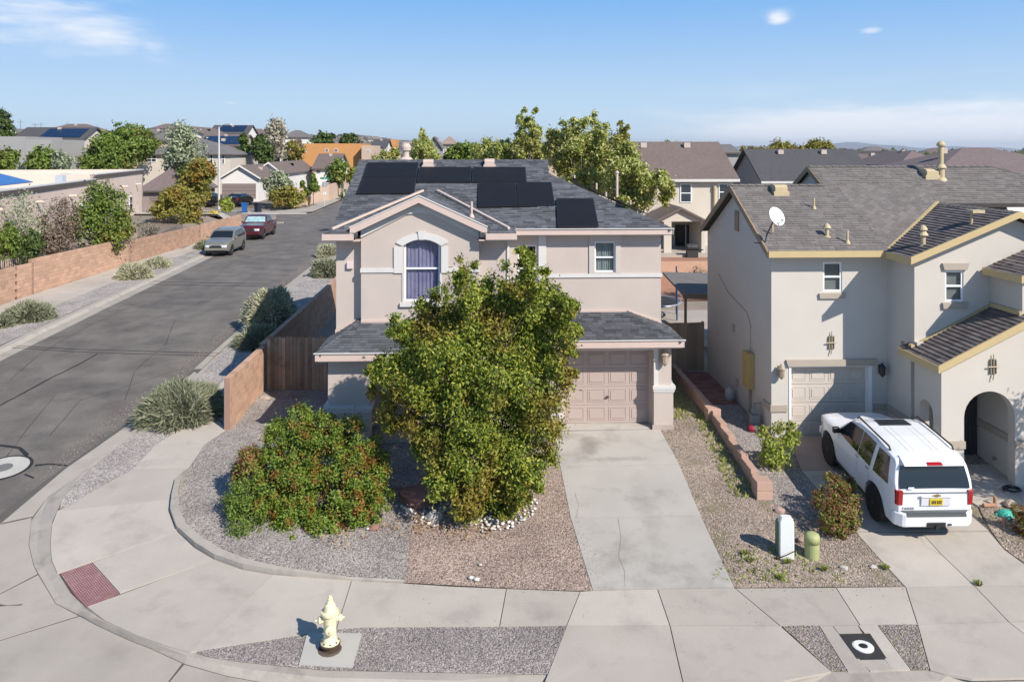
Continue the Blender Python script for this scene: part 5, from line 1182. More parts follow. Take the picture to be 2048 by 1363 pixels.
for sx in (-1, 1): K('side_nozzle', MB().lathe([(.055, sx * .12), (.055, sx * .17), (.075, sx * .175), (.075, sx * .21), (.05, sx * .225), (.02, sx * .25), (.018, sx * .275)] if sx > 0 else [(.018, -.275), (.02, -.25), (.05, -.225), (.075, -.21), (.075, -.175), (.055, -.17), (.055, -.12)], 14, (0, 0, .58), 'x'), cream)
K('pumper_nozzle', MB().lathe([(.02, -.275), (.03, -.25), (.07, -.24), (.095, -.225), (.095, -.19), (.075, -.185), (.075, -.10)], 18, (0, 0, .47), 'y'), cream)
for i in range(8): a = i * math.pi / 4; K('bolt', MB().lathe([(.014, .155), (.014, .18), (.008, .185)], 6, (.165 * math.cos(a), .165 * math.sin(a), 0)), rust)
K('soil_ring', MB().lathe([(.27, -.02), (.23, .012), (.20, .02)], 14), mat('damp_soil', (.10, .075, .06), 1, .3, 10, .3, 50, .6, 40))
# ---- utility pedestals
pw = gp(1572, 1112, .02); t = thing('utility_pedestal', 'white and green telephone pedestal standing in the gravel', 'utility box', tuple(pw), rotz=R(-8))
green = mat('green_plastic', (.10, .17, .09), .6, .15, 5); wht = mat('pedestal_white', (.72, .74, .72), .5, .04, 3)
K('body', MB().prism([(-.2, .0, -.1), (.2, .0, -.1), (.2, .0, .74), (.16, .0, .80), (-.16, .0, .80), (-.2, .0, .74)], (0, .24, 0)), green, bevel=.02)
K('front_cover', MB().prism([(-.165, -.10, -.05), (.165, -.10, -.05), (.165, -.10, .84), (.12, -.10, .93), (-.12, -.10, .93), (-.165, -.10, .84)], (0, .22, 0)), wht, bevel=.02)
K('cable_stub', MB().path([(-.2, -.12, .02), (-.05, -.16, .1), (.2, -.14, .22)], .012).box(-.24, -.16, -.16, -.08, -.05, .05), rust)
pw = gp(1624, 1112, .02); t = thing('utility_pedestal', 'squat pale green round pedestal with a domed cap beside the white one', 'utility box', tuple(pw))
pg = mat('pale_green', (.36, .38, .17), .6, .12, 5, stain=.2, stain_col=(.2, .2, .1))
K('body', MB().lathe([(.165, -.1), (.165, .34)], 20), pg, sm_=False); K('cap', MB().lathe([(.178, .34), (.178, .46), (.16, .52), (.10, .555), (.03, .565)], 20), pg, sm_=True)
# ---- boulders, propane tank, hose and clutter
def rock(name, label, p, s, m, seed, squash=.7, cat='rock', group=None):
    rgn = np.random.default_rng(seed); bm = bmesh.new(); bmesh.ops.create_icosphere(bm, subdivisions=2, radius=1)
    ph = rgn.uniform(0, 6, 3)
    for v in bm.verts:
        q = v.co.copy(); f = 1 + .18 * math.sin(3 * q.x + ph[0]) * math.cos(2.5 * q.y + ph[1]) + .12 * math.sin(4 * q.z + ph[2]) + rgn.uniform(-.05, .05)
        v.co = Vector((q.x * f * s, q.y * f * s * .8, q.z * f * s * squash))
    me = bpy.data.meshes.new(name); bm.to_mesh(me); bm.free(); me.materials.append(m); o = bpy.data.objects.new(name, me); S.collection.objects.link(o)
    o.location = (p[0], p[1], p[2] + s * squash * .45); tag(o, label, cat, group); return o
boul = mat('boulder_stone', (.36, .29, .24), .95, .2, 5, .15, 40, .6, 30); reds = mat('red_rock', (.26, .13, .10), .95, .25, 4, .15, 40, .6, 25)
rock('boulder', 'tan boulder lying at the foot of the short block wall', gp(530, 800), .20, boul, 1)
rock('boulder', 'large reddish flat rock between the big shrub and the tree', gp(842, 1000), .62, reds, 2, .38)
rock('boulder', 'dark upright rock in the white pebbles under the tree', gp(922, 1036), .26, mat('grey_rock', (.20, .18, .17), .95, .2, 5, .1, 40, .5, 30), 3, 1.1)
rock('boulder', 'pale round rock at the right edge of the big shrub', gp(795, 976), .16, boul, 4)
rock('boulder', 'grey blocky rock among the shaded pebbles left of the trunk', gp(868, 1040), .22, mat('pale_rock', (.45, .42, .38), .95, .2, 5), 5, .8)
rock('boulder', 'small red rock on the gravel bed edge below the big shrub', gp(748, 1058), .13, reds, 6)
rock('boulder', 'flat white stone on the gravel near the neighbouring driveway', gp(1688, 1136, .02), .10, mat('pale_rock', (1, 1, 1)), 7, .4)
rock('boulder', 'pale jagged stone right of the flat white stone', gp(1746, 1134, .02), .09, mat('pale_rock', (1, 1, 1)), 8, .5)
rock('boulder', 'rounded tan stone at the foot of the leafy green shrub', gp(1553, 938, .02), .13, boul, 9)
rock('boulder', 'pink stone behind the round green pedestal', gp(1608, 1085, .02), .16, mat('pink_rock', (.42, .29, .24), .95, .2, 5), 10, .6)
rock('boulder', 'pink stone beside the end of the low block wall', gp(1560, 1022, .02), .14, mat('pink_rock', (.42, .29, .24)), 11, .5)
rock('boulder', 'sandy stone by the turquoise turtle ornament', gp(2022, 1012, .02), .2, boul, 12, .6)
wp = mat('white_pebble', (.62, .60, .56), .8, .1, 6, .06, 30, .2, 60, objvar=.2); pm = []
for i in range(4):
    rgn = np.random.default_rng(50 + i); bm = bmesh.new(); bmesh.ops.create_icosphere(bm, subdivisions=1, radius=1)
    for v in bm.verts: v.co = Vector((v.co.x, v.co.y * .75, v.co.z * .6)) * rgn.uniform(.85, 1.12)
    me = bpy.data.meshes.new('pebble'); bm.to_mesh(me); bm.free(); smooth(me); me.materials.append(wp); pm.append(me)
rgn = np.random.default_rng(9); areas = [([(955, 1035), (1010, 1000), (1075, 998), (1078, 1022), (1020, 1058), (960, 1068)], 110), ([(785, 1012), (880, 1005), (990, 1010), (960, 1050), (870, 1060), (800, 1040)], 90)]
cnt = 0
for px_poly, n in areas:
    P2 = []
    while len(P2) < n:
        q = rgn.uniform(np.min(px_poly, 0), np.max(px_poly, 0))
        if inpoly(q[None], px_poly)[0]:
            g_ = gp(q[0], q[1], .03)
            if all((g_ - h).length > .085 for h in P2) or rgn.uniform() < .02: P2.append(g_)
            else: n -= .15
    for g_ in P2:
        o = bpy.data.objects.new('white_pebble', pm[cnt % 4]); S.collection.objects.link(o); s_ = rgn.uniform(.035, .07)
        o.location = (g_.x, g_.y, g_.z + s_ * .25 + rgn.uniform(0, .03)); o.scale = (s_,) * 3; o.rotation_euler = (rgn.uniform(-.3, .3), rgn.uniform(-.3, .3), rgn.uniform(0, 6)); cnt += 1
        tag(o, 'sunlit white pebble in the patch at the right of the front tree trunk' if n == 110 or px_poly[0][0] == 955 else 'white pebble in the tree shade between the red rock and the trunk', 'pebble', 'sunlit white pebbles' if px_poly[0][0] == 955 else 'shaded white pebbles')
for px, py, lb in ((953, 1160, 'larger white pebble alone on the brown gravel near the sidewalk'), (942, 1157, 'small white pebble touching the larger one near the sidewalk'), (735, 1059, 'white pebble on the bed edge at the foot of the big shrub'), (961, 1131, 'tiny white pebble on the brown gravel above the pair')):
    g_ = gp(px, py, .03); o = bpy.data.objects.new('white_pebble', pm[cnt % 4]); S.collection.objects.link(o); o.location = (g_.x, g_.y, g_.z + .03); s_ = .075 if 'larger' in lb else .05; o.scale = (s_,) * 3; cnt += 1; tag(o, lb, 'pebble')
tp = gp(1464, 806, 0); t = thing('propane_tank', 'grey white propane tank standing against the shaded house wall', 'propane tank', (8.6, 27.4, .02)); tm = mat('tank_paint', (.40, .40, .38), .5, .1, 6)
K('tank', MB().lathe([(.12, 0), (.13, .04), (.165, .1), (.165, .34), (.12, .42), (.06, .44)], 18), tm, sm_=True); K('collar', MB().lathe([(.10, .43), (.10, .52), (.085, .52), (.085, .44)], 14), tm); K('valve', MB().lathe([(.02, .43), (.03, .50), (.02, .52)], 8), brass)
hm_ = mat('black_hose', (.02, .02, .02), .5, 0); pts = []
for i in range(40):
    a = i * .42; r = .20 + .02 * math.sin(i); c0 = gp(2024, 980, .06); pts.append((c0.x + r * math.cos(a) * 1.1, c0.y + r * math.sin(a) * .8, G(c0.x, c0.y) + .06 + .002 * i))
tag(obj('garden_hose', MB().path(pts, .016, 6), hm_, sm_=True), 'coiled black garden hose on the porch walk', 'hose')
tq = mat('turquoise_glaze', (.06, .42, .33), .35, .15, 8); c0 = gp(2010, 1030, .02); t = thing('turtle_ornament', 'turquoise turtle shaped garden ornament on the gravel right of the white vehicle', 'garden ornament', tuple(c0), rotz=.6)
K('shell', MB().lathe([(.20, 0), (.20, .03), (.16, .09), (.09, .13), (.02, .14)], 14), tq, sm_=True); K('head', MB().lathe([(.03, .18), (.055, .22), (.05, .28), (.01, .30)], 10, (0, 0, .05), 'x'), tq)
for a in (.7, 2.4, 3.9, 5.5): K('foot', MB().lathe([(.05, 0), (.045, .03), (.02, .045)], 8, (.2 * math.cos(a), .2 * math.sin(a), 0)), tq)
clay = mat('terracotta', (.40, .22, .14), .9, .2, 6)
for px, py, r, h, lb in ((1990, 1010, .045, .2, 'short clay post left of the turtle ornament'), (2008, 1052, .045, .2, 'short clay post below the turtle ornament')):
    c0 = gp(px, py, .02); tag(obj('clay_post', MB().lathe([(r, 0), (r, h), (r * .8, h + .03)], 12, c0), clay), lb, 'clay post')
c0 = gp(1978, 1014, .02); tag(obj('clay_log', MB().lathe([(.04, -.16), (.055, -.15), (.055, .15), (.04, .16)], 12, c0 + Vector((0, 0, .055)), 'x'), clay), 'clay coloured log lying by the driveway edge', 'log')
c0 = gp(1506, 862, .02); t = thing('red_bag', 'small red and white bag on the grey gravel by the corner of the house', 'bag', tuple(c0)); K('bag', MB().lathe([(.09, -.14), (.12, -.05), (.11, .04)], 10, (0, 0, .09), 'x'), mat('red_cloth', (.25, .01, .03), .6, .1, 6)); K('white_end', MB().lathe([(.10, .04), (.10, .12), (.03, .16)], 10, (0, 0, .085), 'x'), white_vinyl)

# ================================================================ VEHICLES
PR_ = {'suv': [(0, .46), (.004, .60), (.012, .64), (.045, .84), (.058, .93), (.08, .975), (.13, .99), (.3, 1.0), (.48, .985), (.55, .95), (.60, .865), (.675, .70), (.70, .665), (.76, .65), (.88, .625), (.95, .60), (.98, .575), (.993, .54), (1, .44)],
       'wagon': [(0, .46), (.01, .60), (.03, .66), (.09, .88), (.12, .95), (.18, .985), (.35, 1.0), (.52, .975), (.58, .93), (.72, .68), (.75, .655), (.92, .58), (.975, .50), (1, .36)],
       'pickup': [(0, .50), (.006, .60), (.30, .605), (.325, .62), (.335, .90), (.36, .97), (.45, 1.0), (.54, .985), (.58, .94), (.67, .71), (.70, .675), (.93, .62), (.975, .54), (1, .40)],
       'sedan': [(0, .50), (.01, .66), (.03, .72), (.10, .76), (.27, .98), (.38, 1.0), (.5, .985), (.72, .70), (.95, .58), (1, .42)]}
WIN = {'suv': [[(.41, .645), (.665, .66), (.56, .915), (.50, .945), (.41, .95)][:3] + [(.41, .955)], [(.262, .64), (.402, .645), (.402, .955), (.262, .955)], [(.075, .65), (.225, .64), (.225, .95), (.115, .95)]],
       'wagon': [[(.44, .64), (.70, .66), (.585, .90), (.44, .94)], [(.27, .635), (.43, .64), (.43, .94), (.27, .945)], [(.10, .65), (.255, .635), (.255, .945), (.17, .935)]],
       'pickup': [[(.50, .68), (.66, .70), (.585, .91), (.50, .945)], [(.35, .675), (.49, .68), (.49, .945), (.37, .93)]],
       'sedan': [[(.42, .73), (.68, .735), (.53, .95), (.42, .96)], [(.17, .76), (.41, .73), (.41, .96), (.29, .95)]]}
tyre_m = mat('tyre', (.018, .018, .018), .85, .2, 10, .1, 60); chrome = mat('chrome', (.6, .6, .6), .15, 0, metal=1); blackp = mat('black_plastic', (.02, .02, .022), .5, 0)
red_l = mat('red_lens', (.35, .008, .012), .15, .1, 10, coat=.5); clear_l = mat('clear_lens', (.65, .67, .7), .1, .1, 10, coat=.5); grey_pad = mat('bumper_pad', (.10, .11, .115), .7, .05, 10)
def car(name, label, cat, loc, rotz, pitch, L, W, H, paint, kind, rim='silver', wr=.37, wy=(.205, .80), details=True):
    t = thing(name, label, cat, loc); t.rotation_euler = (0, 0, rotz); t.rotation_mode = 'XYZ'
    t.rotation_euler = (Matrix.Rotation(rotz, 4, 'Z') @ Matrix.Rotation(pitch, 4, 'X')).to_euler()
    K = lambda nm, m, ma, **k: obj(nm, m, ma, t, local=True, **k)
    pr = PR_[kind]; top = lambda f: float(np.interp(f, [p[0] for p in pr], [p[1] for p in pr])) * H
    belt = (.635 if kind == 'suv' else .655) * H if kind != 'sedan' else .72 * H; ra = wr * 1.17; zc = wr
    plan = lambda f: 1 - .10 * abs(2 * f - 1) ** 7 - (.10 * max(0, (f - .8) / .2) ** 2) - .05 * (max(0, .035 - f) / .035) ** 2
    def wf(f, z):
        b = W / 2 * plan(f); lo = .20 * H
        if z < lo + .15: b *= .95 + .05 * max(0, (z - lo)) / .15
        if z > belt: b *= 1 - .17 * ((z - belt) / (H - belt)) ** 1.15
        elif z > belt - .12: b *= 1 - .012 * (z - belt + .12) / .12
        return b
    fs_ = sorted(set([p[0] for p in pr] + list(np.linspace(0, 1, 61)) + [w_ + d * ra / L for w_ in wy for d in np.linspace(-1.001, 1.001, 15)]))
    fs_ = [f for f in fs_ if 0 <= f <= 1]; V = []; NR = 0
    for f in fs_:
        T = top(f); zb = .20 * H + .06 * H * max(0, abs(2 * f - 1) - .86) / .14
        for w_ in wy:
            dy = abs(f - w_) * L
            if dy < ra: zb = max(zb, zc + math.sqrt(ra * ra - dy * dy) * 1.0)
        zb = min(zb, T - .14); r = []
        rel = [0, 0, .06, .2, .45, .7, .85, .95]
        hs = [zb + (min(belt, T - .07) - zb) * q for q in (0, .05, .2, .5, .75, 1)]
        r += [(0, zb), (wf(f, zb) * .8, zb)] + [(wf(f, z), z) for z in hs]
        if T > belt + .12: zs = [belt + (T - .07 - belt) * q for q in (.15, .5, .85, 1)]
        else: zs = [hs[-1]] * 4
        r += [(wf(f, z), z) for z in zs]
        wt = wf(f, zs[-1]); r += [(wt - .025, T - .028), (wt - .08, T - .006), (wt * .55, T + .012), (0, T + .018)] if T > belt + .12 else [(wt - .03, T - .04), (wt - .13, T - .012), (wt * .5, T + .014), (0, T + .022)]
        NR = len(r); V.append([(x, f * L, z) for x, z in r])
    m = MB()
    for sgn in (1, -1):
        b = len(m.v)
        for r in V: m.v += [(sgn * x, y, z) for x, y, z in r]
        for i in range(len(V) - 1):
            for j in range(NR - 1): q = (b + i * NR + j, b + i * NR + j + 1, b + (i + 1) * NR + j + 1, b + (i + 1) * NR + j); m.f.append(q)
        m.f.append(tuple(b + j for j in range(NR))); e = b + (len(V) - 1) * NR; m.f.append(tuple(e + j for j in range(NR)))
    body = K('body', m, paint)
    bm = bmesh.new(); bm.from_mesh(body.data); bmesh.ops.remove_doubles(bm, verts=bm.verts, dist=.0015)
    bm.faces.ensure_lookup_table(); kill = [f for f in bm.faces if all(abs(v.co.x) < 1e-4 for v in f.verts)]; bmesh.ops.delete(bm, geom=kill, context='FACES')
    bmesh.ops.recalc_face_normals(bm, faces=bm.faces); bm.to_mesh(body.data); bm.free(); smooth(body.data); body.data.set_sharp_from_angle(angle=R(32))
    def sideglass(quad, nm='side_window', mm=None, off=.009):
        for sgn in (-1, 1):
            g = MB(); n = 6
            for i in range(n + 1):
                for j in range(n + 1):
                    a = Vector(quad[0]).lerp(Vector(quad[1]), i / n); b2 = Vector(quad[3]).lerp(Vector(quad[2]), i / n); p = a.lerp(b2, j / n)
                    g.v.append((sgn * (wf(p.x, p.y * H) + off), p.x * L, p.y * H))
            g.f = [(i * (n + 1) + j, (i + 1) * (n + 1) + j, (i + 1) * (n + 1) + j + 1, i * (n + 1) + j + 1) for i in range(n) for j in range(n)]
            K(nm, g, mm or car_glass, sm_=True)
    for q in WIN[kind]: sideglass(q)
    def endglass(nm, f0, f1, zlo, zhi, front, inset=.10):
        g = MB(); n, k = 12, 6
        ff = np.linspace(f0, f1, 60); zz = [top(f) for f in ff]
        for j in range(k + 1):
            z = lerp(zlo, zhi, j / k) * H
            o_ = np.argsort(zz); f = float(np.interp(z, np.array(zz)[o_], ff[o_])); w2 = wf(f, z) - inset * (1 + .2 * j / k)
            for i in range(n + 1): u = 2 * i / n - 1; g.v.append((u * w2, f * L + (.012 if front else -.012), z + .014 + .010 * (1 - u * u)))
        g.f = [(j * (n + 1) + i, j * (n + 1) + i + 1, (j + 1) * (n + 1) + i + 1, (j + 1) * (n + 1) + i) for j in range(k) for i in range(n)]
        return K(nm, g, car_glass, sm_=True)
    ws = {'suv': (.54, .69, .685, .925), 'wagon': (.58, .74, .68, .91), 'pickup': (.58, .69, .71, .925), 'sedan': (.5, .72, .72, .965)}[kind]; endglass('windscreen', ws[0], ws[1], ws[2], ws[3], True)
    rw = {'suv': (.010, .058, .655, .905), 'wagon': (.03, .12, .67, .93), 'pickup': (.326, .345, .66, .90), 'sedan': (.10, .27, .78, .96)}[kind]; rg_ = endglass('rear_window', rw[0], rw[1], rw[2], rw[3], False, .07)
    # wheels
    rm = {'silver': chrome_r, 'black': blackp}[rim]
    for f in wy:
        for sgn in (-1, 1):
            x = sgn * (W / 2 - .135); tw = .13
            ty = MB().lathe([(wr * .60, -tw), (wr * .93, -tw), (wr, -tw * .75), (wr, tw * .75), (wr * .93, tw), (wr * .60, tw)], 30, (x, f * L, wr), 'x'); w_ = K('wheel', ty, tyre_m)
            r_ = MB().lathe([(wr * .60, -tw * .3), (wr * .60, tw * .3)], 24, (x + sgn * tw * .3, f * L, wr), 'x') ; xs_ = x + sgn * (tw + .002)
            r_.lathe([(wr * .16, -.02), (wr * .14, .02)] if sgn > 0 else [(wr * .14, -.02), (wr * .16, .02)], 12, (xs_ - sgn * .01, f * L, wr), 'x')
            for k_ in range(6):
                a = k_ * math.pi / 3; d = Vector((0, math.cos(a), math.sin(a))); r_.obox(Vector((xs_ - sgn * .02, f * L, wr)) + d * wr * .36, d * wr * .25, Vector((.012, 0, 0)), Vector((0, -math.sin(a), math.cos(a))) * wr * .075)
            c = K('rim', r_, rm); c.parent = w_
    K('underbody', MB().box(-W * .36, W * .36, L * .03, L * .97, .15 * H, .33 * H), blackp)
    for sgn in (-1, 1):
        fm = ws[1] - .045; x = wf(fm, .68 * H)
        K('wing_mirror', MB().prism([(sgn * (x + .02), fm * L - .06, .66 * H), (sgn * (x + .22), fm * L - .09, .665 * H), (sgn * (x + .23), fm * L - .09, .745 * H), (sgn * (x + .04), fm * L - .06, .74 * H)], (0, .11, 0)), blackp if rim == 'black' else paint, bevel=.012)
        for fh in ((.40, .27) if kind != 'pickup' else (.47,)): x = wf(fh, .58 * H); K('door_handle', MB().box(min(sgn * x, sgn * (x + .025)), max(sgn * x, sgn * (x + .025)), fh * L, fh * L + .14, .585 * H, .60 * H), chrome if rim == 'black' else paint)
    hz1 = top(.965) - .05 * H
    # lamps
    for sgn in (-1, 1):
        f = .012; x = W / 2 * plan(.01)
        K('tail_light', MB().prism([(sgn * (x + .014), .16, .46 * H), (sgn * (x + .014), .17, .635 * H), (sgn * (x - .01), -.022, .64 * H), (sgn * (x - .15), -.026, .635 * H), (sgn * (x - .15), -.026, .46 * H), (sgn * (x - .01), -.026, .46 * H)][::1], (0, .02, 0)) if 0 else
          MB().add([(sgn * a, b2, c) for c in (.47 * H, .645 * H) for a, b2 in ((x - .12, -.012), (x - .02, -.008), (x + .022, .04), (x + .03, .17), (x - .05, .17), (x - .12, .05))], [tuple(range(6))[::-1], tuple(range(6, 12))] + [(i, (i + 1) % 6, 6 + (i + 1) % 6, 6 + i) for i in range(6)]), red_l)
        x = W / 2 * plan(.985)
        K('headlight', MB().add([(sgn * a, L + b2, c) for c in (hz1 - .085 * H, hz1) for a, b2 in ((x - .42, .012), (x - .10, -.0), (x + .012, -.06), (x + .012, -.22), (x - .1, -.22), (x - .42, -.1))], [tuple(range(6))[::-1], tuple(range(6, 12))] + [(i, (i + 1) % 6, 6 + (i + 1) % 6, 6 + i) for i in range(6)]), clear_l)
    K('grille', MB().box(-W * .24, W * .24, L - .03, L + .012, hz1 - .11 * H, hz1 - .02 * H), blackp if kind != 'pickup' else chrome)
    K('front_bumper', MB().box(-W * .43, W * .43, L - .1, L + .03, .25 * H, .36 * H), paint, bevel=.03)
    return t, K, wf, top, body
chrome_r = mat('alloy', (.55, .55, .56), .3, .05, 8, metal=.8)
car_glass = mat('car_glass', (.012, .016, .022), .05, 0, fine=0, spec=.8)
white_paint = mat('white_paint', (.78, .79, .81), .35, .03, 1.5, .0, coat=.7)
L_, W2, H_ = 4.62, 2.06, 1.96
pit = math.atan(G(10.8, 22.2) - G(10.8, 19.6) ) / 2.6
t, K, wf, top, body = car('white_vehicle', 'white full size sport utility vehicle with black wheels parked nose in on the driveway', 'suv', (10.87, 18.88, G(10.8, 18.9) + .03), R(-.8), math.atan((G(10.8, 22.3) - G(10.8, 19.5)) / 2.8), L_, W2, H_, white_paint, 'suv', 'black', .44)
for sgn in (-1, 1):
    x = sgn * (wf(.3, .96 * H_) - .09); K('roof_rail', MB().path([(x, .15 * L_, 1.0 * H_ - .03), (x, .17 * L_, H_ + .05), (x, .52 * L_, H_ + .04), (x, .54 * L_, H_ - .04)], .022, 8), blackp)
K('sunroof', MB().prism([(-.42, .43 * L_, top(.43) + .026), (.42, .43 * L_, top(.43) + .026), (.40, .515 * L_, top(.515) + .034), (-.40, .515 * L_, top(.515) + .034)], (0, 0, .012)), car_glass)
for i in range(6): x = -.375 + i * .15; K('roof_rib', MB().path([(x, f * L_, top(f) + .014) for f in (.12, .14, .17, .22, .3, .36, .41)], .0035, 4), mat('seam_grey', (.12, .12, .13), .5, 0))
K('rear_spoiler', MB().prism([(-.75, .10, .935 * H_), (.75, .10, .935 * H_), (.73, .45, .985 * H_), (-.73, .45, .985 * H_)], (0, 0, .03)), white_paint, bevel=.012)
K('brake_light', MB().prism([(-.19, .10, .945 * H_), (.19, .10, .945 * H_), (.17, .17, .963 * H_), (-.17, .17, .963 * H_)], (0, 0, .022)), red_l)
K('rear_bumper', MB().add([(sx * a, b, z) for z in (.20 * H_, .385 * H_) for sx, a, b in ((-1, .995, .4), (-1, .97, .06), (-1, .78, -.10), (1, .78, -.10), (1, .97, .06), (1, .995, .4))], [tuple(range(6))[::-1], tuple(range(6, 12))] + [(i, (i + 1) % 6, 6 + (i + 1) % 6, 6 + i) for i in range(6)]), white_paint, bevel=.04)
K('bumper_pad', MB().prism([(-.72, -.09, .388 * H_), (.72, -.09, .388 * H_), (.82, .02, .388 * H_), (-.84, .02, .388 * H_)], (0, 0, .02)).box(-.72, .72, -.112, -.09, .345 * H_, .385 * H_), grey_pad)
K('plate_recess', MB().box(-.36, .36, -.03, .0, .46 * H_, .575 * H_), mat('recess_white', (.62, .63, .65), .4, 0), bevel=.01)
K('handle_bar', MB().box(-.38, .38, -.055, -.02, .575 * H_, .605 * H_), white_paint, bevel=.008)
pl = K('licence_plate', MB().box(-.155, .155, -.05, -.03, .475 * H_, .558 * H_), mat('plate_yellow', (.62, .46, .02), .4, .1, 20))
for i in range(6): c = K('character', MB().box(-.115 + i * .04 + (.012 if i > 2 else 0), -.088 + i * .04 + (.012 if i > 2 else 0), -.054, -.05, .495 * H_, .535 * H_), rust); c.parent = pl
K('emblem', MB().box(-.10, .10, -.07, -.055, .60 * H_, .613 * H_).box(-.04, .04, -.071, -.056, .592 * H_, .621 * H_), mat('gold_emblem', (.35, .24, .05), .3, 0, metal=.6))
K('hitch', MB().box(-.22, .22, -.13, -.02, .215 * H_, .27 * H_).box(-.04, .04, -.18, -.1, .20 * H_, .24 * H_), blackp)
K('tow_hook', MB().box(.28, .37, -.125, -.1, .235 * H_, .252 * H_), blackp)
for z0, z1, nm in ((.62, .628, 'seam'), (.395, .4, 'seam')): K(nm, MB().box(-.86, .86, -.006, .01, z0 * H_, z1 * H_), mat('seam_dark', (.12, .12, .13), .6, 0))
K('sticker', MB().box(-.66, -.52, .02, .03, .665 * H_, .69 * H_), white_vinyl)
cu = bpy.data.curves.new('text', 'FONT'); cu.body = 'TAHOE'; cu.size = .075; cu.extrude = .003; cu.space_character = 1.25; to = bpy.data.objects.new('text', cu); S.collection.objects.link(to)
dg = bpy.context.evaluated_depsgraph_get(); me = bpy.data.meshes.new_from_object(to.evaluated_get(dg)); bpy.data.objects.remove(to); me.materials.clear(); me.materials.append(blackp)
lt = bpy.data.objects.new('lettering', me); S.collection.objects.link(lt); lt.parent = t; lt.location = (-.80, -.012, .415 * H_); lt.rotation_euler = (R(90), 0, 0)
for f in (.415, .27): K('door_seam', MB().add([(-(wf(f, z * H_) + .003), f * L_ + dy, z * H_) for z in (.25, .4, .55, .655) for dy in (-.004, .004)], [(i * 2, i * 2 + 1, i * 2 + 3, i * 2 + 2) for i in range(3)]), mat('seam_dark', (1, 1, 1)))
K('running_board', MB().box(-.99, -.80, .30 * L_, .70 * L_, .17 * H_, .20 * H_), blackp)

sil = mat('champagne_paint', (.30, .29, .25), .3, .05, 2, 0, metal=.5, coat=.6); red_p = mat('maroon_paint', (.075, .008, .012), .3, .05, 2, 0, coat=.8); blk = mat('black_paint', (.015, .015, .018), .2, 0, coat=.8)
def gz_(x, y): return G(x, y) - .115
car('silver_vehicle', 'silver green sport utility vehicle parked at the kerb in front of the maroon truck', 'suv', (-19.1, 58.3 + 4.7, gz_(-19, 63)), R(180), -math.atan((gz_(0, 62.5) - gz_(0, 59))/3.5), 4.7, 1.83, 1.82, sil, 'wagon')
t, K, wf, top, body = car('maroon_pickup', 'maroon pickup truck with a reflective sunshade parked behind the silver vehicle', 'pickup truck', (-19.45, 67.8 + 5.6, gz_(-19, 73)), R(180), -math.atan((gz_(0, 72) - gz_(0, 69))/3), 5.6, 1.98, 1.95, red_p, 'pickup', wr=.40)
K('bed_floor', MB().box(-.82, .82, .12, 5.6 * .315, .605 * 1.95 + .015, .605 * 1.95 + .024), blackp)  # dark sheet over the solid bed top, standing in for its dark interior
w_ = [c for c in t.children if c.name.startswith('windscreen')][0]; w_.data.materials[0] = mat('sunshade', (.42, .62, .64), .3, .6, 5, .2, 20, metal=.3)
car('black_car', 'black car at the left of the pair outside the grey garage', 'car', (-34.2, 99.2, gz_(-34, 100) + .1), R(-6), 0, 4.6, 1.82, 1.6, blk, 'wagon', wr=.34)
car('black_car', 'black car at the right of the pair outside the grey garage', 'car', (-31.0, 100.6, gz_(-31, 101) + .1), R(-10), 0, 4.5, 1.8, 1.5, blk, 'sedan', wr=.33)
def bin_(label, p, m, rz=0, tilt=0):
    t = thing('wheeled_bin', label, 'bin', p, rotz=rz); t.rotation_euler = (tilt, 0, rz)
    obj('body', MB().add([(sx * a, sy * b, z) for z, a, b in ((.05, .24, .27), (1.0, .30, .36)) for sx, sy in ((-1, -1), (1, -1), (1, 1), (-1, 1))], [(3, 2, 1, 0), (4, 5, 6, 7), (0, 1, 5, 4), (1, 2, 6, 5), (2, 3, 7, 6), (3, 0, 4, 7)]), m, t, local=True)
    obj('lid', MB().prism([(-.32, -.40, 1.0), (-.32, .42, 1.0), (-.32, .36, 1.10), (-.32, -.30, 1.08)], (.64, 0, 0)), m, t, local=True)
    for sx in (-1, 1): obj('wheel', MB().lathe([(.11, -.03), (.11, .03)], 12, (sx * .28, .30, .11), 'x'), tyre_m, t, local=True)
b1 = gp(489, 425); b2_ = gp(515, 424)
bin_('blue wheeled recycling bin at the far kerb', tuple(b1), mat('blue_plastic', (.01, .10, .35), .5, .05, 3), .2); bin_('dark navy wheeled bin leaning beside the blue bin', tuple(b2_), mat('navy_plastic', (.015, .02, .04), .5, .05, 3), -.5, R(-8))

# ================================================================ NEAR PLANTS
bark = mat('bark', (.10, .075, .06), .95, .2, 6, .2, 40, .6, 40); bark_pale = mat('pale_bark', (.30, .27, .23), .95, .2, 5, .1, 30)
pear = leaf_mat('pear_leaf', [(.03, .05, .008), (.065, .095, .011), (.11, .14, .016), (.155, .175, .02), (.20, .195, .03), (.09, .12, .014), (.04, .065, .009)], (.26, .14, .03), .55, .8, .17)
shrubm = leaf_mat('shrub_leaf', [(.03, .055, .009), (.06, .10, .013), (.11, .15, .018), (.07, .11, .014), (.13, .165, .02), (.05, .085, .012), (.09, .13, .016), (.10, .14, .018), (.05, .08, .01), (.11, .14, .018)], (.30, .10, .028), .75, 3.2, .16)
yel = leaf_mat('yellow_green_leaf', [(.16, .20, .03), (.24, .26, .05), (.10, .15, .03)], (.28, .22, .05), .4, 1.2, .35)
cotton = leaf_mat('cottonwood_leaf', [(.10, .14, .025), (.17, .20, .035), (.25, .25, .07), (.33, .32, .14), (.13, .16, .03)], (.26, .21, .04), .45, .35, .3)
darkg = leaf_mat('dark_leaf', [(.025, .045, .012), (.045, .07, .016), (.07, .10, .02)], None, trans=.2)
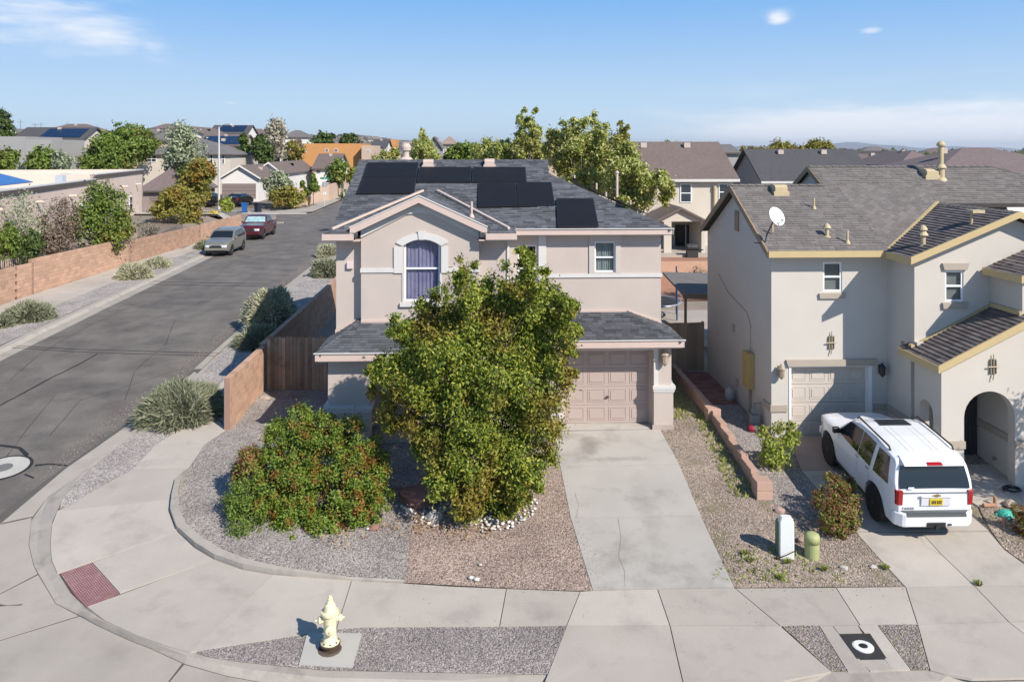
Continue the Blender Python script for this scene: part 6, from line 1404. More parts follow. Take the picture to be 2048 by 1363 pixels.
midg = leaf_mat('mid_leaf', [(.05, .085, .015), (.085, .125, .02), (.13, .165, .03)], (.16, .13, .03), .5, .25, .25)
oran = leaf_mat('autumn_leaf', [(.08, .11, .02), (.13, .14, .025), (.22, .15, .03)], (.30, .13, .03), .6, .4, .3)
silv = leaf_mat('silver_leaf', [(.12, .14, .08), (.18, .20, .12), (.26, .28, .19), (.08, .10, .05)], None, trans=.25)
bare = leaf_mat('bare_twig', [(.20, .18, .13), (.28, .26, .20), (.14, .12, .09)], None, trans=.2)
dead = leaf_mat('dry_twig', [(.10, .075, .055), (.16, .12, .09), (.07, .055, .04)], None, trans=.15)
olive = leaf_mat('olive_leaf', [(.10, .11, .02), (.16, .15, .03), (.22, .19, .05)], (.28, .17, .03), .7, .5, .3)
redsh = leaf_mat('red_green_leaf', [(.09, .14, .02), (.13, .17, .03), (.15, .06, .03), (.20, .08, .045)], (.17, .06, .035), .8, 3.2, .3)
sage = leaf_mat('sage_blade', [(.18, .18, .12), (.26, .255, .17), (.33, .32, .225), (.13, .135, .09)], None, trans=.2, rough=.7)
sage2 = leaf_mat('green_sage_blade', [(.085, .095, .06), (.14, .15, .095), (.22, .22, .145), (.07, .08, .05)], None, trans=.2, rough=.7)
yfl = leaf_mat('yellow_flower', [(.55, .42, .03), (.40, .30, .03), (.14, .16, .03)], None, trans=.2)

def plant(name, label, cat, base, clumps, n, size, m, seed, trunk=.0, group=None, barkm=None, limbs=True, **k):
    t = thing(name, label, cat, tuple(base), group)
    me = leaf_cloud(clumps, n, size, m, seed, **k); mesh_obj('crown' if trunk > .06 else 'foliage', me, t)
    if trunk:
        b = Vector(base) - Vector((0, 0, .15)); mb = MB(); rg = random.Random(seed); cs = [Vector(c[:3]) for c in clumps]
        cen = sum(cs, Vector()) / len(cs); lo = min(c.z - q[5] for c, q in zip(cs, clumps)); fork = Vector((lerp(b.x, cen.x, .25), lerp(b.y, cen.y, .25), lerp(b.z, cen.z, .45)))
        mb.tube(b, fork, trunk, trunk * .72, n=9)
        if limbs:
            for c in (cs[::3] if len(cs) > 25 else cs):
                mid = fork.lerp(c, .5) + Vector((rg.uniform(-.1, .1), rg.uniform(-.1, .1), .12 * (c - fork).length))
                c = fork.lerp(c, .8); mid = fork.lerp(c, .5) + Vector((0, 0, .1 * (c - fork).length)); mb.tube(fork, mid, trunk * .38, trunk * .2, n=6, cap=False); mb.tube(mid, c, trunk * .2, trunk * .06, n=5, cap=False)
        obj('trunk', mb, barkm or bark, t, sm_=True)
    return t
def clumps_px(lst, dfun, ry=1.2, jit=.5, seed=0):
    rg = random.Random(seed); out_ = []
    for px, py, r in lst:
        d = dfun(px, py) + rg.uniform(-jit, jit); p = at(px, py, d); R3 = r * d / F; out_.append((p.x, p.y, p.z, R3, R3 * ry, R3))
    return out_
# the street tree in front of the house
TL = [(1048, 504, 18), (1060, 522, 22), (748, 740, 16), (742, 770, 14), (1148, 600, 14), (1150, 660, 14), (1142, 700, 18), (960, 700, 40), (1050, 710, 44), (880, 700, 44), (1048, 516, 22), (1038, 552, 34), (1075, 560, 26), (932, 535, 24), (928, 582, 40), (985, 590, 42), (1050, 605, 50), (1100, 612, 38), (868, 618, 34), (1135, 618, 26), (798, 650, 24), (842, 675, 50), (925, 665, 56), (1010, 665, 60), (1090, 675, 52),
      (1135, 670, 26), (775, 738, 32), (835, 745, 55), (915, 745, 60), (1000, 755, 58), (1080, 762, 58), (1122, 742, 28), (760, 782, 22), (800, 812, 42), (860, 832, 52), (930, 830, 56), (1010, 838, 56), (1078, 842, 48), (775, 845, 18), (848, 890, 28),
      (890, 905, 46), (955, 920, 52), (1030, 920, 52), (1082, 915, 32), (880, 962, 34), (935, 985, 44), (1005, 980, 48), (1062, 968, 30), (925, 1022, 20), (975, 1022, 26), (1010, 1020, 18)]
cl = clumps_px(TL, lambda x, y: 20.2, 1.4, .7, 4)
tb = gp(915, 1028); tb = Vector((tb.x, 20.3, G(tb.x, 20.3)))
cl = [(*c[:3], c[3] * .96, c[4] * .85, c[5] * .96) for c in cl]
plant('street_tree', 'tall dense green tree with orange tinted tips in front of the corner house', 'tree', tb, cl, 155000, .092, pear, 1, .11, sub=23, spread=.17, droop=.6, aspect=.45, inner=.42)
# the big red-tipped shrub
BL = [(598, 852, 36), (560, 880, 36), (640, 872, 40), (600, 905, 46), (700, 880, 42), (742, 905, 36), (660, 925, 50), (545, 935, 36), (500, 925, 26), (478, 948, 14), (720, 950, 48), (765, 965, 28), (600, 970, 50), (545, 985, 40), (495, 990, 34), (480, 1010, 24), (500, 1035, 34), (520, 1062, 20), (660, 990, 54),
      (725, 1005, 42), (590, 1035, 44), (650, 1045, 42), (705, 1048, 34), (755, 1010, 26), (600, 1065, 22)]
cl = clumps_px(BL, lambda x, y: float(np.interp(y, [850, 1065], [21.6, 19.75])), 1.25, .2, 6)
LL = [k for k, q in enumerate(BL) if q[0] < 525 and q[1] > 985]; LU = [k for k, q in enumerate(BL) if q[0] < 525 and q[1] < 985]
plant('shrub', 'large rounded green shrub with orange leaf tips on the grey gravel bed', 'shrub', gp(640, 1040), [c for k, c in enumerate(cl) if k not in LL + LU], 76000, .07, shrubm, 2, .05, sub=30, spread=.14, inner=.6, droop=.1, aspect=.55)
plant('shrub', 'low olive green shrub hugging the left side of the large one', 'shrub', gp(498, 1066), [(c[0] - .06, c[1] - .1, c[2], *c[3:]) for k, c in enumerate(cl) if k in LL], 11000, .055, midg, 12, .03, sub=40, spread=.16, inner=.6, droop=.1, aspect=.55)
plant('shrub', 'small red leaved shrub above the low olive green one', 'shrub', gp(505, 985), [(c[0], c[1], c[2], *c[3:]) for k, c in enumerate(cl) if k in LU] , 5200, .07, redsh, 13, .03, sub=30, spread=.18, inner=.5, droop=.1, aspect=.55)
# small shrubs of the right yard
cl = clumps_px([(1668, 968, 20), (1692, 975, 18), (1655, 1000, 24), (1688, 1008, 28), (1668, 1038, 28), (1695, 1045, 20), (1680, 1065, 14)], lambda x, y: float(np.interp(y, [960, 1065], [20.4, 19.3])), 1.1, .1, 8)
plant('shrub', 'small rounded shrub with red brown and green leaves left of the white vehicle', 'shrub', gp(1676, 1072), cl, 9000, .065, redsh, 3, .03, sub=26, spread=.2, inner=.5)
cl = clumps_px([(1532, 865, 16), (1560, 858, 14), (1548, 890, 20), (1580, 880, 16), (1535, 915, 16), (1562, 915, 18), (1548, 932, 12), (1580, 850, 8), (1596, 868, 8)], lambda x, y: 22.6, 1.1, .15, 9)
plant('shrub', 'loose bright yellow green shrub by the corner of the pale house', 'shrub', gp(1548, 940), cl, 2600, .10, yel, 4, .025, sub=14, spread=.28, inner=.2, droop=.5)
cl = clumps_px([(2040, 1020, 14), (2050, 1050, 20), (2042, 1075, 14), (2075, 1040, 26)], lambda x, y: 19.6, 1.1, .1, 10)
plant('shrub', 'red leaved shrub cut by the right edge of the picture', 'shrub', gp(2060, 1090), cl, 3500, .07, redsh, 5, .03, sub=20)
# the tree whose shade falls on the porch stands off to the right
cl = [(17.7 + dx, 17.5 + dy, 3.0 + dz, .9, .9, .8) for dx, dy, dz in ((0, 0, 0), (1, .4, .6), (-.6, .3, 1.0), (.4, -.6, 1.4), (-.2, .2, -.4))]
plant('tree', 'loose leafy tree in the front yard beyond the white vehicle', 'tree', (17.7, 17.5, G(17.7, 17.5)), cl, 7000, .13, midg, 6, .10, sub=16, spread=.22)
# spiky sage grass clumps along the side street
for i, (px, py, rx, h, m, n, lb) in enumerate((
        (362, 832, 1.22, 1.25, sage2, 5200, 'large rounded feathery grey green bush on the corner gravel by the kerb'), (575, 655, 1.15, 1.75, sage, 3600, 'pale upright feathery bush beside the shaded block wall'),
        (520, 690, .95, .95, sage2, 2600, 'dark shaded bush between the kerb and the block wall'), (655, 552, 1.0, 1.3, sage2, 1800, 'grey green bush half hidden by the corner of the house'),
        (60, 638, 1.0, .95, sage2, 2400, 'round grey green bush at the left edge by the far sidewalk'), (268, 555, 1.05, 1.0, sage, 2000, 'wide pale bush on the far gravel strip, nearer of the two'),
        (316, 534, .75, .75, sage, 1300, 'small pale bush just behind the wide one on the far gravel strip'), (4, 652, .5, .6, sage2, 500, 'small bush cut by the left edge of the picture'), (423, 497, .7, .75, sage2, 500, 'dark bush at the kerb beside the silver vehicle'),
        (655, 510, .8, .9, sage, 900, 'small bush near the far end of the side street strip'))):
    p = gp(px, py); p.z -= .03
    if i == 8: p.x -= .5
    if i == 1: p.x -= .75; p.z += .3
    t = thing('grey_bush', lb, 'bush', tuple(p))
    me = spray((p.x, p.y, p.z), rx, h * .82, int(n * 2.2), .42 if i in (0, 2) else .34, m, 30 + i, .016 if p.y < 35 else .028)
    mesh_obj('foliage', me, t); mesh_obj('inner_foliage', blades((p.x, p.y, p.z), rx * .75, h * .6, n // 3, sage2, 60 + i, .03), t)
# weeds
wm = leaf_mat('weed', [(.14, .17, .04), (.20, .20, .06)], None)
for i, (poly, n) in enumerate((([(5.9, 25.6), (7.25, 25.6), (7.25, 31), (6.1, 31)], 1500), ([(5.0, 17.5), (8.5, 17.4), (7.6, 18.6), (6, 19)], 300), ([(6.6, 21), (7.3, 20.8), (7.3, 26), (6.9, 26)], 700))):
    rgn = np.random.default_rng(70 + i); P2 = rgn.uniform(np.min(poly, 0), np.max(poly, 0), (n * 2, 2)); P2 = P2[inpoly(P2, poly)][:n]; k = len(P2)
    z = np.array([G(a, b) for a, b in P2]) + .02; base = np.column_stack([P2, z]); tip = base + rgn.normal(0, .03, (k, 3)) + np.array([0, 0, .07]); s_ = rgn.normal(0, .02, (k, 3)); s_[:, 2] = 0
    mesh_obj('weeds', npmesh('weeds', np.stack([base - s_, base + s_, tip], 1).reshape(-1, 3), np.arange(k * 3).reshape(k, 3), wm), kind='stuff')
for i, (px, py) in enumerate(((1490, 1108), (1502, 1122), (1575, 1125), (1770, 1137), (1958, 1170), (1648, 1140), (1560, 1155))):
    p = gp(px, py, .03); tag(mesh_obj('weed', blades(tuple(p), .10, .06, 40, wm, 90 + i, .012)), ['weed tuft on the gravel left of the pedestals', 'lower weed tuft on the gravel left of the pedestals', 'weed tuft at the foot of the white pedestal', 'weed tuft at the edge of the neighbouring driveway', 'weed in the driveway joint at the right', 'sparse weed right of the pedestals', 'sparse weed near the sidewalk edge'][i], 'weed')
lit = mesh_obj('leaf_litter', leaf_cloud([(a.x, a.y, a.z + .03, .9, .7, .02) for a in (gp(870, 1045), gp(960, 1060), gp(700, 1062), gp(800, 1050))], 1400, .06, leaf_mat('fallen_leaf', [(.20, .12, .06), (.30, .20, .10), (.12, .07, .04)], None), 5, name='leaf_litter')); lit['kind'] = 'stuff'

# ================================================================ BACKGROUND HOUSES
def bm_(n, c, **k): return mat(n, c, .93, .06, .5, .04, 8, **k)
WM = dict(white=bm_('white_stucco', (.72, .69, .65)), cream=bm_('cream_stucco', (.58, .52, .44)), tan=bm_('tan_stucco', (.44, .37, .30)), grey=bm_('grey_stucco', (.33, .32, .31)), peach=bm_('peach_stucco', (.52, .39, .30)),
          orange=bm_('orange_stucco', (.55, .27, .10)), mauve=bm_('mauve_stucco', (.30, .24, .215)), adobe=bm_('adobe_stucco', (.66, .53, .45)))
def rmat(n, c): return mat(n, c, .95, .10, .5, .25, 5, island=.1)
RM = dict(brown=rmat('roof_brown', (.155, .118, .105)), dark=rmat('roof_dark', (.072, .07, .075)), grey=rmat('roof_grey', (.15, .14, .135)), tan=rmat('roof_tan', (.26, .205, .17)), mauve=rmat('roof_mauve', (.17, .13, .125)))
trim_d = mat('dark_fascia', (.10, .08, .07), .8); blue_panel = mat('blue_solar', (.008, .02, .055), .25, .2, 1.2, 0, spec=.6)
def roof_solid(x0, x1, y0, y1, ze, rise, kind, ov=.4):
    m = MB(); x0 -= ov; x1 += ov; y0 -= ov; y1 += ov; th = .16; cx, cy = (x0 + x1) / 2, (y0 + y1) / 2
    if kind == 'gx': fs = [[(x0, y0, ze), (x1, y0, ze), (x1, cy, ze + rise), (x0, cy, ze + rise)], [(x1, y1, ze), (x0, y1, ze), (x0, cy, ze + rise), (x1, cy, ze + rise)]]
    elif kind == 'gy': fs = [[(x0, y1, ze), (x0, y0, ze), (cx, y0, ze + rise), (cx, y1, ze + rise)], [(x1, y0, ze), (x1, y1, ze), (cx, y1, ze + rise), (cx, y0, ze + rise)]]
    else:
        if x1 - x0 >= y1 - y0: h = (y1 - y0) / 2; a, b = (x0 + h, cy), (x1 - h, cy)
        else: h = (x1 - x0) / 2; a, b = (cx, y0 + h), (cx, y1 - h)
        A, B = (*a, ze + rise), (*b, ze + rise)
        if x1 - x0 >= y1 - y0: fs = [[(x0, y0, ze), (x1, y0, ze), B, A], [(x1, y1, ze), (x0, y1, ze), A, B], [(x1, y0, ze), (x1, y1, ze), B], [(x0, y1, ze), (x0, y0, ze), A]]
        else: fs = [[(x0, y0, ze), (x1, y0, ze), A], [(x1, y0, ze), (x1, y1, ze), B, A], [(x1, y1, ze), (x0, y1, ze), B], [(x0, y1, ze), (x0, y0, ze), A, B]]
    for f in fs: m.prism(f, (0, 0, -th))
    return m
def bgh(label, px0, px1, d, py_e, rise, kind, dep, wall, roof, wins=(), doors=(), side_w=(), vents=1, depx=None, zdrop=1.0, win_m=None, parapet=0, solar_=None, pipe_=None, fascia=None):
    Y0 = at((px0 + px1) / 2, 300, d).y; x0, x1 = fx(px0, Y0), fx(px1, Y0); ze = fz(py_e, (px0 + px1) / 2, Y0); zb = G((x0 + x1) / 2, Y0) - zdrop
    t = thing('house', label, 'house', ((x0 + x1) / 2, Y0, zb)); w = MB().box(x0, x1, Y0, Y0 + dep, zb, ze + (.0 if kind != 'flat' else 0))
    if kind in ('gx', 'gy'):
        k = rise * .94
        if kind == 'gx': w.prism([(x0, Y0, ze), (x0, Y0 + dep, ze), (x0, Y0 + dep / 2, ze + k)], (x1 - x0, 0, 0))
        else: w.prism([(x0, Y0, ze), (x1, Y0, ze), ((x0 + x1) / 2, Y0, ze + k)], (0, dep, 0))
    if kind == 'flat': w = MB().wall('y', Y0, .3, x0, x1, zb, ze).box(x0, x0 + .3, Y0 + .3, Y0 + dep, zb, ze).box(x1 - .3, x1, Y0 + .3, Y0 + dep, zb, ze).box(x0 + .3, x1 - .3, Y0 + dep - .3, Y0 + dep, zb, ze); obj('roof', MB().box(x0 + .3, x1 - .3, Y0 + .3, Y0 + dep - .3, ze - .8, ze - .6), RM['tan'], t)
    obj('wall', w, WM[wall], t)
    if kind != 'flat':
        r = obj('roof', roof_solid(x0, x1, Y0, Y0 + dep, ze, rise, kind), RM[roof], t)
        f = MB(); o_ = .4
        if kind == 'gy':
            cx = (x0 + x1) / 2
            for s_ in (-1, 1): xe = x0 - o_ if s_ < 0 else x1 + o_; f.prism([(cx, Y0 - o_ - .05, ze + rise + .02), (xe, Y0 - o_ - .05, ze + .02), (xe, Y0 - o_ - .05, ze - .2), (cx, Y0 - o_ - .05, ze + rise - .22)], (0, .05, 0))
        else: f.box(x0 - o_, x1 + o_, Y0 - o_ - .05, Y0 - o_, ze - .2, ze - .0)
        obj('fascia', f, fascia or trim_d, t)
        for i in range(vents):
            xx = lerp(x0, x1, (i + .7) / (vents + .4)); yy = Y0 + dep * (.42 if kind != 'gy' else .5); zz = ze + rise * (.86 if kind != 'gy' else .6)
            if kind == 'gy': xx = lerp(x0, x1, .72)
            v = obj('roof_vent', MB().box(xx - .25, xx + .25, yy - .25, yy + .25, zz - .1, zz + .32), mat('pale_vent', (.5, .42, .36), .7), t)
    for a, b, c, e in wins:
        xa, xb = fx(a, Y0), fx(b, Y0); za, zc = fz(e, (a + b) / 2, Y0), fz(c, (a + b) / 2, Y0)
        window(t, xa, xb, za, zc, Y0 - .06, [(za + zc) / 2], [(xa + xb) / 2] if xb - xa > 1.3 else [], fr=.07, gm_=dark_glass, dep=.06)
    for a, b, c, e in doors:
        xa, xb = fx(a, Y0), fx(b, Y0); za, zc = fz(e, (a + b) / 2, Y0), fz(c, (a + b) / 2, Y0)
        dd = obj('garage_door', MB().box(xa, xb, Y0 - .04, Y0 - .002, za, zc), mat('taupe_door', (.24, .19, .175), .7), t)
        for i in range(1, 4): z_ = lerp(za, zc, i / 4); o2 = obj('seam', MB().box(xa, xb, Y0 - .05, Y0 - .04, z_ - .02, z_ + .02), trim_d); sub(o2, dd)
    if solar_:
        fa, fb, ta, tb_ = solar_; k = rise / (dep / 2 + .4)
        for i in range(6):
            xa, xb = lerp(x0, x1, lerp(fa, fb, i / 6)), lerp(x0, x1, lerp(fa, fb, (i + .94) / 6)); ya, yb_ = Y0 - .4 + ta * (dep / 2 + .4), Y0 - .4 + tb_ * (dep / 2 + .4)
            obj('solar_panel', MB().prism([(xa, ya, ze + k * (ya - Y0 + .4) + .08), (xb, ya, ze + k * (ya - Y0 + .4) + .08), (xb, yb_, ze + k * (yb_ - Y0 + .4) + .08), (xa, yb_, ze + k * (yb_ - Y0 + .4) + .08)], (0, 0, .05)), blue_panel, t)
    return t, x0, x1, Y0, ze
# -- left
bgh('grey flat roofed adobe house at the left edge behind the trees', -60, 50, 112, 273, 0, 'flat', 10, 'grey', None, [(12, 27, 299, 318)])
bgh('lower grey flat roofed block joined to the adobe house', 51, 103, 108, 279, 0, 'flat', 9, 'grey', None, [(86, 98, 304, 318)])
bgh('tan house with dark roof, solar panels and a paired window', 20, 158, 128, 285, 2.6, 'gx', 11, 'cream', 'dark', [(121, 142, 287, 304)], solar_=(.35, .95, .3, .85))
bgh('small gabled house high at the left edge with white rakes', -25, 52, 165, 273, 1.7, 'gy', 12, 'cream', 'grey', fascia=white_vinyl)
bgh('brown roofed house behind the grey adobe house', 60, 200, 190, 268, 2.6, 'hip', 12, 'tan', 'brown')
bgh('grey hip roofed house with paired window behind the tall silver tree', 276, 461, 118, 308, 2.4, 'hip', 13, 'cream', 'grey', [(293, 313, 311, 324), (420, 426, 308, 328), (444, 449, 308, 328)], vents=3)
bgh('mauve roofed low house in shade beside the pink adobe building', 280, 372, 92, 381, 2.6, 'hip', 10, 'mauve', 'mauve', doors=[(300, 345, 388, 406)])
bgh('peach gabled house half hidden right of the big green trees', 255, 336, 150, 282, 2.4, 'gx', 12, 'peach', 'grey')
bgh('brown roofed gable house high behind the silver tree', 330, 412, 172, 271, 2.1, 'gy', 18, 'white', 'brown', vents=2)
bgh('small hip roofed house on the skyline left of centre', 300, 347, 240, 257, 1.6, 'hip', 9, 'cream', 'brown')
bgh('dark roofed house with black solar panels beside the lamp post top', 418, 492, 190, 270, 2.5, 'gx', 10, 'white', 'dark', solar_=(.2, .9, .3, .9))
bgh('long brown roofed house carrying a wide blue solar array', 392, 480, 146, 291, 2.1, 'gx', 11, 'tan', 'brown', solar_=(.05, .98, .08, .8))
bgh('white house front gable with the wide taupe garage door', 444, 517, 108, 356, 1.75, 'gy', 12, 'white', 'brown', doors=[(444, 512, 367, 397)], wins=[], fascia=WM['white'])
bgh('white house rear gable right of the garage gable', 513, 562, 118, 347, 1.7, 'gy', 22, 'white', 'brown', fascia=WM['white'], vents=2)
bgh('brown roofed house in front of the orange building', 628, 672, 134, 337, 2.5, 'gx', 12, 'white', 'brown', [(632, 642, 340, 347)])
t, x0, x1, Y0, ze = bgh('orange flat roofed adobe building', 603, 722, 166, 287, 0, 'flat', 14, 'orange', None, [(650, 657, 298, 304), (668, 676, 298, 304), (606, 613, 300, 304)])
bgh('orange stucco tower block right of the orange building', 768, 792, 230, 279, 0, 'flat', 8, 'orange', None)
bgh('tan stepped wing of the orange building', 723, 746, 164, 291, 0, 'flat', 12, 'peach', None, [(733, 740, 300, 304)])
bgh('hip roofed white house behind the bare tree', 560, 612, 215, 274, 2.0, 'hip', 12, 'white', 'grey')
bgh('brown roofed house on the skyline left of the bare tree', 488, 548, 235, 269, 1.8, 'gx', 10, 'tan', 'brown')
bgh('dark roofed house right of the orange building', 745, 772, 190, 293, 1.8, 'gx', 10, 'white', 'dark')
# -- centre glimpses
bgh('blue grey house with gabled roof seen over the roof ridge', 856, 880, 150, 296, 2.2, 'gy', 12, 'grey', 'grey', [(860, 866, 300, 306)])
bgh('beige house with tan roof seen over the roof ridge', 884, 912, 175, 288, 1.8, 'hip', 11, 'cream', 'tan', [(890, 896, 291, 297)])
bgh('pinkish house half hidden by the cottonwood trees', 1075, 1118, 90, 318, 1.4, 'gx', 10, 'peach', 'tan')
# -- right
t, x0, x1, Y0, ze = bgh('white two storey house with brown roof and gabled patio behind the gap', 1150, 1466, 61, 358, 2.9, 'gx', 10, 'cream', 'brown', [(1360, 1383, 367, 405), (1437, 1456, 367, 401)], vents=3, fascia=white_trim)
obj('vent_pipe', MB().tube((fx(1428, Y0), Y0 - .15, fz(430, 1428, Y0)), (fx(1428, Y0), Y0 - .15, fz(378, 1428, Y0)), .1).lathe([(.14, 0), (.14, .25)], 10, (fx(1428, Y0), Y0 - .15, fz(378, 1428, Y0))), vm, t)
yp = 56.5; pa, pb = fx(1312, yp), fx(1410, yp); pz = fz(443, 1360, yp)
m = MB(); m.prism([(pa - .3, yp, pz), (pb + .3, yp, pz), ((pa + pb) / 2, yp, pz + 1.0)], (0, .3, 0)).box(pb - .25, pb, yp, yp + .25, .5, pz).box(fx(1328, yp), fx(1343, yp), yp, yp + .25, .5, pz).box(pb - .1, pb, yp + .25, Y0, .5, pz); obj('patio_frame', m, WM['cream'], t)
obj('patio_roof', roof_solid(pa, pb, yp, Y0 - .1, pz, 1.05, 'gy', .3), RM['brown'], t)
obj('patio_floor', MB().box(pa - 1, pb + 3.5, yp - 1, Y0, -.3, fz(505, 1370, yp)), concrete, t)
sd = obj('sliding_door', MB().box(fx(1350, Y0), fx(1392, Y0), Y0 - .05, Y0 - .01, .9, 3.0), dark_glass, t); sub(obj('mullion', MB().box(fx(1371, Y0) - .04, fx(1371, Y0) + .04, Y0 - .08, Y0 - .05, .9, 3.0), white_vinyl), sd)
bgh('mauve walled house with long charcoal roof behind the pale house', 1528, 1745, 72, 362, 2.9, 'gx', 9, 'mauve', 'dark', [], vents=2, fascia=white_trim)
bgh('large brown hip roofed house with white walls behind the right roof', 1850, 2300, 56, 366, 2.5, 'hip', 14, 'white', 'mauve', vents=2, fascia=white_vinyl)
bgh('brown roofed house row end left of the chimney pipe', 1745, 1815, 100, 332, 1.5, 'gx', 11, 'peach', 'brown')
bgh('brown hip roofed house right of the row end', 1800, 1905, 92, 331, 1.7, 'hip', 12, 'tan', 'mauve')
bgh('grey two storey house far behind, between two nearer roofs', 1422, 1476, 112, 305, 1.2, 'gx', 9, 'grey', 'grey', [(1428, 1436, 309, 316), (1446, 1454, 309, 316)])
bgh('brown gable peak just above the white two storey house', 1268, 1325, 120, 303, 1.1, 'gy', 12, 'tan', 'brown')
bgh('second brown gable peak beside the first', 1318, 1350, 135, 301, 1.0, 'gx', 10, 'cream', 'brown')
bgh('small white gabled house right of the yellow green trees', 1665, 1712, 130, 312, 1.3, 'gy', 11, 'white', 'tan')
bgh('cream gabled house between trees on the right skyline', 1752, 1790, 170, 314, 1.3, 'gy', 10, 'cream', 'brown')
bgh('brown roofed house at the right skyline edge', 1985, 2060, 140, 322, 1.6, 'gx', 10, 'tan', 'brown')
bgh('dark roofed house at the far right edge behind the hip roof', 2010, 2120, 85, 338, 1.8, 'hip', 12, 'tan', 'mauve')
# -- the pink adobe building at the left
t = thing('adobe_building', 'long pink beige flat roofed adobe building with brown cornice and blue roof panels', 'house', (-32, 62, 1.5)); am = WM['adobe']
A0, A1 = Vector((-27.7, 46)), Vector((-34.9, 84)); dv = (A1 - A0).normalized(); nv = Vector((-dv.y, dv.x)); Am = A0.lerp(A1, .55); zl, zh = 6.35, 6.72
def aw(m, p, q, z0, z1, th=.4, off=0):
    a, b = p - nv * 0 + nv * (-off), q + nv * (-off)
    m.prism([(a.x, a.y, z0), (b.x, b.y, z0), (b.x + nv.x * th, b.y + nv.y * th, z0), (a.x + nv.x * th, a.y + nv.y * th, z0)], (0, 0, z1 - z0)); return m
A00 = A0 - dv * 14
m = MB(); aw(m, A00, Am, .8, zl); aw(m, Am, A1, .8, zh); q = A1 + nv * 18; m.prism([(A1.x, A1.y, .8), (q.x, q.y, .8), (q.x - dv.x * .4, q.y - dv.y * .4, .8), (A1.x - dv.x * .4, A1.y - dv.y * .4, .8)], (0, 0, zh - .8))
r0, r1 = A00 + nv * 14, A1 + nv * 18; m.prism([(r0.x, r0.y, .8), (r1.x, r1.y, .8), (r1.x + nv.x * .4, r1.y + nv.y * .4, .8), (r0.x + nv.x * .4, r0.y + nv.y * .4, .8)], (0, 0, zh + .1 - .8))
q2 = Am + nv * 14; m.prism([(Am.x, Am.y, .8), (q2.x, q2.y, .8), (q2.x + dv.x * .4, q2.y + dv.y * .4, .8), (Am.x + dv.x * .4, Am.y + dv.y * .4, .8)], (0, 0, zh - .82)); obj('wall', m, am, t)
m = MB(); aw(m, A00, Am, zl - .34, zl - .06, .12, .12); obj('cornice', m, trim_d, t); m = MB(); aw(m, Am - dv * .3, A1 + dv * .1, zh - .34, zh - .06, .12, .12); obj('cornice', m, trim_d, t)
m = MB(); aw(m, A00, Am, zl - .06, zl + .02, .5, .1); obj('coping', m, white_trim, t); m = MB(); aw(m, Am, A1, zh - .06, zh + .02, .5, .1); obj('coping', m, white_trim, t)
obj('roof', MB().prism([(p.x, p.y, 5.6) for p in (A00 + nv * .4, A1 + nv * .4 - dv * .4, A1 + nv * 17, A00 + nv * 14)], (0, 0, .1)), WM['cream'], t)
for s_ in (.02, .2, .38, .53, .78, .92):
    p = A0.lerp(A1, s_); obj('viga', MB().tube((p.x, p.y, 5.3), (p.x - nv.x * .5, p.y - nv.y * .5, 5.3), .09), am, t)
for s_, wd, z0, z1 in ((.86, .45, 2.9, 4.2), (.45, .7, 3.2, 4.4), (.22, .8, 2.3, 3.2), (.02, .8, 2.2, 3.2)):
    p = A0.lerp(A1, s_); c = Vector((p.x - nv.x * .03, p.y - nv.y * .03, (z0 + z1) / 2)); f = obj('window', MB().obox(c, Vector((*dv, 0)) * wd * 1.15, Vector((*nv, 0)) * .03, Vector((0, 0, (z1 - z0) / 2 + .08))), white_vinyl, t)
    for k in (-1, 1): sub(obj('pane', MB().obox(c - Vector((*nv, 0)) * .03 + Vector((0, 0, k * (z1 - z0) / 4)), Vector((*dv, 0)) * wd, Vector((*nv, 0)) * .01, Vector((0, 0, (z1 - z0) / 4 - .04))), dark_glass), f)
for i in range(5):
    a = A0 + dv * (4.2 + i * 1.95) + nv * 2.2; b = a + dv * 1.9; up = 1.15
    pn = obj('solar_panel', MB().prism([(a.x, a.y, 6.35), (b.x, b.y, 6.35), (b.x + nv.x * 4, b.y + nv.y * 4, 6.35 + up), (a.x + nv.x * 4, a.y + nv.y * 4, 6.35 + up)], (0, 0, .06)), mat('bright_blue_solar', (.02, .12, .36), .3, .15, 2, 0, spec=.6), t)
for s_, o in ((.50, 2.0), (.62, 3.0)): p = A0.lerp(A1, s_) + nv * o; obj('roof_unit', MB().box(p.x - .3, p.x + .3, p.y - .3, p.y + .3, 5.7, 6.7), mat('galvanised', (.45, .5, .55), .5), t)
# -- walls beyond the junction
peach = mat('peach_wall', (.55, .40, .30), .93, .06, .6, .04, 10)
def poly_wall(label, pts, h, th, m, cat='wall', tops=None):
    mb = MB()
    for i in range(len(pts) - 1):
        a, b = Vector(pts[i]), Vector(pts[i + 1]); u = (b - a).normalized(); n = Vector((-u.y, u.x)) * th / 2; za, zb = G(a.x, a.y), G(b.x, b.y); ta, tb2 = (tops[i], tops[i + 1]) if tops else (za + h, zb + h)
        mb.add([(a.x - n.x, a.y - n.y, za - .5), (b.x - n.x, b.y - n.y, zb - .5), (b.x + n.x, b.y + n.y, zb - .5), (a.x + n.x, a.y + n.y, za - .5), (a.x - n.x, a.y - n.y, ta), (b.x - n.x, b.y - n.y, tb2), (b.x + n.x, b.y + n.y, tb2), (a.x + n.x, a.y + n.y, ta)],
               [(3, 2, 1, 0), (4, 5, 6, 7), (0, 1, 5, 4), (1, 2, 6, 5), (2, 3, 7, 6), (3, 0, 4, 7)])
    return tag(obj('garden_wall', mb, m), label, cat)
poly_wall('smooth peach garden wall beyond the junction, behind the stop sign', [(-24.0, 101.5), (-21.3, 112), (-21.2, 140)], 2.0, .3, peach, tops=[3.75, 3.85, 4.3])
poly_wall('block wall on the slope behind the gap between the houses', [(5.5, 50.5), (16, 50.5)], .9, .25, block_m)
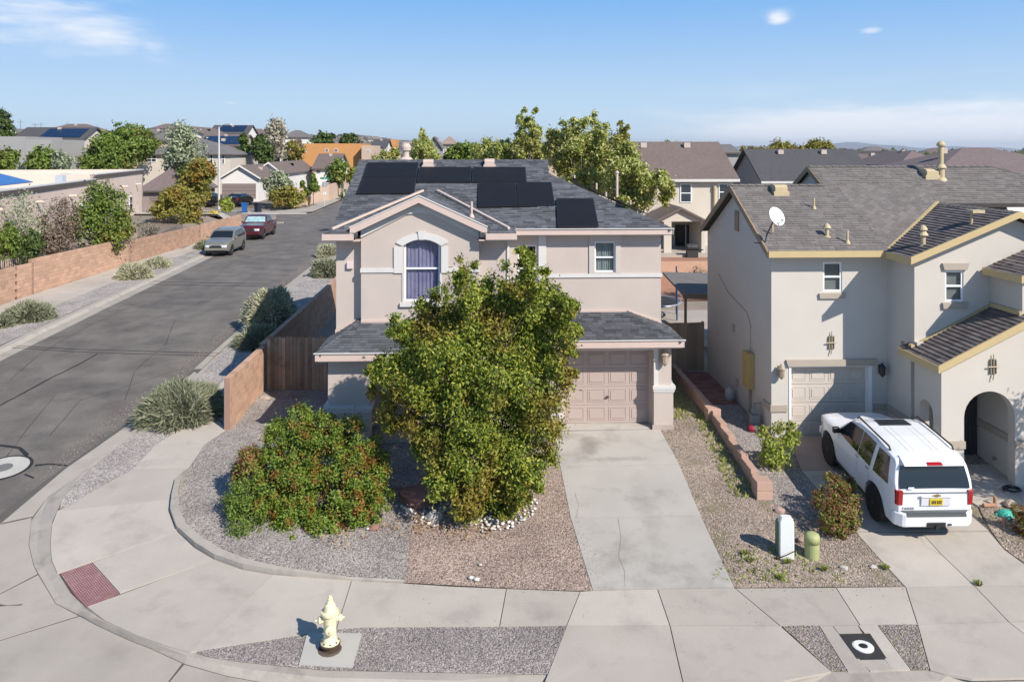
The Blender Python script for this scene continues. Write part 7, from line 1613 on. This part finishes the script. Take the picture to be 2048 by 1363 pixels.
struct(sheet('red_bank', [(5.2, 45.5), (16, 45.5), (16, 56), (5.2, 56)], red_earth, .05, 1.2, hf=lambda x, y: lerp(.05, 1.15, sm(46, 54, y))))
# grill, trampoline and patio cover in the gap
g_ = at(1385, 500, 55.8); t = thing('barbecue', 'black barbecue grill on the patio of the white two storey house', 'grill', (g_.x, 55.4, .92))
KK = lambda nm, m, ma, tt, **k: obj(nm, m, ma, tt, local=True, **k)
KK('lid', MB().lathe([(.05, -.4), (.24, -.36), (.26, 0), (.24, .36), (.05, .4)], 12, (0, 0, 1.0), 'x'), iron, t); KK('cart', MB().box(-.38, .38, -.22, .22, .12, .8).box(-.75, -.4, -.22, .22, .78, .83).box(.4, .75, -.22, .22, .78, .83), iron, t)
for sx in (-1, 1): KK('wheel', MB().lathe([(.11, -.03), (.11, .03)], 12, (sx * .34, .0, .11), 'x'), tyre_m, t)
t = thing('trampoline', 'trampoline with blue padded poles in the shaded back yard', 'trampoline', (8.7, 41.5, .05)); blp = mat('blue_pad', (.02, .06, .16), .6, .1, 5)
KK('mat', MB().lathe([(1.55, .75), (1.55, .77)], 24), iron, t); ring_ = MB()
for i in range(24): a, b = i * math.pi / 12, (i + 1) * math.pi / 12; ring_.tube((1.7 * math.cos(a), 1.7 * math.sin(a), .78), (1.7 * math.cos(b), 1.7 * math.sin(b), .78), .05)
KK('rim', ring_, mat('steel', (.4, .42, .45), .4, metal=.5), t)
for i in range(6): a = i * math.pi / 3 + .3; KK('pole', MB().tube((1.7 * math.cos(a), 1.7 * math.sin(a), 0), (1.7 * math.cos(a), 1.7 * math.sin(a), 2.5), .04), blp, t)
t = thing('patio_cover', 'low brown patio cover behind the pale house in the gap', 'patio cover', (10, 35, 0)); xa = fx(1367, 34); zc_ = fz(588, 1367, 34)
obj('cover', MB().prism([(xa, 34, zc_), (xa + 3, 34, zc_ - .1), (xa + 3, 38, zc_ + .25), (xa, 38, zc_ + .35)], (0, 0, -.1)), RM['grey'], t); obj('fascia', MB().prism([(xa - .03, 33.95, zc_ + .03), (xa + 3, 33.95, zc_ - .07), (xa + 3, 33.95, zc_ - .3), (xa - .03, 33.95, zc_ - .2)], (0, .05, 0)), brown_rake, t)
obj('post', MB().box(xa + .1, xa + .2, 34.2, 34.3, -.1, zc_ - .1), brown_rake, t)
obj('slab', MB().box(xa - 1.5, xa + 4, 35, 43, -.3, .02), concrete, t)
# ---- street lamp, stop sign with street names, pylons
alu = mat('galvanised_steel', (.62, .62, .62), .45, .03, 3, 0, metal=.2)
p = gp(438, 415); t = thing('street_lamp', 'tall galvanised street lamp with a short arm at the junction', 'street lamp', tuple(p)); zt = fz(254, 438, p.y) - p.z
KK('pole', MB().tube((0, 0, -.2), (0, 0, zt), .15, .09, 12), alu, t); KK('arm', MB().path([(0, 0, zt - .1), (.5, -.3, zt + .22), (1.2, -.9, zt + .3)], .05), alu, t); KK('lamp_head', MB().obox((1.5, -1.15, zt + .28), (.35, -.25, 0), (.08, .1, 0), (0, 0, .07)), alu, t)
p = gp(649, 413); t = thing('stop_sign', 'back of a stop sign on a thin post under two green street name blades', 'road sign', tuple(p)); s_ = 1.0
KK('post', MB().box(-.03, .03, -.03, .03, 0, 3.9), alu, t); KK('sign_plate', MB().lathe([(.40, -.012), (.40, .012)], 8, (0, .05, 2.75), 'y'), mat('sign_back', (.33, .34, .35), .5), t)
gs_ = mat('sign_green', (.0, .25, .14), .4, .05); KK('street_name_blade', MB().box(-.55, .55, -.012, .012, 3.42, 3.64), gs_, t); KK('street_name_blade', MB().box(-.012, .012, -.55, .55, 3.68, 3.90), gs_, t)
KK('small_sign', MB().box(-.2, .2, .032, .05, 1.5, 1.8), white_vinyl, t)
p = gp(618, 411); tag(obj('standpipe', MB().lathe([(.09, 0), (.09, .7), (.2, .75), (.2, .95), (.05, 1.0)], 10, p), rust), 'dark rusty standpipe in front of the peach wall', 'standpipe')
for i, (px, h) in enumerate(((41, 46), (70, 34), (82, 34), (135, 40), (143, 26), (152, 26), (194, 36), (200, 28))):
    q = at(px, 262, 2350); z0 = G(q.x, q.y); pl = MB(); b = Vector((q.x, q.y, z0)); pl.tube(b - Vector((0, 0, 10)), b + Vector((0, 0, h)), 1.0, .5, 4).box(b.x - 9, b.x + 9, b.y - .4, b.y + .4, z0 + h * .8, z0 + h * .8 + .8)
    tag(obj('power_pylon', pl, mat('pylon_steel', (.12, .11, .11), .8)), 'distant power pylon on the skyline hills at the left', 'pylon', 'power pylons on the far hills')
# ================================================================ BACKGROUND TREES
def bgtree(label, px, top, base, wpx, d, m, n, seed, size=None, trunk=.15, ncl=7, tall=1.0, cat='tree', name='tree', bk=None, **k):
    p = at(px, base, d); zt = at(px, top, d).z; zb = min(p.z, G(p.x, p.y) + 6); gz0 = G(p.x, p.y) - .1; rg = random.Random(seed)
    h = zt - zb; w = wpx * d / F / 2; cl = []
    for i in range(ncl):
        a = rg.uniform(0, 6.28); f = (i + .5) / ncl; zz = zb + h * (.16 + .70 * f); prof = math.sin(math.pi * min(1, (.22 + .68 * f))) ** .7 if tall == 1.0 else (1 - f * .85)
        rr = w * (.58 if tall == 1.0 else .45) * rg.uniform(.75, 1.15) * (.6 + .4 * prof); off = max(0, w * prof - rr)
        cl.append((p.x + math.cos(a) * off, p.y + math.sin(a) * off, zz, rr, rr, min(rr, h * .24)))
    return plant(name, label, cat, (p.x, p.y, gz0), cl, n, size or d * .0042, m, seed, trunk if trunk else 0, barkm=bk, **k)
B_ = bgtree
B_('big dark green rounded tree left of the hip roofed house', 215, 272, 345, 125, 98, midg, 9000, 101, ncl=11, sub=40, spread=.14)
B_('wide green tree crown behind the big rounded tree', 258, 251, 320, 120, 112, midg, 7000, 102, ncl=10, sub=40, spread=.14)
B_('dark green tree at the top left corner of the skyline', 4, 218, 300, 64, 130, darkg, 3000, 103, ncl=6)
B_('green tree at the left edge in front of the grey adobe house', 10, 298, 352, 60, 92, midg, 2500, 104)
B_('loose green tree between the adobe house and the pink building', 80, 295, 350, 80, 90, midg, 2600, 105)
B_('small pale leaved tree right of the loose green tree', 122, 303, 350, 50, 88, silv, 1500, 106)
B_('tall silvery green tree before the hip roofed house', 369, 246, 362, 88, 96, silv, 7000, 107, ncl=10, spread=.22)
B_('dark leafed mass below the tall silvery tree', 372, 330, 385, 60, 93, darkg, 1500, 108)
B_('green tree with orange crown above the black cars', 400, 318, 398, 84, 88, oran, 6500, 109, ncl=8)
B_('rounded olive orange bush at the near side of the junction', 362, 376, 448, 108, 73, olive, 8500, 110, ncl=9, trunk=.05, cat='bush', name='bush', sub=36)
B_('small light green shrub at the foot of the street lamp', 452, 392, 428, 34, 84, yel, 900, 111, trunk=.04, ncl=4)
B_('low yellow flowering shrub on the corner behind the block wall', 424, 420, 436, 36, 80, yfl, 500, 112, trunk=0, ncl=4, cat='bush', name='bush', size=.16)
B_('small dry green shrub left of the yellow flowers', 404, 418, 440, 20, 80, olive, 300, 113, trunk=0, ncl=3, cat='bush', name='bush')
B_('dark evergreen tree right of the lamp post', 487, 258, 334, 44, 128, darkg, 2800, 114, ncl=7, tall=.9)
B_('second dark evergreen tree beside the first', 524, 266, 334, 48, 126, darkg, 2600, 115, ncl=7)
B_('tall bare grey tree on the skyline', 556, 237, 318, 54, 132, bare, 2200, 116, ncl=7, bk=bark_pale, spread=.3)
B_('yellow green tree behind the white gable roof', 588, 285, 330, 58, 140, olive, 2200, 117)
B_('bushy tree with pale upper branches before the white gable house', 560, 342, 402, 70, 102, silv, 2400, 118, ncl=8)
B_('olive shrubs below the pale branched tree', 575, 375, 412, 90, 98, olive, 2400, 119, trunk=.04, cat='bush', name='bush')
B_('pointed evergreen shrub left of the peach wall', 627, 342, 392, 26, 104, midg, 1200, 120, tall=.9, trunk=.05)
B_('shorter pointed evergreen beside the taller one', 605, 358, 396, 22, 104, midg, 900, 121, tall=.9, trunk=.05)
B_('round dark green tree above the peach wall', 676, 318, 372, 50, 118, midg, 2400, 122, ncl=7, sub=36)
B_('small tree above the orange building edge', 705, 330, 378, 26, 120, yel, 700, 123)
B_('sage bush at the foot of the peach wall', 690, 378, 404, 24, 112, silv, 500, 124, trunk=.02, cat='bush', name='bush')
B_('dark hedge of trees left of the orange building top', 648, 265, 292, 60, 190, darkg, 1200, 125)
B_('dark tree line behind the orange building', 702, 268, 292, 50, 195, darkg, 1000, 126)
B_('purple brown small tree left of the orange building', 596, 278, 300, 20, 150, dead, 400, 127)
# garden trees behind the long wall
B_('bright green loose tree in the garden behind the long block wall', 205, 366, 505, 120, 52, midg, 7500, 128, ncl=9, spread=.22, size=.2)
B_('green bush right of the bright garden tree', 246, 405, 498, 56, 55, olive, 2600, 129, ncl=6, size=.18, trunk=.04)
B_('dry brown leafless shrub in the garden behind the wall', 122, 385, 525, 84, 50, dead, 5200, 130, ncl=8, size=.14, spread=.3)
B_('sparse pale branched tree in front of the pink adobe building', 48, 368, 500, 96, 47, silv, 1500, 131, ncl=9, size=.15, spread=.36, bk=bark_pale)
B_('green shrub at the left edge behind the iron fence', 8, 440, 530, 60, 44, midg, 2400, 132, size=.15, trunk=.04)
B_('dark shrub behind the iron fence', 60, 455, 530, 66, 45, darkg, 2400, 133, size=.15, trunk=.04)
B_('dark red brown shrub left of the dry one', 90, 420, 520, 40, 48, dead, 1600, 134, size=.14)
B_('low dry grass bush beside the thin iron fence', 300, 448, 482, 46, 64, bare, 1200, 135, trunk=0, cat='bush', name='bush', size=.16)
B_('low green bush between the wall and the garden tree', 225, 445, 500, 70, 52, olive, 2200, 136, trunk=.04, cat='bush', name='bush', size=.16)
# cottonwoods behind the house
def traced(label, lst, d, n, seed, size=.2, m=cotton, sub=22, trunk=.16, jit=1.2):
    cl = clumps_px(lst, lambda x, y: d, 1.3, jit, seed); px = sum(a[0] for a in lst) / len(lst); p = at(px, 330, d)
    plant('tree', label, 'tree', (p.x, p.y, G(p.x, p.y)), cl, n, size, m, seed, trunk, barkm=bark_pale, sub=sub, spread=.21, inner=.35, droop=.4, aspect=.6)
traced('large spreading cottonwood right of the roof ridge', [(1110, 277, 17), (1128, 256, 13), (1150, 250, 14), (1168, 244, 14), (1190, 236, 13), (1205, 260, 13), (1145, 285, 26), (1185, 282, 28), (1125, 315, 27), (1165, 325, 32), (1208, 320, 30), (1190, 360, 30), (1145, 355, 24), (1100, 300, 14)], 56, 24000, 141)
traced('right half of the cottonwood group reaching over the side roof', [(1246, 252, 11), (1240, 285, 20), (1255, 305, 20), (1240, 340, 26), (1265, 335, 20), (1240, 375, 26), (1285, 360, 22), (1318, 362, 20), (1335, 380, 13), (1290, 393, 22), (1325, 402, 13), (1255, 402, 20)], 52, 20000, 142)
traced('tall narrow cottonwood top rising behind the roof ridge', [(1048, 222, 6), (1068, 220, 7), (1041, 240, 10), (1058, 247, 12), (1073, 262, 10), (1044, 268, 14), (1062, 280, 16), (1040, 295, 16), (1076, 302, 18), (1050, 312, 18)], 62, 9000, 140, .2)
traced('low cottonwood crown behind the middle of the ridge', [(955, 300, 14), (980, 296, 16), (1002, 298, 16), (1025, 300, 14), (1000, 315, 20), (965, 315, 20), (1025, 318, 16), (1015, 284, 8)], 64, 8000, 143, .22)
traced('green tree crown left of the low cottonwood', [(905, 306, 12), (925, 298, 14), (942, 302, 12), (930, 316, 18), (905, 318, 16)], 68, 4500, 144, .24, midg)
traced('slender young tree right of the chimney cap', [(847, 258, 5), (843, 270, 8), (850, 282, 11), (838, 292, 13), (856, 300, 15), (835, 312, 16), (868, 312, 12)], 66, 4500, 145, .2)
traced('low tree crown left of the chimney cap', [(770, 312, 12), (790, 305, 10), (785, 320, 16), (755, 322, 12)], 70, 1800, 146, .22)
traced('tall yellow green tree left of the pair behind the charcoal roof', [(1535, 303, 12), (1553, 296, 13), (1572, 300, 14), (1590, 305, 12), (1560, 310, 16)], 84, 5000, 148, .26, olive)
traced('rounder yellow green tree right of the pair behind the charcoal roof', [(1612, 301, 13), (1632, 295, 14), (1652, 300, 14), (1630, 308, 16), (1665, 308, 10)], 84, 5000, 149, .26, olive)
traced('dark conifer at the right skyline', [(1968, 309, 8), (1975, 317, 11), (1968, 326, 13), (1988, 328, 10)], 120, 1600, 153, .35, darkg)
traced('olive tree row behind the white house roof', [(1288, 300, 10), (1308, 297, 11), (1330, 296, 12), (1352, 297, 11), (1372, 300, 10)], 150, 3200, 154, .5, midg)
traced('dark trees at the skyline above the white house', [(1388, 299, 8), (1402, 296, 8), (1415, 299, 7)], 190, 1000, 155, .6, darkg)
traced('yellow green hedge of trees on the skyline between the two nearer roofs', [(1488, 304, 8), (1503, 301, 8), (1518, 303, 8)], 150, 1500, 157, .5, olive)
B_('dark small tree on the right skyline', 1770, 301, 318, 22, 180, darkg, 400, 151)
B_('dark small tree near the chimney pipe', 1802, 306, 320, 14, 190, darkg, 250, 152)
B_('bare reddish shrub on the red bank', 1395, 535, 568, 46, 46, dead, 900, 156, trunk=0, size=.1, spread=.35, cat='bush', name='bush')
# ================================================================ DISTANT SUBURB
rg = random.Random(11)
kinds = []
for i in range(6):
    wd, dp, h = rg.uniform(11, 17), rg.uniform(10, 13), rg.choice((3.2, 5.4)); k = rg.choice(('gx', 'hip', 'gy')); m = MB().box(-wd / 2, wd / 2, 0, dp, -2, h)
    if k == 'gx': m.prism([(-wd / 2, 0, h), (-wd / 2, dp, h), (-wd / 2, dp / 2, h + 1.9)], (wd, 0, 0))
    if k == 'gy': m.prism([(-wd / 2, 0, h), (wd / 2, 0, h), (0, 0, h + 1.9)], (0, dp, 0))
    nw = len(m.f); r = roof_solid(-wd / 2, wd / 2, 0, dp, h, 2.1, k); m.add(r.v, r.f); nr = len(m.f)
    for j in range(3): xx = lerp(-wd / 2, wd / 2, (j + .5) / 3); m.box(xx - .7, xx + .7, -.06, 0, h - 1.9, h - .6)
    kinds.append((m, nw, nr))
wn_ = ('white', 'cream', 'tan', 'peach', 'grey', 'cream'); rn_ = ('brown', 'grey', 'dark', 'tan', 'mauve', 'brown'); md = []
for i, (m, nw, nr) in enumerate(kinds):
    for v in range(2):
        me = bpy.data.meshes.new('far_house'); me.from_pydata(m.v, [], m.f); [me.materials.append(q) for q in (WM[wn_[(i + v * 2) % 6]], RM[rn_[(i * 2 + v) % 6]], dark_glass)]
        me.polygons.foreach_set('material_index', [0 if j < nw else (1 if j < nr else 2) for j in range(len(m.f))]); md.append(me)
n = 0; d = 205.0
while n < 230 and d < 900:
    step = 24 * F / d; px = rg.uniform(-60, 0)
    while px < 2110 and n < 230:
        if rg.random() < .62:
            q = at(px, 300, d + rg.uniform(-6, 6)); o = bpy.data.objects.new('far_house', rg.choice(md)); S.collection.objects.link(o); o.location = (q.x, q.y, G(q.x, q.y)); o.rotation_euler = (0, 0, rg.choice((0, 0, .3, -.3, 1.57)))
            side = 'left' if px < 700 else ('middle' if px < 1400 else 'right')
            tag(o, {'left': 'small distant house among the rooftops on the left slope', 'middle': 'small distant house among the rooftops beyond the cottonwoods', 'right': 'small distant house among the rooftops on the right plain'}[side], 'house', 'distant houses on the %s' % side); n += 1
        px += step * rg.uniform(.9, 1.5)
    d *= 1.16
# beyond that the town is one mass
rgn = np.random.default_rng(5)
def mass(name, cnt, dmin, dmax, wsize, hsize, m, seed, xr=(-.75, .75), shape='box', zoff=0):
    rgn = np.random.default_rng(seed); d = dmin * (dmax / dmin) ** rgn.uniform(0, 1, cnt); k = rgn.uniform(*xr, cnt); x, y = k * d, d; z = np.array([G(a, b) for a, b in zip(x, y)]) + zoff
    s = (wsize * (1 + d / 4000) * rgn.uniform(.6, 1.4, cnt)); h = hsize * rgn.uniform(.7, 1.3, cnt) * (1 + d / 5000)
    if shape == 'box':
        u = np.array([[-.5, -.4, -.6], [.5, -.4, -.6], [.5, .4, -.6], [-.5, .4, -.6], [-.5, -.4, .6], [.5, -.4, .6], [.5, .4, .6], [-.5, .4, .6], [-.3, 0, 1], [.3, 0, 1]]); f = np.array([[0, 1, 5], [0, 5, 4], [1, 2, 6], [1, 6, 5], [3, 0, 4], [3, 4, 7], [4, 5, 9], [4, 9, 8], [5, 6, 9], [7, 4, 8], [6, 7, 8], [6, 8, 9]])
    else: u = OCT * .5 + rgn.normal(0, .08, (6, 3)); f = OCF
    V = u[None] * np.stack([s, s, h], 1)[:, None, :] + (rgn.normal(0, .1, (cnt, len(u), 3)) * s[:, None, None] if shape != 'box' else 0); V = V + np.stack([x, y, z], 1)[:, None, :]
    Fc = (np.arange(cnt)[:, None, None] * len(u) + f[None]).reshape(-1, 3)
    return mesh_obj(name, npmesh(name, V.reshape(-1, 3), Fc, m), kind='stuff')
mass('distant_town', 1900, 820, 4500, 13, 4.0, mat('far_walls', (.30, .26, .22), .95, 0, fine=0, island=.35), 1)
mass('distant_roofs', 2600, 820, 4500, 17, 5.0, mat('far_roofs', (.15, .118, .105), .95, 0, fine=0, island=.35), 2)
mass('distant_trees', 11000, 230, 4200, 7, 6, mat('far_trees', (.06, .075, .03), .95, 0, fine=0, island=.5), 3, shape='oct', zoff=1.5)
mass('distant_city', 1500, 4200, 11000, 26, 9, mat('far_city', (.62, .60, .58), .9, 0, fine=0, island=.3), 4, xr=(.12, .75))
# far mountains over the right horizon
mm = MB(); K2 = []
for i in range(60):
    xr_ = lerp(-.1, .75, i / 59); h = 95 + 45 * math.sin(xr_ * 17) + 30 * math.sin(xr_ * 41 + 1) + 14 * math.sin(xr_ * 97); K2.append((xr_ * 17000, h))
for x, h in K2: mm.v += [(x, 16500, -170), (x, 17000, max(-40, h)), (x, 18800, -170)]
for i in range(59):
    for j in range(2): a = i * 3 + j; mm.f.append((a, a + 3, a + 4, a + 1))
obj('mountains', mm, mat('mountain_rock', (.14, .13, .12), .95), sm_=True, kind='structure')

# ================================================================ HAZE
hz_ = MB().box(-16000, 16000, -60, 19500, -330, 190)
hzm = bpy.data.materials.new('haze'); hzm.use_nodes = True; hn = hzm.node_tree; hn.nodes.remove(hn.nodes['Principled BSDF'])
pv = hn.nodes.new('ShaderNodeVolumePrincipled'); pv.inputs['Color'].default_value = (.80, .88, 1, 1); pv.inputs['Density'].default_value = .00006; pv.inputs['Anisotropy'].default_value = .2
hn.links.new(pv.outputs[0], hn.nodes['Material Output'].inputs['Volume'])
obj('haze', hz_, hzm, kind='stuff')
